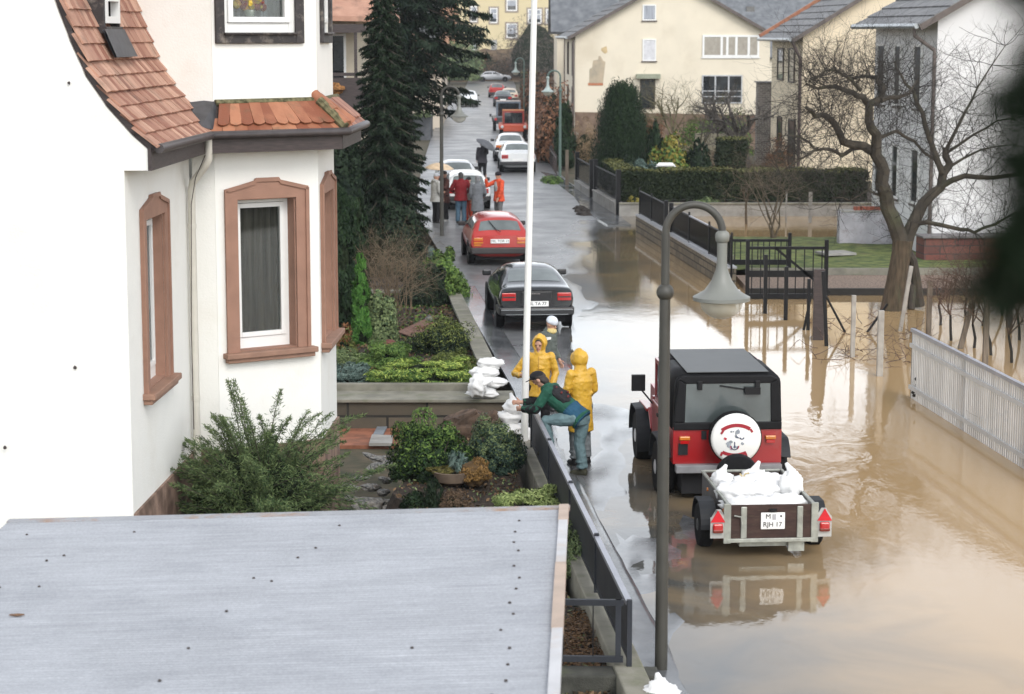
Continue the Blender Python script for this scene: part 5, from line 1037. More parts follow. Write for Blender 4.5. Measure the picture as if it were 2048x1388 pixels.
# ---- the trailer with its load
tp = P(1541, 1073, 25.3); TT = radians(-4.1)
tr = thing('box_trailer', 'small brown box trailer loaded with white sandbags behind the red off-road car', 'trailer', (tp.x, 25.3, -.03), -TT)
tb = lambda nm, mb, m, par=tr, **k: build(nm, mb, m, par, world=False, **k)
M_ply = mat('dark_brown_plywood', (.045, .024, .02), .45, .3, 3, spec=.3, dirt=(.12, .09, .06, .5), dscale=4, stretch=(1, 1, 5)); M_plyg = mat('grey_weathered_board', (.10, .095, .095), .6, .2, 3); M_galv = mat('galvanised_steel', (.36, .37, .33), .5, .2, 9, metal=.5, dirt=(.22, .18, .12, .5))
q = MB(); q.box((0, .0, .50), (1.02, .025, .42)); rb = tb('tailboard', q, M_ply)
for x in (-.34, .36): q = MB(); q.box((x, -.022, .49), (.075, .02, .40)); build('strap_bar', q, M_galv, rb, world=False, bevel=.012)
q = MB(); q.box((-.52, 1.0, .50), (.025, 1.98, .42)); tb('side_board', q, M_plyg); q = MB(); q.box((.52, 1.0, .50), (.025, 1.98, .42)); tb('side_board', q, M_plyg); q = MB(); q.box((0, 2.0, .50), (1.06, .025, .42)); tb('front_board', q, M_ply)
q = MB(); q.box((0, 1.0, .285), (1.04, 1.98, .02)); tb('floor', q, M_ply)
q = MB(); [q.box(c, s) for c, s in (((-.53, 1.0, .715), (.04, 2.02, .03)), ((.53, 1.0, .715), (.04, 2.02, .03)), ((0, 2.0, .715), (1.02, .04, .03)), ((-.545, -.012, .48), (.09, .04, .5)), ((.545, -.012, .48), (.09, .04, .5)), ((0, -.01, .265), (1.1, .05, .05)))]; tb('steel_frame', q, M_galv, bevel=.006)
for s in (1, -1):
    q = MB(); q.box((s * .655, -.02, .43), (.20, .02, .26)); q.prism([(s * .565, -.03, .56), (s * .745, -.03, .56), (s * .655 + .03, -.03, .66), (s * .655 - .03, -.03, .66)], (0, .02, 0)); lb = tb('lamp_board', q, mat('pale_lamp_board', (.42, .42, .40), .5, .1))
    q = MB(); q.prism([(s * .665 - .09, -.048, .505), (s * .665 + .09, -.048, .505), (s * .665, -.048, .655)], (0, .015, 0)); build('triangle_reflector', q, mat('red_reflector', (.55, .01, .02), .3), lb, world=False)
    q = MB(); q.box((s * .665, -.05, .43), (.125, .05, .12)); tl = build('tail_lamp', q, M_red_l, lb, world=False, bevel=.02); q = MB(); q.box((s * .665, -.052, .395), (.127, .05, .045)); build('indicator', q, mat('dark_red_lamp', (.16, .02, .01), .3), lb, world=False, bevel=.012)
    wheel(tr, s * .70, .78, .29, .17, mat('dull_rim', (.10, .10, .10), .6)); f = MB()
    def fl(u, v): a = pi * u; return V((s * (.60 + .20 * v), .78 - .36 * cos(a), .30 + .33 * min(sin(a), .92)))
    f.grid(fl, 16, 2); fo = tb('mudguard', f, M_flare); so = fo.modifiers.new('t', 'SOLIDIFY'); so.thickness = .02
for y in (.28, 1.5): q = MB(); q.lathe([(.028, 0), (.02, .02)], (-.534, y, .58), 12, Matrix.Rotation(-pi / 2, 3, 'Y')); tb('side_reflector', q, M_or_l)
q = MB(); q.box((.02, -.03, .51), (.30, .012, .21)); npl = tb('number_plate', q, M_paper, bevel=.01); text_part('plate_text', 'M', npl, (-.04, -.039, .565), .085, M_ink); text_part('plate_text', 'RJH 17', npl, (.015, -.039, .465), .083, M_ink)
q = MB(); q.box((.035, -.038, .56), (.045, .004, .07)); build('plate_sticker', q, mat('grey_sticker', (.4, .4, .42), .5), npl, world=False); q = MB(); q.blob((.12, -.038, .57), (.013, .002, .013), 0); build('plate_stamp', q, M_ink, npl, world=False)
q = MB(); q.box((.02, -.035, .645), (.09, .04, .03)); tb('plate_lamp', q, M_black)
q = MB(); q.tube([(-.46, -.03, .58), (-.38, -.06, .57), (-.37, -.07, .48)], .012, 6); tb('latch_lever', q, M_galv)
q = MB(); q.box((-.02, .35, .20), (.7, .5, .08)); q.box((.33, .05, .18), (.2, .05, .14)); q.tube([(-.72, .78, .27), (.72, .78, .27)], .035, 8); q.beam((0, 1.9, .26), (-.05, 3.1, .40), .07, .07); tb('chassis', q, M_galv)
q = MB().lathe([(.20, -.07), (.27, -.07), (.29, -.03), (.29, .03), (.27, .07), (.20, .07)], (-.02, 2.25, .60), 28, Matrix.Rotation(pi / 2, 3, 'X')); tb('spare_tyre', q, M_rubber, smooth=True)
# sandbags
M_bag = mat('white_sandbag', (.80, .80, .79), .7, .04, 6, bump=.5, bscale=14)
def sandbag(p, size, seed, label, group, upright=False, neck=True, rz=0):
    mb = MB(); R = Matrix.Rotation(rz, 3, 'Z') @ (Matrix.Rotation(0, 3, 'X'))
    L, W, H = size; p = V(p)
    mb.blob(p, (L / 2, W / 2, H / 2), .34, 2.2, seed, 18, 26, R)
    if neck:
        d = V((0, 0, 1)) if upright else R @ V((1, 0, .35)); b = p + d.normalized() * (H * .42 if upright else L * .42)
        n_ = V((sin(seed * 3.7), cos(seed * 2.1), .2)) * .03; mb.tube([b - d * .05, b + d * .02, b + d * .055 + n_, b + d * .10 + n_ * 2.2], [.095, .06, .038, .022], 9, flat=.8)
    o = build('sandbag', mb, M_bag, smooth=True, sharp=0); return tag(o, label, 'sandbag', group)
def T(x, y, z): c, s = cos(-TT), sin(-TT); return V((tr.location.x + x * c - y * s, tr.location.y + x * s + y * c, tr.location.z + z))
gT = 'sandbags in the trailer'
sandbag(T(-.2, .30, .62), (.72, .5, .26), 1, 'flat white sandbag right behind the trailer tailboard, at the left', gT, neck=False, rz=.2)
sandbag(T(.24, .33, .63), (.62, .5, .26), 2, 'flat white sandbag behind the tailboard above the number plate', gT, neck=False, rz=-.3)
sandbag(T(.40, .72, .78), (.30, .28, .40), 3, 'upright white sandbag with tied neck, tallest one at the right of the trailer', gT, True)
sandbag(T(-.28, .85, .66), (.5, .55, .30), 4, 'slumped white sandbag along the left side board in the middle of the trailer', gT, neck=False, rz=.5)
sandbag(T(.10, .85, .68), (.55, .4, .28), 5, 'wrinkled white sandbag in the very middle of the trailer load', gT, neck=False, rz=.1)
sandbag(T(.15, 1.32, .70), (.70, .34, .24), 6, 'long arched white sandbag lying across the trailer', gT, neck=False, rz=-.1)
sandbag(T(-.36, 1.45, .68), (.32, .4, .30), 7, 'pointed white sandbag in the front left corner of the trailer', gT, True)
sandbag(T(.12, 1.72, .66), (.40, .3, .26), 9, 'white sandbag with small upright knot near the trailer front board', gT, True)
sandbag(T(-.14, 1.15, .66), (.34, .4, .24), 10, 'white sandbag with yellowish tie left of the arched bag', gT, neck=False, rz=.9)
sandbag(T(.42, 1.25, .64), (.26, .6, .24), 11, 'narrow white sandbag squeezed along the right side board', gT, neck=False)
q = MB(); k = T(-.13, 1.22, .79); q.tube([k, k + V((.03, 0, .05)), k + V((.08, 0, .06))], .012, 5); q.tube([k, k + V((-.04, 0, .05))], .012, 5); tag(build('tie_string', q, mat('straw_string', (.45, .36, .2), .9)), 'short straw coloured tie string on a sandbag in the trailer', 'string')
# ------------------------------------------------------------------ plants
def leaf_mat(name, c1, c2, tr=.25, rough=.6):
    m = mat(name, c1, rough, 0, .9, col2=c2, island=.6, lo=.2, hi=.8, spec=.12); b = m.node_tree.nodes['Principled BSDF']; return m
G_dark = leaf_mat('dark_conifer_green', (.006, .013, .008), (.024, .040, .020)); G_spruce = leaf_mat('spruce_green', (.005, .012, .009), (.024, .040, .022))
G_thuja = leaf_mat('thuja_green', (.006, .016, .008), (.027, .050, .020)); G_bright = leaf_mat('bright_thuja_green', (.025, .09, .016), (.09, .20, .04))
G_gold = leaf_mat('golden_juniper', (.10, .18, .03), (.46, .54, .13)); G_blue = leaf_mat('blue_juniper', (.04, .075, .065), (.17, .23, .20))
G_mid = leaf_mat('mid_green_leaf', (.024, .065, .016), (.15, .23, .055)); G_olive = leaf_mat('olive_leaf', (.035, .055, .014), (.18, .21, .06))
G_moss = leaf_mat('grey_green_leaf', (.045, .075, .035), (.20, .25, .11)); G_rust = leaf_mat('rust_leaf', (.07, .030, .012), (.22, .10, .045)); G_beech = leaf_mat('winter_beech_leaf', (.09, .04, .022), (.26, .13, .07))
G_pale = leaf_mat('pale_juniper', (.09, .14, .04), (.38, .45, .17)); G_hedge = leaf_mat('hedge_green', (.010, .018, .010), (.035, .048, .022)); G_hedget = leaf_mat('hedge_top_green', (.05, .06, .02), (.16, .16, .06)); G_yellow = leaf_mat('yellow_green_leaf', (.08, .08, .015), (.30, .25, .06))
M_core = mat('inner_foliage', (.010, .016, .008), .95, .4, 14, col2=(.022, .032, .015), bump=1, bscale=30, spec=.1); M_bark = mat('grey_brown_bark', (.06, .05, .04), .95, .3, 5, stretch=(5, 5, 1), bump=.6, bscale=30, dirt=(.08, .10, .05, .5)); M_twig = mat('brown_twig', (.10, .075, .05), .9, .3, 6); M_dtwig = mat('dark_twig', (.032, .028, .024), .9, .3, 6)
def leaves(name, P_, N_, size, asp, m, parent, rng, jit=.6, D=None):
    """P_: n x 3 places, N_: n x 3 outward; D: growth directions for long sprays"""
    n = len(P_); R = rng.normal(size=(n, 3)); Nn = N_ + jit * R; Nn /= np.linalg.norm(Nn, axis=1)[:, None] + 1e-9
    T = rng.normal(size=(n, 3)) if D is None else D + .35 * rng.normal(size=(n, 3)); T -= Nn * (T * Nn).sum(1)[:, None]; T /= np.linalg.norm(T, axis=1)[:, None] + 1e-9
    B = np.cross(Nn, T); s = size * rng.uniform(.6, 1.35, n)[:, None]
    vs = np.stack([P_ - T * s * .5, P_ + B * s * asp * .5 + T * s * .05, P_ + T * s * .62, P_ - B * s * asp * .5 + T * s * .05], 1).reshape(-1, 3).astype(np.float32)
    me = bpy.data.meshes.new(name); me.vertices.add(4 * n); me.vertices.foreach_set('co', vs.ravel()); me.loops.add(4 * n); me.loops.foreach_set('vertex_index', np.arange(4 * n, dtype=np.int32))
    me.polygons.add(n); me.polygons.foreach_set('loop_start', np.arange(0, 4 * n, 4, dtype=np.int32)); me.polygons.foreach_set('loop_total', np.full(n, 4, dtype=np.int32)); me.update(calc_edges=True); me.materials.append(m)
    o = bpy.data.objects.new(name, me); COL.objects.link(o)
    if parent is not None:
        o.parent = parent
        if parent.type == 'EMPTY': o.matrix_parent_inverse = wmat(parent).inverted()
    return o
def lump_pts(rng, c, rad, lumps, n, lr=.38, dome=True, squash=1.0, spray=0):
    """leaf places on many overlapping clumps that together fill an uneven crown"""
    i_ = np.arange(lumps) + .5; zz = 1 - (1.0 if dome else 2.0) * i_ / lumps - (.06 if dome else 0); an = i_ * 2.39996 + rng.uniform(0, 6); d = np.stack([np.sqrt(np.maximum(0, 1 - zz ** 2)) * np.cos(an), np.sqrt(np.maximum(0, 1 - zz ** 2)) * np.sin(an), zz], 1) + rng.normal(0, .10, (lumps, 3))
    q = rng.uniform(.66, .98, lumps)[:, None]; LC = d * q; k = rng.integers(0, lumps, n); e = rng.normal(size=(n, 3)); e /= np.linalg.norm(e, axis=1)[:, None]
    r = lr * rng.uniform(.6, 1.25, lumps)[k][:, None] * rng.uniform(.55, 1.05, n)[:, None] ** .6
    p = LC[k] + e * r * np.array([1, 1, squash]); rad = np.array(rad, float)
    if dome: p[:, 2] = np.maximum(p[:, 2], rng.uniform(0, .12, n))
    N_ = e + LC[k] * .8
    return np.array(c) + p * rad, N_ / rad * rad.mean()
def bush(name, label, cat, c, rad, n, size, m, seed, lumps=40, asp=.55, lr=.36, group=None, core=.6, dome=True, squash=.8, D=None, stem=True, m2=None, jit=.6):
    rng = np.random.default_rng(seed); c = V(c); t = thing(name, label, cat, tuple(c), 0, group)
    p, N_ = lump_pts(rng, c, rad, lumps, n, lr, dome, squash)
    Dv = None
    if D == 'out': Dv = (p - np.array(c) - np.array([0, 0, rad[2] * .1])) / np.array(rad); Dv[:, 2] = Dv[:, 2] * .4 + .1
    if D == 'up': Dv = np.tile(np.array([0, 0, 1.]), (n, 1))
    if m2 is not None:
        f = rng.uniform(size=n) < np.clip((p[:, 2] - c.z) / rad[2] * .9 - .05, 0, 1); leaves('foliage', p[~f], N_[~f], size, asp, m, t, rng, jit, None if Dv is None else Dv[~f]); leaves('young_foliage', p[f], N_[f], size, asp, m2, t, rng, jit, None if Dv is None else Dv[f])
    else: leaves('foliage', p, N_, size, asp, m, t, rng, jit, Dv)
    if core:
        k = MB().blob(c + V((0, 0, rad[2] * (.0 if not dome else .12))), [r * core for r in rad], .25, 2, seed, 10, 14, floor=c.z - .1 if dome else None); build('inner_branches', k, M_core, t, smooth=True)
    if stem:
        k = MB(); r = random.Random(seed)
        for i in range(5): a = r.uniform(0, 2 * pi); k.tube([c + V((.04 * cos(a), .04 * sin(a), -.08)), c + V((rad[0] * .6 * cos(a), rad[1] * .6 * sin(a), rad[2] * .7))], [.03, .008], 5)
        build('stem', k, M_bark, t)
    return t
def column(name, label, cat, c, r, h, n, size, m, seed, asp=.3, group=None, pointy=.5):
    """columnar conifer: upright sprays round a tapering body"""
    rng = np.random.default_rng(seed); c = V(c); t = thing(name, label, cat, tuple(c), 0, group)
    K = max(60, n // 110); ku = rng.uniform(0, .97, K) ** .9; ka = rng.uniform(0, 2 * pi, K); kr = rng.uniform(.62, .92, K); ks = rng.uniform(.6, 1.4, K); k_ = rng.integers(0, K, n); e = rng.normal(size=(n, 3)); e /= np.linalg.norm(e, axis=1)[:, None]; e *= rng.uniform(.3, 1, n)[:, None] ** .5
    prof = np.minimum(1, (ku / .12) ** .5) * (1 - ku) ** pointy; lr = .30 * r * ks * (.45 + .55 * prof); rr = (r * prof * kr)[k_]
    p = np.stack([c.x + rr * np.cos(ka[k_]) + e[:, 0] * lr[k_], c.y + rr * np.sin(ka[k_]) + e[:, 1] * lr[k_], c.z + h * .97 * ku[k_] + e[:, 2] * lr[k_] * 1.7], 1); p[:, 2] = np.maximum(p[:, 2], c.z); a = np.arctan2(p[:, 1] - c.y, p[:, 0] - c.x); N_ = np.stack([np.cos(a), np.sin(a), np.full(n, .25)], 1); D = np.stack([.35 * np.cos(a), .35 * np.sin(a), np.ones(n)], 1)
    leaves('foliage', p, N_, size, asp, m, t, rng, .45, D)
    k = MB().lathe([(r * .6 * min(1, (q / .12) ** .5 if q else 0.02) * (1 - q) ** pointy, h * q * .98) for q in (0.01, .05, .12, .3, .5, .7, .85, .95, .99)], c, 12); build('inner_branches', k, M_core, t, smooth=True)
    k = MB().tube([c + V((0, 0, -.1)), c + V((0, 0, h * .5))], [r * .16 + .02, .02], 8); build('trunk', k, M_bark, t); return t
def spruce(name, label, c, h, R, z0, n_br, m, seed, leaf=.22, droop=.35, dens=26, topf=.9, lean=None):
    rng = np.random.default_rng(seed); c = V(c); t = thing(name, label, 'tree', tuple(c)); tr_ = MB().tube([c + V((0, 0, -.2)), c + V((.05, 0, h * .4)), c + V((0, 0, h))], [.28, .2, .03], 10); build('trunk', tr_, M_bark, t)
    Ps = []; Ns = []; Ds = []; br = MB()
    for i in range(n_br):
        f = (i + rng.uniform(0, 1)) / n_br; z = z0 + (h - z0) * f; L = R * (1 - f) ** topf * min(1, .45 + f * 2.6) * rng.uniform(.7, 1.15) + .25; a = i * 2.39996 + rng.uniform(-.3, .3); d = np.array([cos(a), sin(a), 0]); side = np.array([-sin(a), cos(a), 0])
        seg = 7; pts = [np.array([c.x, c.y, c.z + z]) + d * L * s - np.array([0, 0, 1]) * (L * droop * (s ** 1.5) - L * .22 * max(0, s - .7)) for s in np.linspace(0, 1, seg)]
        br.tube([tuple(p) for p in pts], list(np.linspace(.05, .008, seg)), 4, cap=False)
        nn = int(dens * L * 3.2); s = rng.uniform(.12, 1.04, nn); w = (1 - s * .75) * L * .34 * rng.uniform(-1, 1, nn)
        base = np.array(pts[0])[None] + d[None] * (L * s)[:, None] - np.array([0, 0, 1])[None] * (L * droop * s ** 1.5 - L * .22 * np.maximum(0, s - .7))[:, None]
        hang = np.abs(rng.normal(size=nn)) * (.08 + .10 * L) * (1.15 - s)
        p = base + side[None] * w[:, None] - np.array([0, 0, 1])[None] * hang[:, None]
        Ps.append(p); Ns.append(np.tile([0, 0, 1.], (nn, 1)) * .6 + d * .5); Ds.append(d[None] * .7 + side[None] * np.sign(w)[:, None] * .5 - np.array([[0, 0, .55]]))
    leaves('crown', np.concatenate(Ps), np.concatenate(Ns), leaf, .24, m, t, rng, .55, np.concatenate(Ds)); build('branches', br, M_bark, t); return t
# bare branching wood
def grow(mb, rng, p, d, L, r, depth, gnarl=.35, kids=3, up=.1, n=5, shrink=.62):
    pts = [V(p)]; d = V(d).normalized(); k = 5
    for i in range(k):
        d = (d + V((rng.gauss(0, gnarl), rng.gauss(0, gnarl), rng.gauss(0, gnarl) + up)) * .5).normalized(); pts.append(pts[-1] + d * (L / k))
    mb.tube(pts, [r * (1 - .55 * i / k) for i in range(k + 1)], n if r > .02 else 3, cap=False)
    if depth > 0:
        for j in range(kids):
            q = rng.uniform(.3, 1); i = min(k - 1, int(q * k)); b = pts[i].lerp(pts[i + 1], q * k - i); dd = (pts[i + 1] - pts[i]).normalized(); o = dd.orthogonal(); o.rotate(Matrix.Rotation(rng.uniform(0, 2 * pi), 3, dd)); grow(mb, rng, b, dd * rng.uniform(.3, .9) + o * rng.uniform(.5, 1), L * shrink * rng.uniform(.7, 1.2), r * .45, depth - 1, gnarl, kids, up, n, shrink)
def bare_tree(name, label, c, h, r, seed, depth=3, kids=4, spread=.6, m=None, mt=None, trunk_h=.3, gnarl=.35, cat='tree', nst=1):
    rng = random.Random(seed); c = V(c); t = thing(name, label, cat, tuple(c)); tk = MB(); tw = MB()
    for s in range(nst):
        b = c + V((rng.uniform(-1, 1), rng.uniform(-1, 1), 0)) * (.12 * (nst > 1)); top = b + V((rng.gauss(0, .06) * h, rng.gauss(0, .06) * h, h * trunk_h)); tk.tube([b - V((0, 0, .3)), b.lerp(top, .5) + V((rng.gauss(0, .03), 0, 0)), top], [r * 1.25, r, r * .85], 8)
        for i in range(4 if nst == 1 else 2): a = rng.uniform(0, 2 * pi) + i * 1.7; grow(tw, rng, top, (cos(a) * spread, sin(a) * spread, 1), h * (1 - trunk_h) * .62, r * .65, depth, gnarl, kids)
    build('trunk', tk, m or M_bark, t, smooth=True); build('crown', tw, mt or M_twig, t); return t
def bed_z(x, y): return 0.0
def B(px, py, Y, z=None):
    p = P(px, py, Y); return V((p.x, Y, p.z if z is None else z))

# --- left side: conifers by the street
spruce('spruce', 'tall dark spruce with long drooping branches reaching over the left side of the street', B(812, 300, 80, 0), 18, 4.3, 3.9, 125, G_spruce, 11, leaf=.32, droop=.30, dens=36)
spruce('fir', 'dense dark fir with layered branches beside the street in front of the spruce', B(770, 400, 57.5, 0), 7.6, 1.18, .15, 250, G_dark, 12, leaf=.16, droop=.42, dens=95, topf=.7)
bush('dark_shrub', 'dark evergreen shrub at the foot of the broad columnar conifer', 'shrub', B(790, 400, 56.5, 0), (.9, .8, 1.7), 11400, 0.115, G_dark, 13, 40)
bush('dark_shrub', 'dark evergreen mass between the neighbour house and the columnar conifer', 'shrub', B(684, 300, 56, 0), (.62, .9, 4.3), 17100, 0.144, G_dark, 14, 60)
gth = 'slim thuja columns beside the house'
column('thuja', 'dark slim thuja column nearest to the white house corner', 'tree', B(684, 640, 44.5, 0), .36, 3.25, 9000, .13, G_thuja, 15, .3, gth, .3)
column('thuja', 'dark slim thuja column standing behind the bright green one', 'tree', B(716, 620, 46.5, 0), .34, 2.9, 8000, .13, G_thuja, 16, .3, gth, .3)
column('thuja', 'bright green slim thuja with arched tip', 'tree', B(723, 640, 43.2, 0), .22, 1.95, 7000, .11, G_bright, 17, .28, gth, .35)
bare_tree('twiggy_shrub', 'bare brown twiggy shrub fanning out above the garden bed', B(778, 600, 46, 0), 2.3, .02, 18, depth=3, kids=4, spread=.42, m=M_twig, mt=mat('straw_twig', (.17, .125, .08), .9, .3, 6), trunk_h=.12, gnarl=.15, cat='shrub', nst=14)
bush('blue_pine', 'small blue green pine bush by the far bed corner', 'shrub', B(846, 475, 57, 0), (.42, .42, .75), 6650, 0.086, G_blue, 19, 22, asp=.2, D='out')
bush('laurel', 'dark glossy laurel bush at the kerb behind the coping wall', 'shrub', B(884, 585, 51, 0), (.55, .8, 1.15), 12350, 0.079, G_mid, 20, 34, asp=.6)
bush('laurel', 'dark laurel bush left of the glossy one at the kerb', 'shrub', B(846, 590, 50, 0), (.55, .7, .95), 10450, 0.079, G_dark, 21, 30, asp=.6)
bush('variegated_shrub', 'loose pale leaved shrub right of the bright green thuja', 'shrub', B(762, 622, 43.4, 0), (.34, .35, 1.0), 6080, 0.061, G_moss, 22, 26, asp=.7, core=.5)
bush('dwarf_pine', 'dark dwarf pine with golden tips next to the coping wall', 'shrub', B(882, 648, 42.4, 0), (.56, .6, .62), 12350, 0.058, G_dark, 23, 36, asp=.35, m2=G_olive, D='out')
bush('dwarf_conifer', 'lumpy dark green dwarf conifer in the rock bed', 'shrub', B(775, 692, 40.3, 0), (.62, .5, .52), 12350, 0.054, G_mid, 24, 40, asp=.45, lr=.26)
bush('dwarf_conifer', 'lumpy green dwarf conifer by the near end of the coping wall', 'shrub', B(907, 702, 39.7, 0), (.44, .42, .38), 8550, 0.050, G_olive, 25, 34, asp=.45, lr=.26)
bush('golden_juniper', 'wide golden green juniper spreading over the block wall', 'shrub', B(846, 764, 38.1, .0), (1.10, .60, .52), 28500, 0.061, G_mid, 26, 70, asp=.3, lr=.24, D='out', m2=G_gold, squash=.5)
bush('blue_juniper', 'low blue grey juniper at the white house corner', 'shrub', B(694, 758, 38.3, .0), (.52, .5, .42), 13300, 0.054, G_blue, 27, 40, asp=.3, lr=.26, D='out')
bush('rusty_fern', 'rust tinged shrub at the house wall behind the blue juniper', 'shrub', B(680, 645, 41.5, 0), (.30, .35, .62), 4940, 0.065, G_olive, 28, 20, asp=.35, D='out', m2=G_rust)
bush('grey_green_shrub', 'low grey green shrub between the blue juniper and the rusty one', 'shrub', B(692, 690, 40.4, 0), (.45, .4, .34), 6840, 0.058, G_moss, 29, 26, asp=.35)
bush('heather_clump', 'low dark heather clump beside the gravel patch in the rock bed', 'shrub', B(905, 668, 41.2, 0), (.32, .3, .14), 3420, 0.043, G_olive, 30, 16)
# feathery yew by the house and the front bed
def yew():
    rng = np.random.default_rng(31); c = B(520, 1035, 26.6, -.55); t = thing('feathery_conifer', 'big feathery green conifer bush in front of the white house bay', 'shrub', tuple(c)); br = MB(); Ps, Ns, Ds = [], [], []; r = random.Random(2)
    for i in range(330):
        a = r.uniform(0, 2 * pi); el = r.uniform(.0, 1.35) if i > 14 else r.uniform(.7, 1.4); L = r.uniform(.85, 1.7) * (1.0 + .38 * (el > .8)); d = np.array([cos(a) * cos(el) * 1.0, sin(a) * cos(el) * .8, sin(el)]); b = np.array([c.x + r.uniform(-.2, .2), c.y + r.uniform(-.2, .2), c.z + r.uniform(.12, 1.05)])
        s = np.linspace(0, 1, 6); pts = b + d * L * s[:, None] - np.array([0, 0, .30]) * (L * s ** 2)[:, None]; br.tube([tuple(p) for p in pts], list(np.linspace(.014, .003, 6)), 3, cap=False)
        n = int(200 * L); u = rng.uniform(.22, 1.05, n); w = rng.normal(size=(n, 3)) * (.075 * (1.2 - u))[:, None]; p = b + d * L * u[:, None] - np.array([0, 0, .30]) * (L * u ** 2)[:, None] + w; Ps.append(p); Ns.append(np.tile([0, -.3, 1.], (n, 1))); Ds.append(np.tile(d - np.array([0, 0, .5]), (n, 1)) + w * 6)
    leaves('foliage', np.concatenate(Ps), np.concatenate(Ns), .062, .17, leaf_mat('feathery_green', (.022, .05, .02), (.16, .21, .085)), t, rng, .7, np.concatenate(Ds)); build('branches', br, M_bark, t)
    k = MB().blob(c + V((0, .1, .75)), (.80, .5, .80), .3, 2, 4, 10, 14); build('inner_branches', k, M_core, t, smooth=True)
yew()
bush('round_shrub', 'dense round dark green shrub in the front bed beside the driftwood', 'shrub', B(860, 955, 30.2, -.02), (.60, .55, .86), 24700, 0.050, G_thuja, 32, 60, asp=.45, lr=.25, m2=G_mid)
bush('round_shrub', 'blue green round shrub by the flagpole with yellowish crown', 'shrub', B(988, 945, 30.6, -.02), (.44, .5, .80), 19000, 0.047, leaf_mat('blue_dark_green', (.012, .028, .022), (.05, .085, .06)), 33, 50, asp=.4, lr=.25, m2=G_moss)
bush('upright_dwarf_conifer', 'small dark upright conifer in front of the planter bowl', 'shrub', B(868, 1018, 28.1, -.02), (.16, .15, .42), 3040, 0.036, G_dark, 34, 16, asp=.4, D='up'); bush('low_evergreen', 'low dark evergreen beside the stones at the carport edge', 'shrub', B(838, 1018, 28.2, -.05), (.22, .2, .24), 3040, 0.036, G_thuja, 35, 16)
bush('dry_heather', 'dry brown heather tuft in front of the planter bowl', 'shrub', B(910, 1018, 28.0, -.02), (.22, .2, .28), 4940, 0.036, leaf_mat('dry_heather', (.05, .032, .02), (.19, .13, .085)), 36, 20, asp=.2, D='out')
bush('spreading_juniper', 'pale yellow green juniper spreading behind the carport roof edge', 'shrub', B(1068, 1050, 27.4, -.02), (.62, .55, .44), 16150, 0.058, G_pale, 37, 44, asp=.25, lr=.26, D='out')
bush('spreading_juniper', 'green juniper hanging along the panel fence beside the carport edge', 'shrub', B(1140, 1115, 25.2, -.05), (.30, .9, .50), 12350, 0.054, G_moss, 38, 40, asp=.25, lr=.28, D='out')
bush('bed_ground_cover', 'dry leafy ground cover in the corner bed behind the garden gate', 'ground cover', B(1160, 1290, 21.6, -.02), (.36, 1.1, .12), 4180, 0.036, leaf_mat('dead_leaves', (.04, .022, .012), (.17, .10, .05)), 39, 30, core=0, stem=False)
def litter(name, y0, y1, xl, n, seed, m, size, label):
    g = np.random.default_rng(seed); y = g.uniform(y0, y1, n); xr = np.array([LBED(a) - .32 for a in y]); x0 = np.array([xl(a) for a in y]); x = x0 + (xr - x0) * g.uniform(size=n); z = np.array([-.005 + .09 * noise.noise(V((a * 1.1, b * 1.1, 7))) + .03 * noise.noise(V((a * 4, b * 4, 1))) for a, b in zip(x, y)]) + g.uniform(0, .03, n)
    tag(leaves(name, np.stack([x, y, z], 1), np.tile([0, 0, 1.], (n, 1)), size, .6, m, None, g, .7), label, kind='stuff')
M_lit = leaf_mat('dead_leaf_litter', (.05, .03, .018), (.20, .13, .075)); FX = lambda y: interp([(19, .4), (24, -.3), (27.0, -1.0), (29, -1.7), (31, -1.35), (33.2, -1.5)], y)
litter('leaf_litter', 19.6, 33, FX, 2600, 200, M_lit, .06, 'dead leaves scattered over the dark soil of the front bed'); litter('ground_cover', 20, 33, FX, 1500, 201, G_moss, .05, 'low green ground cover in the front bed')
litter('leaf_litter', 37.6, 53, lambda y: -6, 5000, 202, M_lit, .08, 'dead leaves scattered over the rock bed'); litter('ground_cover', 37.6, 53, lambda y: -6, 5500, 203, G_mid, .08, 'low green ground cover plants in the rock bed')
# planter, driftwood, stones
pb = B(905, 968, 29.5, .02); t = thing('planter_bowl', 'round clay planter bowl with mossy brown cushion plant in the front bed', 'planter', tuple(pb)); q = MB().lathe([(.14, 0), (.24, .06), (.28, .17), (.29, .20), (.25, .20), (.22, .12)], pb, 24); build('bowl', q, mat('clay_bowl', (.17, .125, .09), .85, .2, 4), t, smooth=True)
rng = np.random.default_rng(40); q, N_ = lump_pts(rng, pb + V((.32, -.02, .10)), (.25, .22, .26), 26, 5200, .3); leaves('cushion_plant', q, N_, .04, .3, leaf_mat('brown_cushion', (.10, .055, .015), (.32, .19, .07)), t, rng, .6); q, N_ = lump_pts(rng, pb + V((-.16, 0, .18)), (.20, .15, .09), 14, 1600, .3); leaves('moss', q, N_, .035, .4, leaf_mat('olive_moss', (.06, .055, .015), (.17, .15, .05)), t, rng); k = MB().blob(pb + V((.32, -.02, .16)), (.20, .18, .20), .2, 2, 3); build('cushion_core', k, mat('brown_core', (.10, .06, .025), .95), t)
rng = np.random.default_rng(41); q, N_ = lump_pts(rng, pb + V((.08, .1, .2)), (.14, .14, .24), 10, 500, .3); leaves('agave_leaves', q, N_, .14, .18, G_blue, t, rng, .5, np.tile([0.2, 0, 1.], (500, 1)))
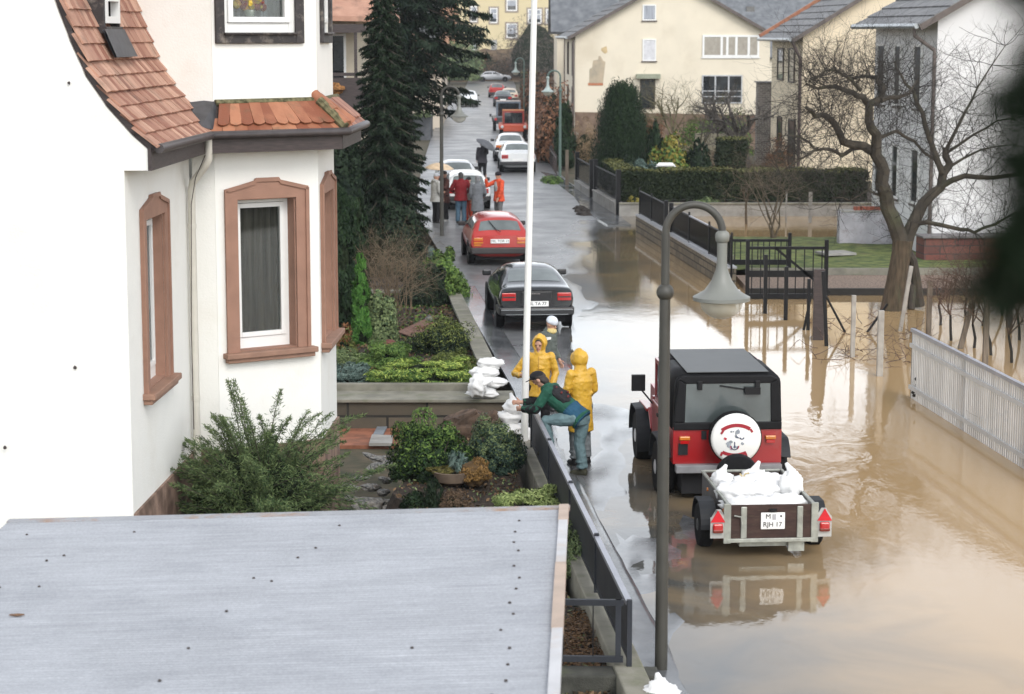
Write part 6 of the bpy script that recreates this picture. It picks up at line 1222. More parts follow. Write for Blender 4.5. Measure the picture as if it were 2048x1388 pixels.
dw = B(948, 840, 33.2, .0); q = MB(); q.blob(dw + V((-.05, 0, .14)), (.40, .35, .30), .35, 1.6, 3, 14, 18); q.blob(dw + V((.30, .1, .12)), (.20, .25, .24), .4, 2, 8); q.tube([dw + V((-.4, 0, .0)), dw + V((-.15, -.15, .30)), dw + V((.05, -.2, .45))], [.14, .12, .03], 8); tag(build('driftwood_root', q, mat('weathered_root_wood', (.10, .065, .045), .9, .4, 4, stretch=(3, 3, 1), bump=.6, dirt=(.25, .17, .12, .6)), smooth=True), 'weathered brown tree root lying at the end of the block wall', 'tree root')
M_rock = mat('grey_slate_rock', (.12, .125, .125), .85, .3, 4, col2=(.27, .26, .24), dirt=(.20, .12, .07, .5), bump=.5, bscale=18); M_rrock = mat('red_rock', (.15, .06, .045), .9, .3, 6, bump=.5)
proto = None; r = random.Random(9)
for i, (px, py, s) in enumerate(((705, 1000, .17), (735, 1008, .22), (765, 985, .15), (790, 1005, .2), (742, 975, .14), (812, 998, .13), (845, 1010, .2), (700, 975, .11), (770, 960, .13), (752, 935, .16), (780, 930, .14), (765, 918, .15), (742, 912, .12), (800, 952, .12), (820, 975, .15), (725, 955, .12), (868, 1014, .13), (790, 1018, .16))):
    if proto is None: mb = MB().blob((0, 0, 0), (1, .7, .42), .5, 1.4, 5, 7, 9); proto = build('rock', mb, M_rock); o = proto
    else: o = proto.copy(); COL.objects.link(o)
    z = -.5 + .5 * (1 - (py - 905) / 130) * (.8 if px < 790 else 1.1); p = G(px, py, min(0, z)); o.location = p; o.scale = (s * r.uniform(.8, 1.4), s, s * r.uniform(.7, 1.2)); o.rotation_euler = (r.uniform(-.4, .4), r.uniform(-.4, .4), r.uniform(0, 6)); tag(o, 'grey slate stone in the loose stone edge between the front bed and the sunken court', 'stone', 'stones of the rockery edge')
for px, py, s, m, lab in ((780, 690, .17, M_rrock, 'dark red rounded rock in front of the lumpy dark dwarf conifer'), (842, 660, .14, M_rrock, 'red rock in the middle of the gravel patch'), (865, 650, .10, M_rrock, 'small reddish rock at the right of the gravel patch'), (858, 640, .10, M_rock, 'upright grey stone standing in the gravel patch'), (831, 683, .09, M_rock, 'pale flat stone behind the golden juniper')):
    p = G(px, py, .05); tag(build('rock', MB().blob(p, (s, s * .8, s * (1.2 if 'upright' in lab else .6)), .3, 1.5, int(px), 8, 10), m), lab, 'stone')
tag(build('gravel_patch', MB().prism([G(795, 665, .06), G(870, 690, .06), G(905, 672, .06), G(850, 640, .06)], V((0, 0, .02))), mat('reddish_gravel', (.17, .09, .065), .95, .4, 20, bump=.5)), 'small reddish gravel patch between the dwarf conifers', 'gravel')
tag(build('sandbag_heap', MB().v and MB() or MB().box((0, 0, -5), (.01, .01, .01)), M_bag), kind='helper') if False else None

# --- right side: gardens
column('clipped_cypress', 'big dark rounded cypress behind the hedge in front of the cream house', 'tree', B(1244, 325, 84, .3), 1.30, 4.1, 42000, .13, G_thuja, 50, .22, pointy=.30)
def hedge(name, label, a, b, w, z0, z1, n, seed):
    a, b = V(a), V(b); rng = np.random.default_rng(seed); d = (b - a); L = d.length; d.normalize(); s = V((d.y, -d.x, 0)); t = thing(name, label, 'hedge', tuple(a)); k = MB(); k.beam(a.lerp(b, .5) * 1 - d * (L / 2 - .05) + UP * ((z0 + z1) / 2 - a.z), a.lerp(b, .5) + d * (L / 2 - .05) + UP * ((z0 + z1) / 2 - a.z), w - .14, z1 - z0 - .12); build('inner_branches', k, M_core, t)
    H_ = z1 - z0; ar = np.array([L * H_, L * H_, L * w, w * H_, w * H_]); f = rng.choice(5, n, p=ar / ar.sum()); u, v = rng.uniform(size=n), rng.uniform(size=n); q = np.zeros((n, 3)); N_ = np.zeros((n, 3))
    S_ = np.array(s); Dn = np.array(d); A_ = np.array(a)
    for i, (o_, e1, e2, nn) in enumerate(((S_ * w / 2, Dn * L, np.array([0, 0, H_]), S_), (-S_ * w / 2, Dn * L, np.array([0, 0, H_]), -S_), (-S_ * w / 2 + np.array([0, 0, H_]), Dn * L, S_ * w, np.array([0, 0, 1.])), (-S_ * w / 2, S_ * w, np.array([0, 0, H_]), -Dn), (-S_ * w / 2 + Dn * L, S_ * w, np.array([0, 0, H_]), Dn))):
        k_ = f == i; q[k_] = A_ + o_ + e1 * u[k_][:, None] + e2 * v[k_][:, None]; N_[k_] = nn
    q[:, 2] += z0 - a.z; bump_ = .06 * np.sin(q[:, 0] * 3.1 + q[:, 1] * 2) * np.cos(q[:, 2] * 5 + q[:, 0]); q += N_ * (bump_ + rng.normal(0, .035, n))[:, None]; tp_ = f == 2
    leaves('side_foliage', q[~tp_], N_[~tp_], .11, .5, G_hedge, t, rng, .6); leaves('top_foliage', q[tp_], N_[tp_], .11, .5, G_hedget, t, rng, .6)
hx0 = XA(1243, 75.9); hedge('clipped_hedge', 'long clipped dark hedge on the retaining wall across the gardens', (hx0, 75.9, .45), (hx0 + 8.8, 75.9, .45), .95, .45, 1.52, 17000, 51); h0 = G(1212, 368, .5); hedge('clipped_hedge', 'short clipped hedge along the iron railing by the street', (hx0 + .2, 76.5, .45), (G(1196, 345, .6).x + .3, 86, .45), .8, .45, 1.45, 7000, 52)
bush('blue_pine', 'round blue green dwarf pine peeking over the hedge', 'shrub', B(1291, 335, 78.5, .9), (.48, .48, .75), 3000, .14, G_blue, 53, 22, asp=.25, D='out')
bush('yellow_shrub', 'yellow green shrub behind the hedge next to the bird table', 'shrub', B(1345, 330, 80, .4), (.75, .6, 2.15), 6500, .15, G_mid, 54, 34, m2=G_yellow)
bush('small_conifer', 'small dark conifer right of the big rounded cypress', 'shrub', B(1312, 320, 82, .4), (.42, .42, 2.4), 3600, .15, G_thuja, 55, 22, D='up'); bush('small_conifer', 'dark pointed conifer right of the yellow shrub', 'shrub', B(1396, 335, 80, .4), (.5, .45, 1.75), 3000, .15, G_dark, 56, 24, D='up'); bush('small_conifer', 'low dark bush between yellow shrub and cypress', 'shrub', B(1270, 330, 81, .4), (.6, .5, 1.2), 2500, .15, G_dark, 57, 22)
hedge('dark_yew_block', 'square dark yew block in the garden before the second bare tree', (XA(1434, 84), 84, .2), (XA(1490, 84), 84, .2), .9, .2, 2.25, 3800, 58)
bush('twig_thicket', 'brownish leafless thicket at the foot of the yellow house', 'shrub', B(1530, 335, 84, .2), (1.1, .8, 1.3), 3500, .14, leaf_mat('brown_twigs', (.05, .035, .025), (.17, .12, .08)), 59, 30, asp=.12, core=.5)
bush('ivy_clump', 'pale ivy hanging over the retaining wall below the hedge', 'ivy', B(1408, 432, 74.5, .02), (.6, .22, .6), 1800, .1, G_moss, 60, 18, asp=.8); bush('ivy_clump', 'small yellow green tuft on the retaining wall coping near the railing', 'plant', B(1268, 405, 74.6, .40), (.25, .2, .3), 500, .09, G_yellow, 61, 8)
bt = B(1331, 345, 78, .9); t = thing('bird_table', 'small white roofed bird table standing behind the hedge', 'bird table', tuple(bt)); q = MB(); q.prism([bt + V((-.38, -.2, .62)), bt + V((.38, -.2, .62)), bt + V((.25, 0, .76)), bt + V((-.25, 0, .76))], (0, .02, 0)); q.box(bt + V((0, 0, .67)), (.66, .45, .05)); build('roof', q, M_paper, t); q = MB().box(bt + V((0, 0, .2)), (.07, .07, .9)); build('post', q, M_pwood, t)
bare_tree('fruit_tree', 'slender bare fruit tree with green mossy branches before the cream house', B(1345, 310, 92, .1), 5.0, .09, 62, 4, 4, .9, M_bark, mat('mossy_twig', (.13, .115, .06), .9, .3, 5), .28, .3); bare_tree('fruit_tree', 'thin bare fruit tree right of the first one before the cream house', B(1385, 320, 90, .1), 4.6, .07, 63, 4, 4, .8, M_bark, mat('mossy_twig', (.13, .115, .06), .9), .3, .3)
bare_tree('plum_tree', 'stout dark bare fruit tree in front of the grey garage window', B(1502, 320, 88, .1), 4.7, .24, 64, 4, 4, 1.1, mat('dark_bark', (.05, .045, .04), .9, .3, 5, bump=.5), mat('grey_twig', (.085, .075, .065), .9, .3, 5), .38, .4)
bush('beech_hedge', 'tall reddish brown beech hedge along the far right kerb', 'hedge', B(1105, 320, 108, .1), (1.1, 6, 3.6), 9000, .2, G_beech, 65, 60, core=.7); bush('beech_hedge', 'lower reddish brown beech hedge farther up the right kerb', 'hedge', B(1076, 240, 150, .1), (1.6, 14, 3.4), 7000, .26, G_beech, 66, 60, core=.7)
column('small_cypress', 'dark slim cypress behind the right far lamp post', 'tree', B(1128, 320, 100, .1), .55, 3.1, 5000, .2, G_thuja, 67, .35, pointy=.3); hedge('dark_hedge', 'dark clipped hedge block beyond the beech hedge far up the street', (XA(1042, 205), 205, 0), (XA(1075, 205), 205, 0), 3, 0, 2.6, 2500, 68)
bush('ground_shrub', 'low green weeds at the right kerb by the board fence', 'weeds', B(1103, 362, 91, 0), (.45, 1.6, .3), 1800, .1, G_mid, 69, 22); bush('wild_thicket', 'wide grey brown thicket on the bank below the yellow apartment house', 'shrub', B(1075, 150, 272, 1), (5, 5, 7.5), 9000, .42, leaf_mat('grey_brown_twigs', (.045, .035, .03), (.14, .115, .095)), 70, 70, asp=.15, core=.7); bush('wild_thicket', 'brown thicket along the foot of the bank behind the silver saloon', 'shrub', B(960, 150, 284, .5), (8, 3, 3.0), 7000, .4, leaf_mat('brown_twigs_far', (.06, .035, .025), (.17, .10, .06)), 71, 70, asp=.2, core=.7)
bush('wild_thicket', 'green brown thicket under the drooping spruce branches far up the left side', 'shrub', B(905, 150, 270, .5), (4, 3, 5), 5000, .4, G_moss, 72, 40, core=.7)
rng = np.random.default_rng(73); q, N_ = lump_pts(rng, B(845, 240, 128, 1.4), (.55, 1.8, .4), 20, 1500, .3); tag(leaves('wall_top_plants', q, N_, .13, .4, G_moss, None, rng), 'trailing green plants on top of the grey garden wall end', 'plants')

bush('dry_thicket', 'dry tan undergrowth at the corner of the cream house', 'undergrowth', B(1168, 300, 104, .1), (.8, .8, 1.9), 4750, 0.115, leaf_mat('dry_tan_twigs', (.13, .085, .05), (.34, .25, .15)), 101, 26, asp=.2); bush('dry_thicket', 'brown undergrowth below the dark window of the cream house', 'undergrowth', B(1300, 300, 108, .1), (1.1, .8, 2.2), 5700, 0.122, G_rust, 102, 30, asp=.2); bush('green_shrub', 'green shrub in the garden below the grey garage window', 'shrub', B(1425, 300, 110, .1), (1.9, .8, 1.9), 6650, 0.130, G_mid, 103, 36); bush('dry_thicket', 'grey brown undergrowth between the bare fruit trees', 'undergrowth', B(1385, 310, 96, .1), (1.9, .8, 1.3), 6650, 0.115, leaf_mat('grey_tan_twigs', (.09, .07, .05), (.26, .2, .14)), 104, 34, asp=.2)
bush('brown_vine_thicket', 'reddish brown creeper thicket between the yew block and the yellow house', 'undergrowth', B(1555, 320, 88, .1), (.7, .7, 2.0), 4940, 0.108, G_rust, 105, 24, asp=.2)
q = MB(); q.box((XA(1440, 100), 100, .9), (XA(1490, 100) - XA(1390, 100), .3, 1.6)); tag(build('garden_wall', q, mat('olive_block_wall', (.26, .24, .17), .9, .15, 2)), 'olive grey garden block wall in front of the green shrub', 'wall')
# --- the gnarled apple tree
def apple():
    Y0 = 48.8; b = G(1792, 622); t = thing('apple_tree', 'old gnarled bare apple tree in the flood in front of the white gabled house', 'tree', tuple(b)); lim = MB(); tw = MB(); rng = random.Random(77)
    def pl(pts, dy0, dy1): k = len(pts); return [P(x, y, Y0 + dy0 + (dy1 - dy0) * i / (k - 1)) for i, (x, y) in enumerate(pts)]
    tk = MB(); tk.tube(pl([(1782, 650), (1788, 600), (1796, 545), (1803, 505), (1806, 480)], 0, 0), [.33, .275, .235, .23, .25], 14); build('trunk', tk, mat('apple_bark', (.075, .055, .035), .95, .35, 4, stretch=(5, 5, .8), bump=.8, bscale=16, dirt=(.07, .085, .045, .5)), t, smooth=True)
    L_ = [([(1806, 495), (1785, 440), (1770, 390), (1763, 342), (1754, 308), (1750, 270), (1737, 241), (1738, 209)], .25, .11, 0, -.6), ([(1738, 211), (1725, 198), (1706, 185), (1674, 174), (1636, 177), (1612, 168)], .11, .03, -.6, -1.4), ([(1738, 211), (1762, 198), (1767, 171), (1751, 155), (1733, 152), (1700, 160)], .12, .03, -.6, .3), ([(1762, 198), (1794, 195), (1818, 185), (1835, 160)], .08, .02, -.5, .6),
          ([(1757, 305), (1727, 292), (1687, 284), (1671, 251), (1655, 230), (1631, 231), (1612, 215)], .15, .05, -.2, -1.6), ([(1727, 294), (1685, 310), (1660, 298), (1634, 296), (1602, 274), (1570, 270)], .07, .02, -.3, -1.8), ([(1634, 296), (1599, 318), (1560, 345)], .04, .015, -1.2, -1.6), ([(1720, 180), (1703, 160), (1682, 144), (1660, 139), (1642, 150), (1626, 160)], .06, .02, -.8, -1.3),
          ([(1808, 490), (1822, 450), (1848, 410), (1880, 372), (1898, 330), (1891, 297)], .22, .10, 0, .9), ([(1891, 300), (1928, 227), (1955, 174), (2011, 91)], .06, .012, .9, 1.6), ([(1885, 345), (1860, 280), (1845, 227), (1826, 182), (1802, 150), (1790, 125)], .10, .02, .5, 1.2), ([(1880, 372), (1930, 350), (1985, 352), (2050, 345), (2090, 350)], .10, .03, .5, -.5), ([(1830, 450), (1854, 447), (1918, 458), (1947, 464), (1990, 450), (2033, 424), (2070, 440)], .08, .02, .2, -1.2), ([(1750, 275), (1790, 262), (1830, 285), (1870, 320)], .06, .04, -.2, .6), ([(1770, 395), (1735, 380), (1700, 400), (1670, 395)], .04, .012, 0, -1), ([(1890, 310), (1950, 270), (2000, 240), (2060, 232)], .05, .012, .9, .2), ([(1900, 335), (1960, 300), (2030, 290)], .05, .012, .9, 1.5)]
    for pts, r0, r1, d0, d1 in L_:
        q = pl(pts, d0, d1); k = len(q); fine = []
        for i in range(k - 1):
            for s in (0, .5): fine.append(q[i].lerp(q[i + 1], s) + V((rng.gauss(0, .02), 0, rng.gauss(0, .02))))
        fine.append(q[-1]); lim.tube(fine, [(r0 + (r1 - r0) * i / (len(fine) - 1)) * .78 for i in range(len(fine))], 9)
        for i in range(1, len(fine)):
            for _ in range(5 if r0 < .2 else 2):
                dd = (fine[i] - fine[i - 1]).normalized(); o = dd.orthogonal(); o.rotate(Matrix.Rotation(rng.uniform(0, 6.28), 3, dd)); grow(tw, rng, fine[i], o + dd * rng.uniform(-.2, .7) + V((0, 0, .25)), rng.uniform(.5, 1.4), .0095, 2, .38, 4, .1, 4)
    build('limbs', lim, mat('apple_limb_bark', (.055, .046, .034), .95, .35, 4, bump=.6, bscale=22, dirt=(.085, .10, .05, .6)), t, smooth=True); build('twigs', tw, M_dtwig, t)
    st = MB(); st.tube(pl([(1838, 612), (1832, 560), (1826, 520), (1815, 500)], .3, .1), [.14, .12, .1, .1], 8); st.tube(pl([(1822, 618), (1826, 575), (1836, 560)], .1, .3), [.09, .09, .07], 8); build('side_stem', st, M_bark, t, smooth=True)
apple()
bare_tree('sapling', 'thin sapling tied by the flooded lawn edge', B(1494, 452, 71, -.1), 1.7, .04, 80, 2, 3, .4, M_twig, M_twig, .5); bare_tree('small_bare_shrub', 'small bare shrub growing on the lawn', B(1548, 470, 63.5, .2), 2.9, .035, 81, 4, 4, .45, M_twig, mat('shrub_twig', (.13, .10, .07), .9), .15, .22, 'shrub', 4)
for i, (px, py, h) in enumerate(((1905, 690, 2.2), (1945, 705, 2.0), (1985, 720, 2.3), (2025, 735, 2.2), (1880, 660, 1.8), (1960, 660, 2.0), (2040, 690, 2.4), (2010, 640, 2.3), (1935, 640, 1.7))):
    bare_tree('bare_vine', ['leafless vine stem with tangled twigs behind the white slat fence', 'reddish leafless vine among the posts near the brick base', 'tall leafless vine at the right edge of the flooded garden'][i % 3], G(px, py, -.1), h, .03, 90 + i, 3, 4, .55, M_dtwig, mat('reddish_twig', (.10, .06, .045), .9, .3, 5), .3, .4, 'vine')['group'] = 'vines in the flooded garden'
tz = MB(); r = random.Random(6)
for i in range(70):
    p = G(r.uniform(1620, 1830), r.uniform(628, 730), .01); grow(tz, r, p + V((0, 0, r.uniform(-.1, .05))), (r.uniform(-1, 1), r.uniform(-1, 1), .15), r.uniform(.3, .8), .010, 1, .4, 3, 0, 3)
tag(build('floating_twigs', tz, mat('reddish_twig', (.10, .06, .045), .9)), kind='stuff', label='tangled twigs and debris lying in the flood below the apple tree')
for px, py, lab in ((1845, 800, 'small leafy twig caught at the near foot of the white slat fence'), (1985, 880, 'leafy twig caught low on the white slat fence near the picture edge')):
    p = G(px, py, .0); q = MB(); rr = random.Random(px); grow(q, rr, p + V((-.05, -.05, -.05)), (0, 0, 1), .55, .008, 1, .4, 4, .2, 3); [q.blob(p + V((rr.uniform(-.2, .2), -.06, rr.uniform(.05, .5))), (.035, .01, .03), .3, 2, i, 4, 6) for i in range(12)]; tag(build('caught_twig', q, M_dtwig), lab, 'twig')
# ------------------------------------------------------------------ street lamps, flag pole, bags by the entrance
M_pole = mat('grey_green_pole', (.052, .050, .042), .5, .12, 5, dirt=(.06, .055, .045, .5)); M_shade = mat('grey_lamp_shade', (.19, .195, .175), .45, .08, 4, dirt=(.22, .21, .17, .5)); M_globe = mat('milky_globe', (.62, .60, .50), .25, .05, 3, alpha=.55)
M_polel = mat('pale_lamp_green', (.10, .15, .13), .5, .1, 5)
def lamp(px, py, Y, side, label, pm, sm):
    c = V((XA(px, Y, .0), Y, .0)); t = thing('street_lamp', label, 'street lamp', tuple(c), 0, 'street lamps along the street')
    q = MB(); q.tube([c - UP * .3, c + UP * 3.85], [.066, .054], 14); q.tube([c + UP * 3.85, c + UP * 4.47], .042, 14); build('pole', q, pm, t, smooth=True)
    q = MB().blob(c + UP * 3.88, .088, 0, 1, 0, 12, 16); build('ball', q, pm, t, smooth=True)
    q = MB(); q.tube([c + UP * 4.45] + [c + V((side * (.28 - .28 * cos(a)), 0, 4.47 + .28 * sin(a))) for a in [pi * i / 18 for i in range(19)]] + [c + V((side * .56, 0, 4.42))], .038, 12); build('arched_arm', q, pm, t, smooth=True)
    h = c + V((side * .56, 0, 0)); q = MB(); q.lathe([(.03, 4.50), (.066, 4.47), (.072, 4.43), (.066, 4.39), (.05, 4.375)], h, 20); q.lathe([(.05, 4.38), (.05, 4.18), (.062, 4.10), (.10, 4.00), (.17, 3.90), (.245, 3.855), (.285, 3.835), (.285, 3.80), (.27, 3.795)], h, 32); s_ = build('lamp_shade', q, sm, t, smooth=True, sharp=60)
    q = MB(); q.lathe([(.215, 3.80)] + [(.215 * cos(a), 3.79 - .18 * sin(a)) for a in [.1 + i * .145 for i in range(10)]], h, 28); build('glass_globe', q, M_globe, s_, smooth=True); return t
lamp(1322, 1370, 20.7, 1, 'tall grey street lamp with bell shade in front of the trailer and red off-road car', M_pole, M_shade)
lamp(884, 470, 66.5, 1, 'street lamp with bell shade on the left pavement beside the group of people', M_pole, M_shade)
lamp(1120, 352, 94.5, -1, 'green grey street lamp on the right beside the small cypress', M_polel, mat('pale_green_shade', (.34, .40, .38), .5, .1)); lamp(1048, 250, 141, -1, 'farthest street lamp at the right kerb before the brown bank', M_polel, mat('pale_green_shade', (.34, .40, .38), .5, .1))
pY = 31.9; p0 = V((XA(1048, pY, .1), pY, .0)); p1 = P(1070, -60, pY); q = MB(); q.tube([p0, p0.lerp(p1, .5), p0.lerp(p1, 1.25)], [.055, .05, .042], 16); fp_ = build('flagpole', q, mat('white_pole_paint', (.80, .80, .77), .4, .03, 2, dirt=(.6, .6, .55, .35)), smooth=True); tag(fp_, 'tall slender white flagpole leaning slightly, held by people at the fence', 'flagpole')
gE = 'sandbags heaped at the entrance'
for i, (px, py, Y, z, sz, lab) in enumerate(((965, 0, 36.6, .13, (.55, .4, .20), 'lowest white sandbag of the tall heap at the end of the block wall'), (985, 0, 36.7, .30, (.5, .38, .2), 'second white sandbag in the tall heap at the block wall'), (968, 0, 36.8, .46, (.52, .36, .2), 'third white sandbag in the tall heap at the block wall'), (980, 0, 36.9, .61, (.5, .36, .2), 'topmost white sandbag of the tall heap at the block wall'), (955, 0, 36.3, .30, (.3, .3, .4), 'creased upright white sandbag leaning on the left of the tall heap'), (1022, 0, 33.2, .12, (.45, .4, .22), 'lower white sandbag beside the flagpole'), (1018, 0, 33.3, .30, (.40, .36, .22), 'middle white sandbag beside the flagpole'), (1026, 0, 33.3, .46, (.3, .3, .26), 'upper white sandbag beside the flagpole'), (1059, 0, 32.4, .12, (.2, .26, .3), 'small white sandbag between flagpole and panel fence'))):
    sandbag((XA(px, Y, z), Y, z), sz, 20 + i, lab, gE, upright=(i in (7,)), neck=(i in (7, 4)), rz=(i * 1.3) % .7 - .3)
b_ = G(1318, 1392, .12); sandbag((b_.x, b_.y, .12), (.36, .3, .30), 40, 'white sandbag at the foot of the near street lamp at the picture bottom', 'sandbag at the lamp foot', True)

# ------------------------------------------------------------------ people
M_skin = mat('skin', (.48, .27, .19), .55, .06, 8); M_hair = mat('dark_hair', (.03, .022, .018), .7, .3, 20); M_eye = mat('eye_dark', (.02, .015, .012), .3); M_lip = mat('lips', (.35, .11, .09), .5)
STAND = dict(pelvis=(0, 0, .93), waist=(0, 0, 1.06), chest=(0, .0, 1.28), neck=(0, .01, 1.46), head=(0, .03, 1.585), shL=(-.185, 0, 1.39), shR=(.185, 0, 1.39), elL=(-.235, -.02, 1.12), elR=(.235, -.02, 1.12), wrL=(-.225, .10, .90), wrR=(.225, .10, .90), hiL=(-.09, 0, .90), hiR=(.09, 0, .90), knL=(-.10, .03, .49), knR=(.10, .03, .49), anL=(-.105, -.01, .09), anR=(.105, -.01, .09), look=(0, 1, 0), toeL=(0, 1, 0), toeR=(0, 1, 0))
def ell(mb, pts, radii, n=14):                               # limb or trunk with elliptical sections: radii (side, depth)
    pts = [V(p) for p in pts]; k = len(pts); vs = []
    for i, p in enumerate(pts):
        d = (pts[min(i + 1, k - 1)] - pts[max(i - 1, 0)]).normalized(); x = V((1, 0, 0)); x = (x - d * x.dot(d)).normalized(); y = d.cross(x)
        for j in range(n): a = 2 * pi * j / n; vs.append(p + x * (radii[i][0] * cos(a)) + y * (radii[i][1] * sin(a)))
    mb.add(vs, [(i * n + j, i * n + (j + 1) % n, (i + 1) * n + (j + 1) % n, (i + 1) * n + j) for i in range(k - 1) for j in range(n)] + [tuple(range(n - 1, -1, -1)), tuple(range((k - 1) * n, k * n))])
def limb(mb, pts, r, n=12):
    mb.tube(pts, r, n); [mb.blob(p, q * .98, 0, 1, 0, 6, 10) for p, q in zip(pts[1:-1], r[1:-1])]
def hand(mb, w, e, s, curl, fwd=None):
    d = (V(w) - V(e)).normalized() if fwd is None else V(fwd).normalized(); w = V(w); side = d.cross(V((0, 0, 1))); side = side.normalized() if side.length > .1 else V((1, 0, 0)); n = side.cross(d).normalized(); inn = -side if s < 0 else side
    pc = w + d * .05; R = Matrix((n, d, side)).transposed(); mb.blob(pc, (.042, .052, .022), 0, 1, 0, 8, 10, R); mb.tube([w - d * .04, w + d * .03], [.026, .028], 8)
    for i, (o, L) in enumerate(((.030, .070), (.010, .080), (-.011, .074), (-.031, .058))):
        b = pc + n * o + d * .045; p = [b]; a = 0
        for q in (.45, .32, .23): p.append(p[-1] + (d * cos(a) + (-side if s > 0 else side) * sin(a)) * (L * q)); a += curl
        mb.tube(p, [.0105, .0100, .0092, .0075], 6)
    b = pc + n * .036 - d * .01; mb.tube([b, b + n * .03 + d * .025, b + n * .035 + d * .055 + (-side if s > 0 else side) * .02 * curl], [.013, .011, .008], 6)
def person(label, X, Y, phi, h, pose, z0=0, jacket=None, trousers=None, shoes=None, hat=None, hood=None, hair=None, hem=.72, vox=.009, group=None, jr=1.0, curl=(.5, .5), extra=None, boots=.30, cuff=True):
    k = h / 1.7; J = {a: V(b) for a, b in {**STAND, **pose}.items()}
    for a in J:
        if a not in ('look', 'toeL', 'toeR'): J[a] = J[a] * k
    t = thing('person', label, 'person', (X, Y, z0), phi, group); up = (J['head'] - J['neck']).normalized(); fw = J['look'].normalized(); fw = (fw - up * fw.dot(up) * .6).normalized(); rt = fw.cross(up).normalized(); R = Matrix((rt, fw, up)).transposed(); H = J['head']
    hp = lambda x, y, z: H + R @ (V((x, y, z)) * k)
    m = MB()                                                  # the body, one skin
    m.blob(hp(0, -.008, .02), (.076 * k, .096 * k, .098 * k), 0, 1, 0, 12, 16, R); m.blob(hp(0, .022, -.055), (.055 * k, .062 * k, .062 * k), 0, 1, 0, 10, 12, R); m.blob(hp(0, .098, -.018), (.014 * k, .018 * k, .026 * k), 0, 1, 0, 6, 8, R); m.blob(hp(0, .072, -.098), (.024 * k, .02 * k, .018 * k), 0, 1, 0, 6, 8, R)
    for s in (1, -1): m.blob(hp(s * .079, -.005, -.015), (.012 * k, .024 * k, .034 * k), 0, 1, 0, 6, 8, R); m.blob(hp(s * .034, .080, .026), (.026 * k, .012 * k, .010 * k), 0, 1, 0, 6, 8, R)
    m.tube([J['chest'], J['neck'] - up * .02, H - up * .05 * k], [.07 * k, .058 * k, .054 * k], 10)
    ell(m, [J['pelvis'] - V((0, 0, .06 * k)), J['pelvis'], J['waist'], J['chest'], J['chest'].lerp(J['neck'], .6), J['neck']], [(.14 * k, .10 * k), (.155 * k, .11 * k), (.13 * k, .095 * k), (.165 * k, .11 * k), (.15 * k, .09 * k), (.07 * k, .06 * k)])
    for S, s in (('L', -1), ('R', 1)):
        limb(m, [J['chest'].lerp(J['sh' + S], .6), J['sh' + S], J['el' + S], J['wr' + S]], [.07 * k, .058 * k, .042 * k, .028 * k]); hand(m, J['wr' + S], J['el' + S], s, curl[0 if s < 0 else 1])
        limb(m, [J['pelvis'].lerp(J['hi' + S], .7), J['hi' + S], J['kn' + S], J['an' + S]], [.09 * k, .088 * k, .058 * k, .04 * k]); T_ = J['toe' + S].normalized(); a = J['an' + S]; m.tube([a + V((0, 0, -.0)), a - T_ * .03 + V((0, 0, -.05 * k)), a + T_ * .08 + V((0, 0, -.055 * k)), a + T_ * .15 + V((0, 0, -.065 * k))], [.042 * k, .04 * k, .036 * k, .024 * k], 8)
    bake(m, M_skin, 'body', t, vox, 3, world=False)
    e = MB(); [e.blob(hp(s * .033, .084, .008), (.012 * k, .006 * k, .0075 * k), 0, 1, 0, 6, 8, R) for s in (1, -1)]; build('eyes', e, M_eye, t, world=False); e = MB().blob(hp(0, .082, -.062), (.026 * k, .008 * k, .009 * k), 0, 1, 0, 6, 8, R); build('mouth', e, M_lip, t, world=False)
    if hair: q = MB(); q.blob(hp(0, -.022, .042), (.088 * k, .098 * k, .096 * k), .12, 4, 3, 12, 16, R); q.blob(hp(0, -.05, -.03), (.080 * k, .06 * k, .09 * k), .12, 4, 5, 10, 14, R); bake(q, hair, 'hair', t, vox, 2, False)
    if hat:
        kind, hm = hat; q = MB()
        if kind == 'beanie': q.blob(hp(0, -.012, .065), (.094 * k, .112 * k, .088 * k), 0, 1, 0, 12, 16, R); q.lathe([(.092 * k, -.028 * k), (.099 * k, -.02 * k), (.099 * k, .015 * k), (.092 * k, .022 * k)], hp(0, -.01, .05), 18, R, 1.14)
        else: q.blob(hp(0, -.012, .062), (.092 * k, .108 * k, .078 * k), 0, 1, 0, 12, 16, R); q.prism([hp(x * .082, .06 + .13 * sqrt(max(0, 1 - x * x)) , .045) for x in (-1, -.7, -.3, 0, .3, .7, 1)], R @ V((0, .0, .014 * k)))
        bake(q, hm, 'hat', t, vox, 2, False)
        if kind == 'cap2': q = MB().blob(hp(0, .09, .085), (.028 * k, .01 * k, .02 * k), 0, 1, 0, 6, 8, R); build('cap_badge', q, M_paper, t, world=False)
    hz = hem * k; axis = (J['pelvis'] - J['chest']).normalized(); hemp = J['pelvis'] + axis * max(.02, J['pelvis'].z - hz) if abs(axis.z) > .8 else J['pelvis'] + axis * .06
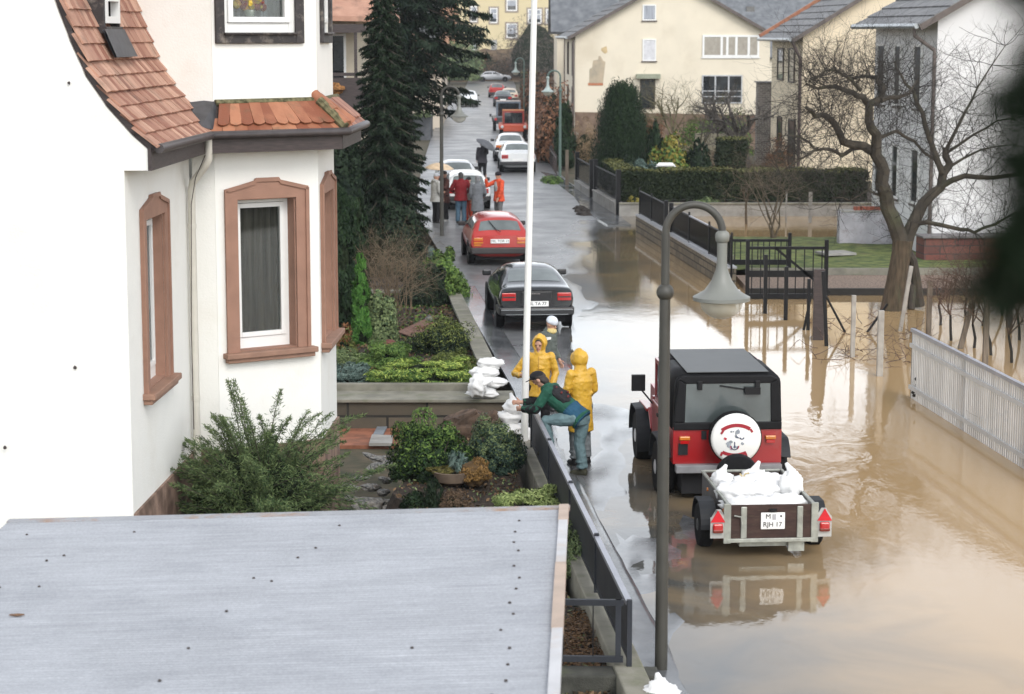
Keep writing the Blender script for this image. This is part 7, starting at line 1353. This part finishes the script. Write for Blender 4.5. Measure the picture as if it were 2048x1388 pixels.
    if jacket:
        q = MB(); f = jr; wide = 1.0 + .12 * (J['pelvis'].z - hz > .05)
        ell(q, [hemp, J['pelvis'], J['waist'], J['chest'], J['chest'].lerp(J['neck'], .55), J['neck'] - up * .01], [(.195 * k * f * wide, .15 * k * f * wide), (.19 * k * f, .145 * k * f), (.178 * k * f, .135 * k * f), (.20 * k * f, .14 * k * f), (.18 * k * f, .118 * k * f), (.10 * k, .085 * k)], 18)
        for S in 'LR':
            sh, el_, wr = J['sh' + S], J['el' + S], J['wr' + S]; limb(q, [J['chest'].lerp(sh, .55) + up * .02, sh, el_, el_.lerp(wr, .9)], [.10 * k * f, .078 * k * f, .066 * k * f, .052 * k * f])
            w = el_.lerp(wr, .5); q.blob(w + V((0, 0, -.01)), (.058 * k * f,) * 3, .3, 3, 1 if S == 'L' else 2, 8, 10); q.blob(sh.lerp(el_, .7), (.070 * k * f,) * 3, .2, 3, 4, 8, 10)
        for i in range(7): a = i * 2.4; zc = hemp.lerp(J['chest'], .15 + i * .12); q.blob(zc + V((.10 * cos(a), .08 * sin(a), 0)) * k, (.085 * k, .075 * k, .05 * k), .3, 3, i, 8, 10)
        q.tube([J['neck'] - up * .04, J['neck'] + up * .035 * k], [.095 * k, .080 * k], 12)
        if hood == 'up':
            hb = MB().blob((0, -.035, .02), (.118, .135, .142), .05, 2, 2, 18, 24); hb.blob((0, -.03, .125), (.055, .085, .05), 0, 1, 0, 8, 10)
            q.add([hp(x, min(y, .05), z) for x, y, z in hb.v], hb.f); q.tube([J['neck'] - up * .03 * k, hp(0, -.03, -.06)], [.10 * k, .085 * k], 12)
            q.tube([hp(.092 * sin(a), .052, .018 - .112 * cos(a)) for a in [2 * pi * i / 20 for i in range(21)]], .015 * k, 6, cap=False)
        if hood == 'down': q.blob(J['neck'] - fw * .09 * k + up * .0, (.11 * k, .07 * k, .06 * k), .1, 2, 3, 8, 12, R)
        bake(q, jacket, 'jacket', t, vox, 3, False, .006)
    if trousers:
        q = MB(); ell(q, [J['pelvis'] + V((0, 0, -.10 * k)), J['pelvis'], J['waist'] - (J['waist'] - J['pelvis']) * .3], [(.13 * k, .11 * k), (.172 * k, .125 * k), (.155 * k, .115 * k)])
        for S in 'LR':
            hi, kn, an = J['hi' + S], J['kn' + S], J['an' + S]; limb(q, [J['pelvis'].lerp(hi, .7), hi, hi.lerp(kn, .5), kn, kn.lerp(an, .5), an + V((0, 0, .02 * k))], [.10 * k, .108 * k, .098 * k, .080 * k, .074 * k, .070 * k])
            for f_ in (.2, .45, .7, .9): q.blob(kn.lerp(an, f_) + V((.012 * (-1) ** int(f_ * 10), .012, 0)), (.076 * k, .076 * k, .03 * k), .2, 3, int(f_ * 10), 6, 10)
        bake(q, trousers, 'trousers', t, vox, 3, False, .006)
    if shoes:
        for S in 'LR':
            q = MB(); T_ = J['toe' + S].normalized(); a, kn = J['an' + S], J['kn' + S]; q.tube([a - T_ * .055 * k + V((0, 0, -.05 * k)), a + T_ * .05 * k + V((0, 0, -.045 * k)), a + T_ * .16 * k + V((0, 0, -.06 * k)), a + T_ * .19 * k + V((0, 0, -.065 * k))], [.048 * k, .052 * k, .042 * k, .026 * k], 10); q.tube([a + V((0, 0, -.04 * k)), a + (kn - a).normalized() * boots * k], [.054 * k, .066 * k], 12); bake(q, shoes, 'boot', t, vox, 2, False)
    if extra: extra(t, J, k, hp, R)
    return t
cl = lambda n, c, r=.8: mat(n, c, r, .14, 7, bump=.8, bscale=14, spec=.25)
M_yel = mat('yellow_oilskin', (.60, .35, .035), .45, .10, 5, bump=.9, bscale=11); M_blk = cl('black_cloth', (.012, .012, .014)); M_bootb = mat('black_rubber_boot', (.012, .012, .013), .4, .2)
gN = 'people at the fence'
# boy or woman in yellow, holding the pole
def zipx(t, J, k, hp, R): q = MB(); q.tube([J['neck'] + V((0, .105, -.06)) * k, J['chest'] + V((0, .15, -.05)) * k, J['waist'] + V((0, .15, 0)) * k, J['pelvis'] + V((0, .158, -.1)) * k], .006, 5); build('zip', q, mat('yellow_zip', (.45, .25, .03), .6), t, world=False)
person('person in yellow hooded raincoat facing us, one hand on the flagpole', XA(1079, 32.9), 32.9, pi - .12, 1.66, dict(elR=(.40, .02, 1.10), wrR=(.25, .36, 1.13), elL=(-.26, -.03, 1.12), wrL=(-.22, .12, .92), look=(.18, 1, -.18)), jacket=M_yel, trousers=M_blk, shoes=M_bootb, hood='up', hem=.74, vox=.0085, group=gN, jr=.93, curl=(.5, 1.2), extra=zipx, hair=M_hair)
person('person in yellow hooded raincoat and black boots seen from behind', XA(1162, 31.0), 31.0, .55, 1.70, dict(elL=(-.24, .04, 1.12), wrL=(-.16, .22, .98), elR=(.25, .02, 1.13), wrR=(.2, .2, .95), look=(-.1, 1, -.35), head=(0, .07, 1.58), neck=(0, .03, 1.46)), jacket=M_yel, trousers=cl('grey_trousers', (.17, .19, .20)), shoes=M_bootb, hood='up', hem=.52, vox=.0085, group=gN, jr=.94, boots=.40)
def refl(t, J, k, hp, R): q = MB(); q.box(J['shR'] + V((.02, .07, -.05)) * k, (.14, .10, .04)); build('white_patch', q, M_paper, t, world=False); q = MB(); q.blob(J['neck'] + V((0, .05, -.01)) * k, (.10, .09, .06), .1, 2, 2, 8, 12); build('yellow_scarf', q, cl('pale_yellow_scarf', (.62, .50, .22)), t, world=False)
person('person in pale knitted cap and grey green jacket looking down behind the yellow raincoat', XA(1097, 35.6), 35.6, -pi / 2 - .5, 1.62, dict(head=(0, .06, 1.57), look=(0, 1, -.45)), jacket=cl('grey_green_jacket', (.10, .115, .105)), trousers=cl('dull_grey_trousers', (.16, .17, .17)), shoes=M_bootb, hat=('beanie', cl('pale_blue_knit', (.62, .66, .72))), vox=.0085, group=gN, extra=refl)
def multi(t, J, k, hp, R):
    q = MB(); ell(q, [J['pelvis'] + (J['pelvis'] - J['chest']).normalized() * .075, J['pelvis'].lerp(J['waist'], .25), J['waist'].lerp(J['chest'], .05)], [(.20, .158), (.20, .156), (.192, .148)], 18); bake(q, cl('blue_hem', (.02, .075, .13)), 'blue_hem', t, .009, 3, False, .006)
    q = MB(); a = J['waist'].lerp(J['chest'], .35); b = J['chest'].lerp(J['neck'], .25); up_ = (b - a).normalized(); bk = V((1, 0, 0)).cross(up_) * -1; q.blob(a.lerp(b, .5) + V((-.03, -.05, .06)), (.175, .10, .20), .2, 2, 3, 10, 14, Matrix.Rotation(-.9, 3, 'X')); bake(q, cl('black_red_pattern', (.02, .02, .022)), 'dark_back_panel', t, .01, 3, False)
    q = MB(); [q.blob(a.lerp(b, f) + V((x, -.10 + y, .13)), (.028, .012, .018), .4, 3, i, 6, 8) for i, (f, x, y) in enumerate(((.1, -.12, -.02), (.5, -.15, .0), (.9, -.08, .03), (.4, .02, -.02)))]; build('red_pattern', q, cl('red_pattern', (.16, .03, .03)), t, world=False)
    for S in 'LR': q = MB(); limb(q, [J['el' + S].lerp(J['sh' + S], .25), J['el' + S], J['el' + S].lerp(J['wr' + S], .92)], [.074, .072, .056]); bake(q, M_blk, 'dark_sleeve', t, .009, 3, False)
    q = MB().blob(hp(0, .094, -.045), (.03, .008, .007), 0, 1, 0, 6, 8, R); build('moustache', q, M_hair, t, world=False)
person('man in black cap, green jacket and teal jeans leaning over the fence, one knee raised', XA(1158, 30.1), 30.1, pi / 2 - .38, 1.76, dict(pelvis=(0, .0, .86), waist=(0, .14, .97), chest=(0, .36, 1.13), neck=(0, .50, 1.26), head=(0, .60, 1.36), look=(0, 1, -.12), shL=(-.18, .41, 1.22), shR=(.18, .43, 1.22), elL=(-.24, .56, .97), elR=(.2, .68, 1.0), wrL=(-.10, .82, .94), wrR=(.08, .90, 1.0), hiL=(-.10, .02, .86), hiR=(.10, -.02, .84), knL=(-.15, .44, .80), anL=(-.13, .38, .38), knR=(.10, .03, .47), anR=(.10, -.03, .09)), jacket=cl('green_jacket', (.018, .085, .055)), trousers=cl('teal_jeans', (.13, .20, .215)), shoes=cl('olive_boots', (.045, .045, .03)), hat=('cap2', cl('black_cap', (.015, .015, .018))), hair=M_hair, vox=.0085, group=gN, curl=(1.1, 1.1), extra=multi, boots=.22)
# group by the white hatchback
gG = 'people standing in a group by the white hatchback'; M_jean = cl('blue_jeans', (.06, .11, .16))
def at(px, Y): return XA(px, Y, .9), Y
X_, Y_ = at(922, 71); person('person in dark red jacket and blue jeans seen from behind', X_, Y_, .05, 1.76, dict(elL=(-.32, .08, 1.14), wrL=(-.24, .28, 1.05), elR=(.32, .08, 1.14), wrR=(.2, .26, 1.02), head=(0, .05, 1.575)), jacket=cl('dark_red_jacket', (.17, .012, .016)), trousers=M_jean, shoes=cl('dark_shoes', (.03, .03, .03)), hair=cl('dark_grey_hair', (.05, .05, .05)), vox=.015, group=gG, boots=.06, hem=.78, jr=1.08)
X_, Y_ = at(955, 70.6); person('person in long grey coat with grey hair seen from behind', X_, Y_, -.1, 1.66, dict(elR=(.26, .06, 1.12), wrR=(.2, .22, 1.0)), jacket=cl('long_grey_coat', (.15, .16, .175)), trousers=cl('grey_brown_trousers', (.13, .12, .12)), shoes=cl('dark_shoes', (.03, .03, .03)), hair=cl('silver_hair', (.20, .20, .21)), vox=.015, group=gG, hem=.50, boots=.06, jr=1.05)
X_, Y_ = at(938, 71.6); person('shorter person in black cap and orange red trousers between the red jacket and grey coat', X_, Y_, pi - .6, 1.55, dict(look=(.2, 1, -.2)), jacket=cl('grey_pullover', (.2, .19, .18)), trousers=cl('orange_red_trousers', (.50, .08, .045)), shoes=cl('dark_shoes', (.03, .03, .03)), hat=('cap', cl('black_cap', (.015, .015, .018))), vox=.015, group=gG, boots=.06, hem=.85)
X_, Y_ = at(998, 71); person('person in orange red jacket and black cap with one arm raised', X_, Y_, pi / 2 + .55, 1.76, dict(elL=(-.24, .06, 1.1), wrL=(-.22, .16, .88), elR=(.30, .30, 1.25), wrR=(.22, .36, 1.50), look=(0, 1, .1)), jacket=cl('orange_red_jacket', (.62, .085, .035)), trousers=cl('grey_work_trousers', (.14, .14, .14)), shoes=cl('dark_shoes', (.03, .03, .03)), hat=('beanie', cl('black_knit', (.02, .015, .02))), vox=.015, group=gG, boots=.06, hem=.76, jr=1.06, extra=lambda t, J, k, hp, R: build('grey_bib', MB().blob(J['chest'] + V((0, .10, -.06)), (.13, .08, .2), .05, 2, 2, 10, 12), cl('pale_grey_bib', (.34, .34, .34)), t, world=False))
X_, Y_ = at(872, 71); person('person in pale grey hooded jacket and dark trousers left of the lamp post', X_, Y_, -pi / 2 + .6, 1.72, dict(elL=(-.24, .05, 1.12), wrL=(-.15, .28, 1.08)), jacket=cl('pale_grey_jacket', (.36, .36, .345)), trousers=M_blk, shoes=cl('dark_shoes', (.03, .03, .03)), hat=('cap', cl('pale_grey_cap', (.40, .42, .45))), vox=.015, group=gG, boots=.06, hem=.76, jr=1.1, hood='down')
X_, Y_ = at(890, 71.8); person('person in brown coat and beige scarf holding a tan umbrella behind the lamp post', X_, Y_, pi / 2 + .5, 1.74, dict(elL=(-.26, .12, 1.16), wrL=(-.22, .30, 1.26), wrR=(.18, .22, 1.0)), jacket=cl('dark_brown_coat', (.07, .03, .025)), trousers=M_blk, shoes=cl('white_trainers', (.4, .4, .4)), hat=('cap', cl('brown_cap', (.06, .045, .04))), vox=.015, group=gG, boots=.06, hem=.66, extra=lambda t, J, k, hp, R: build('beige_scarf', MB().blob(J['chest'] + V((0, .11, .02)), (.12, .07, .16), .1, 2, 2, 10, 12), cl('beige_scarf', (.42, .30, .18)), t, world=False))
X_, Y_ = at(965, 92); person('person in dark grey jacket walking up the street under a grey umbrella', X_, Y_, .25, 1.72, dict(elR=(.24, .14, 1.2), wrR=(.16, .26, 1.32), knL=(-.1, .12, .5), anL=(-.1, -.08, .12), head=(-.02, .04, 1.585)), jacket=cl('dark_grey_jacket', (.055, .052, .06)), trousers=M_blk, shoes=M_bootb, hair=M_hair, vox=.016, group='walker under the umbrella', boots=.06, hem=.78, jr=1.06)
def umbrella(label, c, ax, R_, m, hl=.75):
    c = V(c); ax = V(ax).normalized(); q_ = ax.to_track_quat('Z', 'Y').to_matrix(); t = thing('umbrella', label, 'umbrella', tuple(c)); q = MB()
    q.grid(lambda u, v: c + q_ @ V((R_ * u * cos(2 * pi * v) * (1 - .05 * abs(sin(4 * 2 * pi * v)) * u), R_ * u * sin(2 * pi * v) * (1 - .05 * abs(sin(4 * 2 * pi * v)) * u), -.38 * R_ * u * u)), 8, 32, True); o = build('canopy', q, m, t, smooth=True); so = o.modifiers.new('t', 'SOLIDIFY'); so.thickness = .006
    q = MB(); q.tube([c + ax * .05, c - ax * hl], .009, 6); build('shaft', q, M_black, t); q = MB()
    for i in range(8): a = 2 * pi * i / 8; q.tube([c + q_ @ V((R_ * s * cos(a), R_ * s * sin(a), -.38 * R_ * s * s - .012)) for s in (.05, .4, .7, .97)], .005, 4)
    build('ribs', q, M_black, t)
u1 = P(976, 283, 91.7); umbrella('grey umbrella tilted to the right over the walking person in dark clothes', u1, (.45, -.15, .75), .50, cl('grey_umbrella_cloth', (.10, .105, .115), .6)); u2 = P(879, 326, 71.5); umbrella('tan umbrella held above the people at the left lamp post', u2, (.05, -.05, 1), .50, cl('tan_umbrella_cloth', (.62, .48, .33), .6), .7)
# ------------------------------------------------------------------ dark evergreen sprays hanging close to the window, out of focus
def near_branch():
    rng = np.random.default_rng(5); r = random.Random(5); c = ray(2075, 160) * 1.05 + V((0, 0, HC)); t = thing('evergreen_branch', 'very dark evergreen branch hanging blurred at the upper right close to the viewer', 'branch', tuple(c)); br = MB(); Ps, Ns, Ds = [], [], []
    o = ray(2215, -260) * 1.1 + V((0, 0, HC)); tip = ray(2130, 760) * 1.1 + V((0, 0, HC)); main = [o.lerp(tip, f) + V((.006 * sin(f * 9), .05 * f, 0)) for f in [i / 8 for i in range(9)]]; br.tube(main, [.012 - .001 * i for i in range(9)], 6)
    for i in range(120):
        f = r.uniform(.0, .84); b = o.lerp(tip, f); wdt = .066 * (.82 + .22 * cos((f - .30) * 2 * pi / .38)); d = V((r.uniform(-1, .6), r.uniform(-.6, .6), r.uniform(-.9, .3))).normalized(); L = wdt * r.uniform(.4, 1.05); br.tube([b, b + d * L * .5, b + d * L + V((0, 0, -.006))], [.002, .0015, .0008], 4)
        n = 46; u = rng.uniform(.15, 1.05, n); p = np.array(b) + np.array(d) * (L * u)[:, None] + rng.normal(0, .004, (n, 3)); Ps.append(p); Ns.append(np.tile([0, -1., .3], (n, 1))); Ds.append(np.tile(np.array(d), (n, 1)))
    leaves('foliage', np.concatenate(Ps), np.concatenate(Ns), .022, .3, leaf_mat('near_black_green', (.003, .006, .003), (.010, .020, .008)), t, rng, .8, np.concatenate(Ds)); build('twigs', br, M_bark, t)
near_branch()

# ------------------------------------------------------------------ damp air: far things fade a little
hz = MB().box((0, 440, 29), (1560, 960, 64)); M_hz = bpy.data.materials.new('haze_air'); M_hz.use_nodes = True; nt = M_hz.node_tree; nt.nodes.remove(nt.nodes['Principled BSDF'])
pv = nt.nodes.new('ShaderNodeVolumePrincipled'); pv.inputs['Color'].default_value = (.86, .89, .92, 1); pv.inputs['Density'].default_value = .00028; pv.inputs['Anisotropy'].default_value = .2; nt.links.new(pv.outputs[0], nt.nodes['Material Output'].inputs['Volume'])
tag(build('haze', hz, M_hz), kind='stuff')
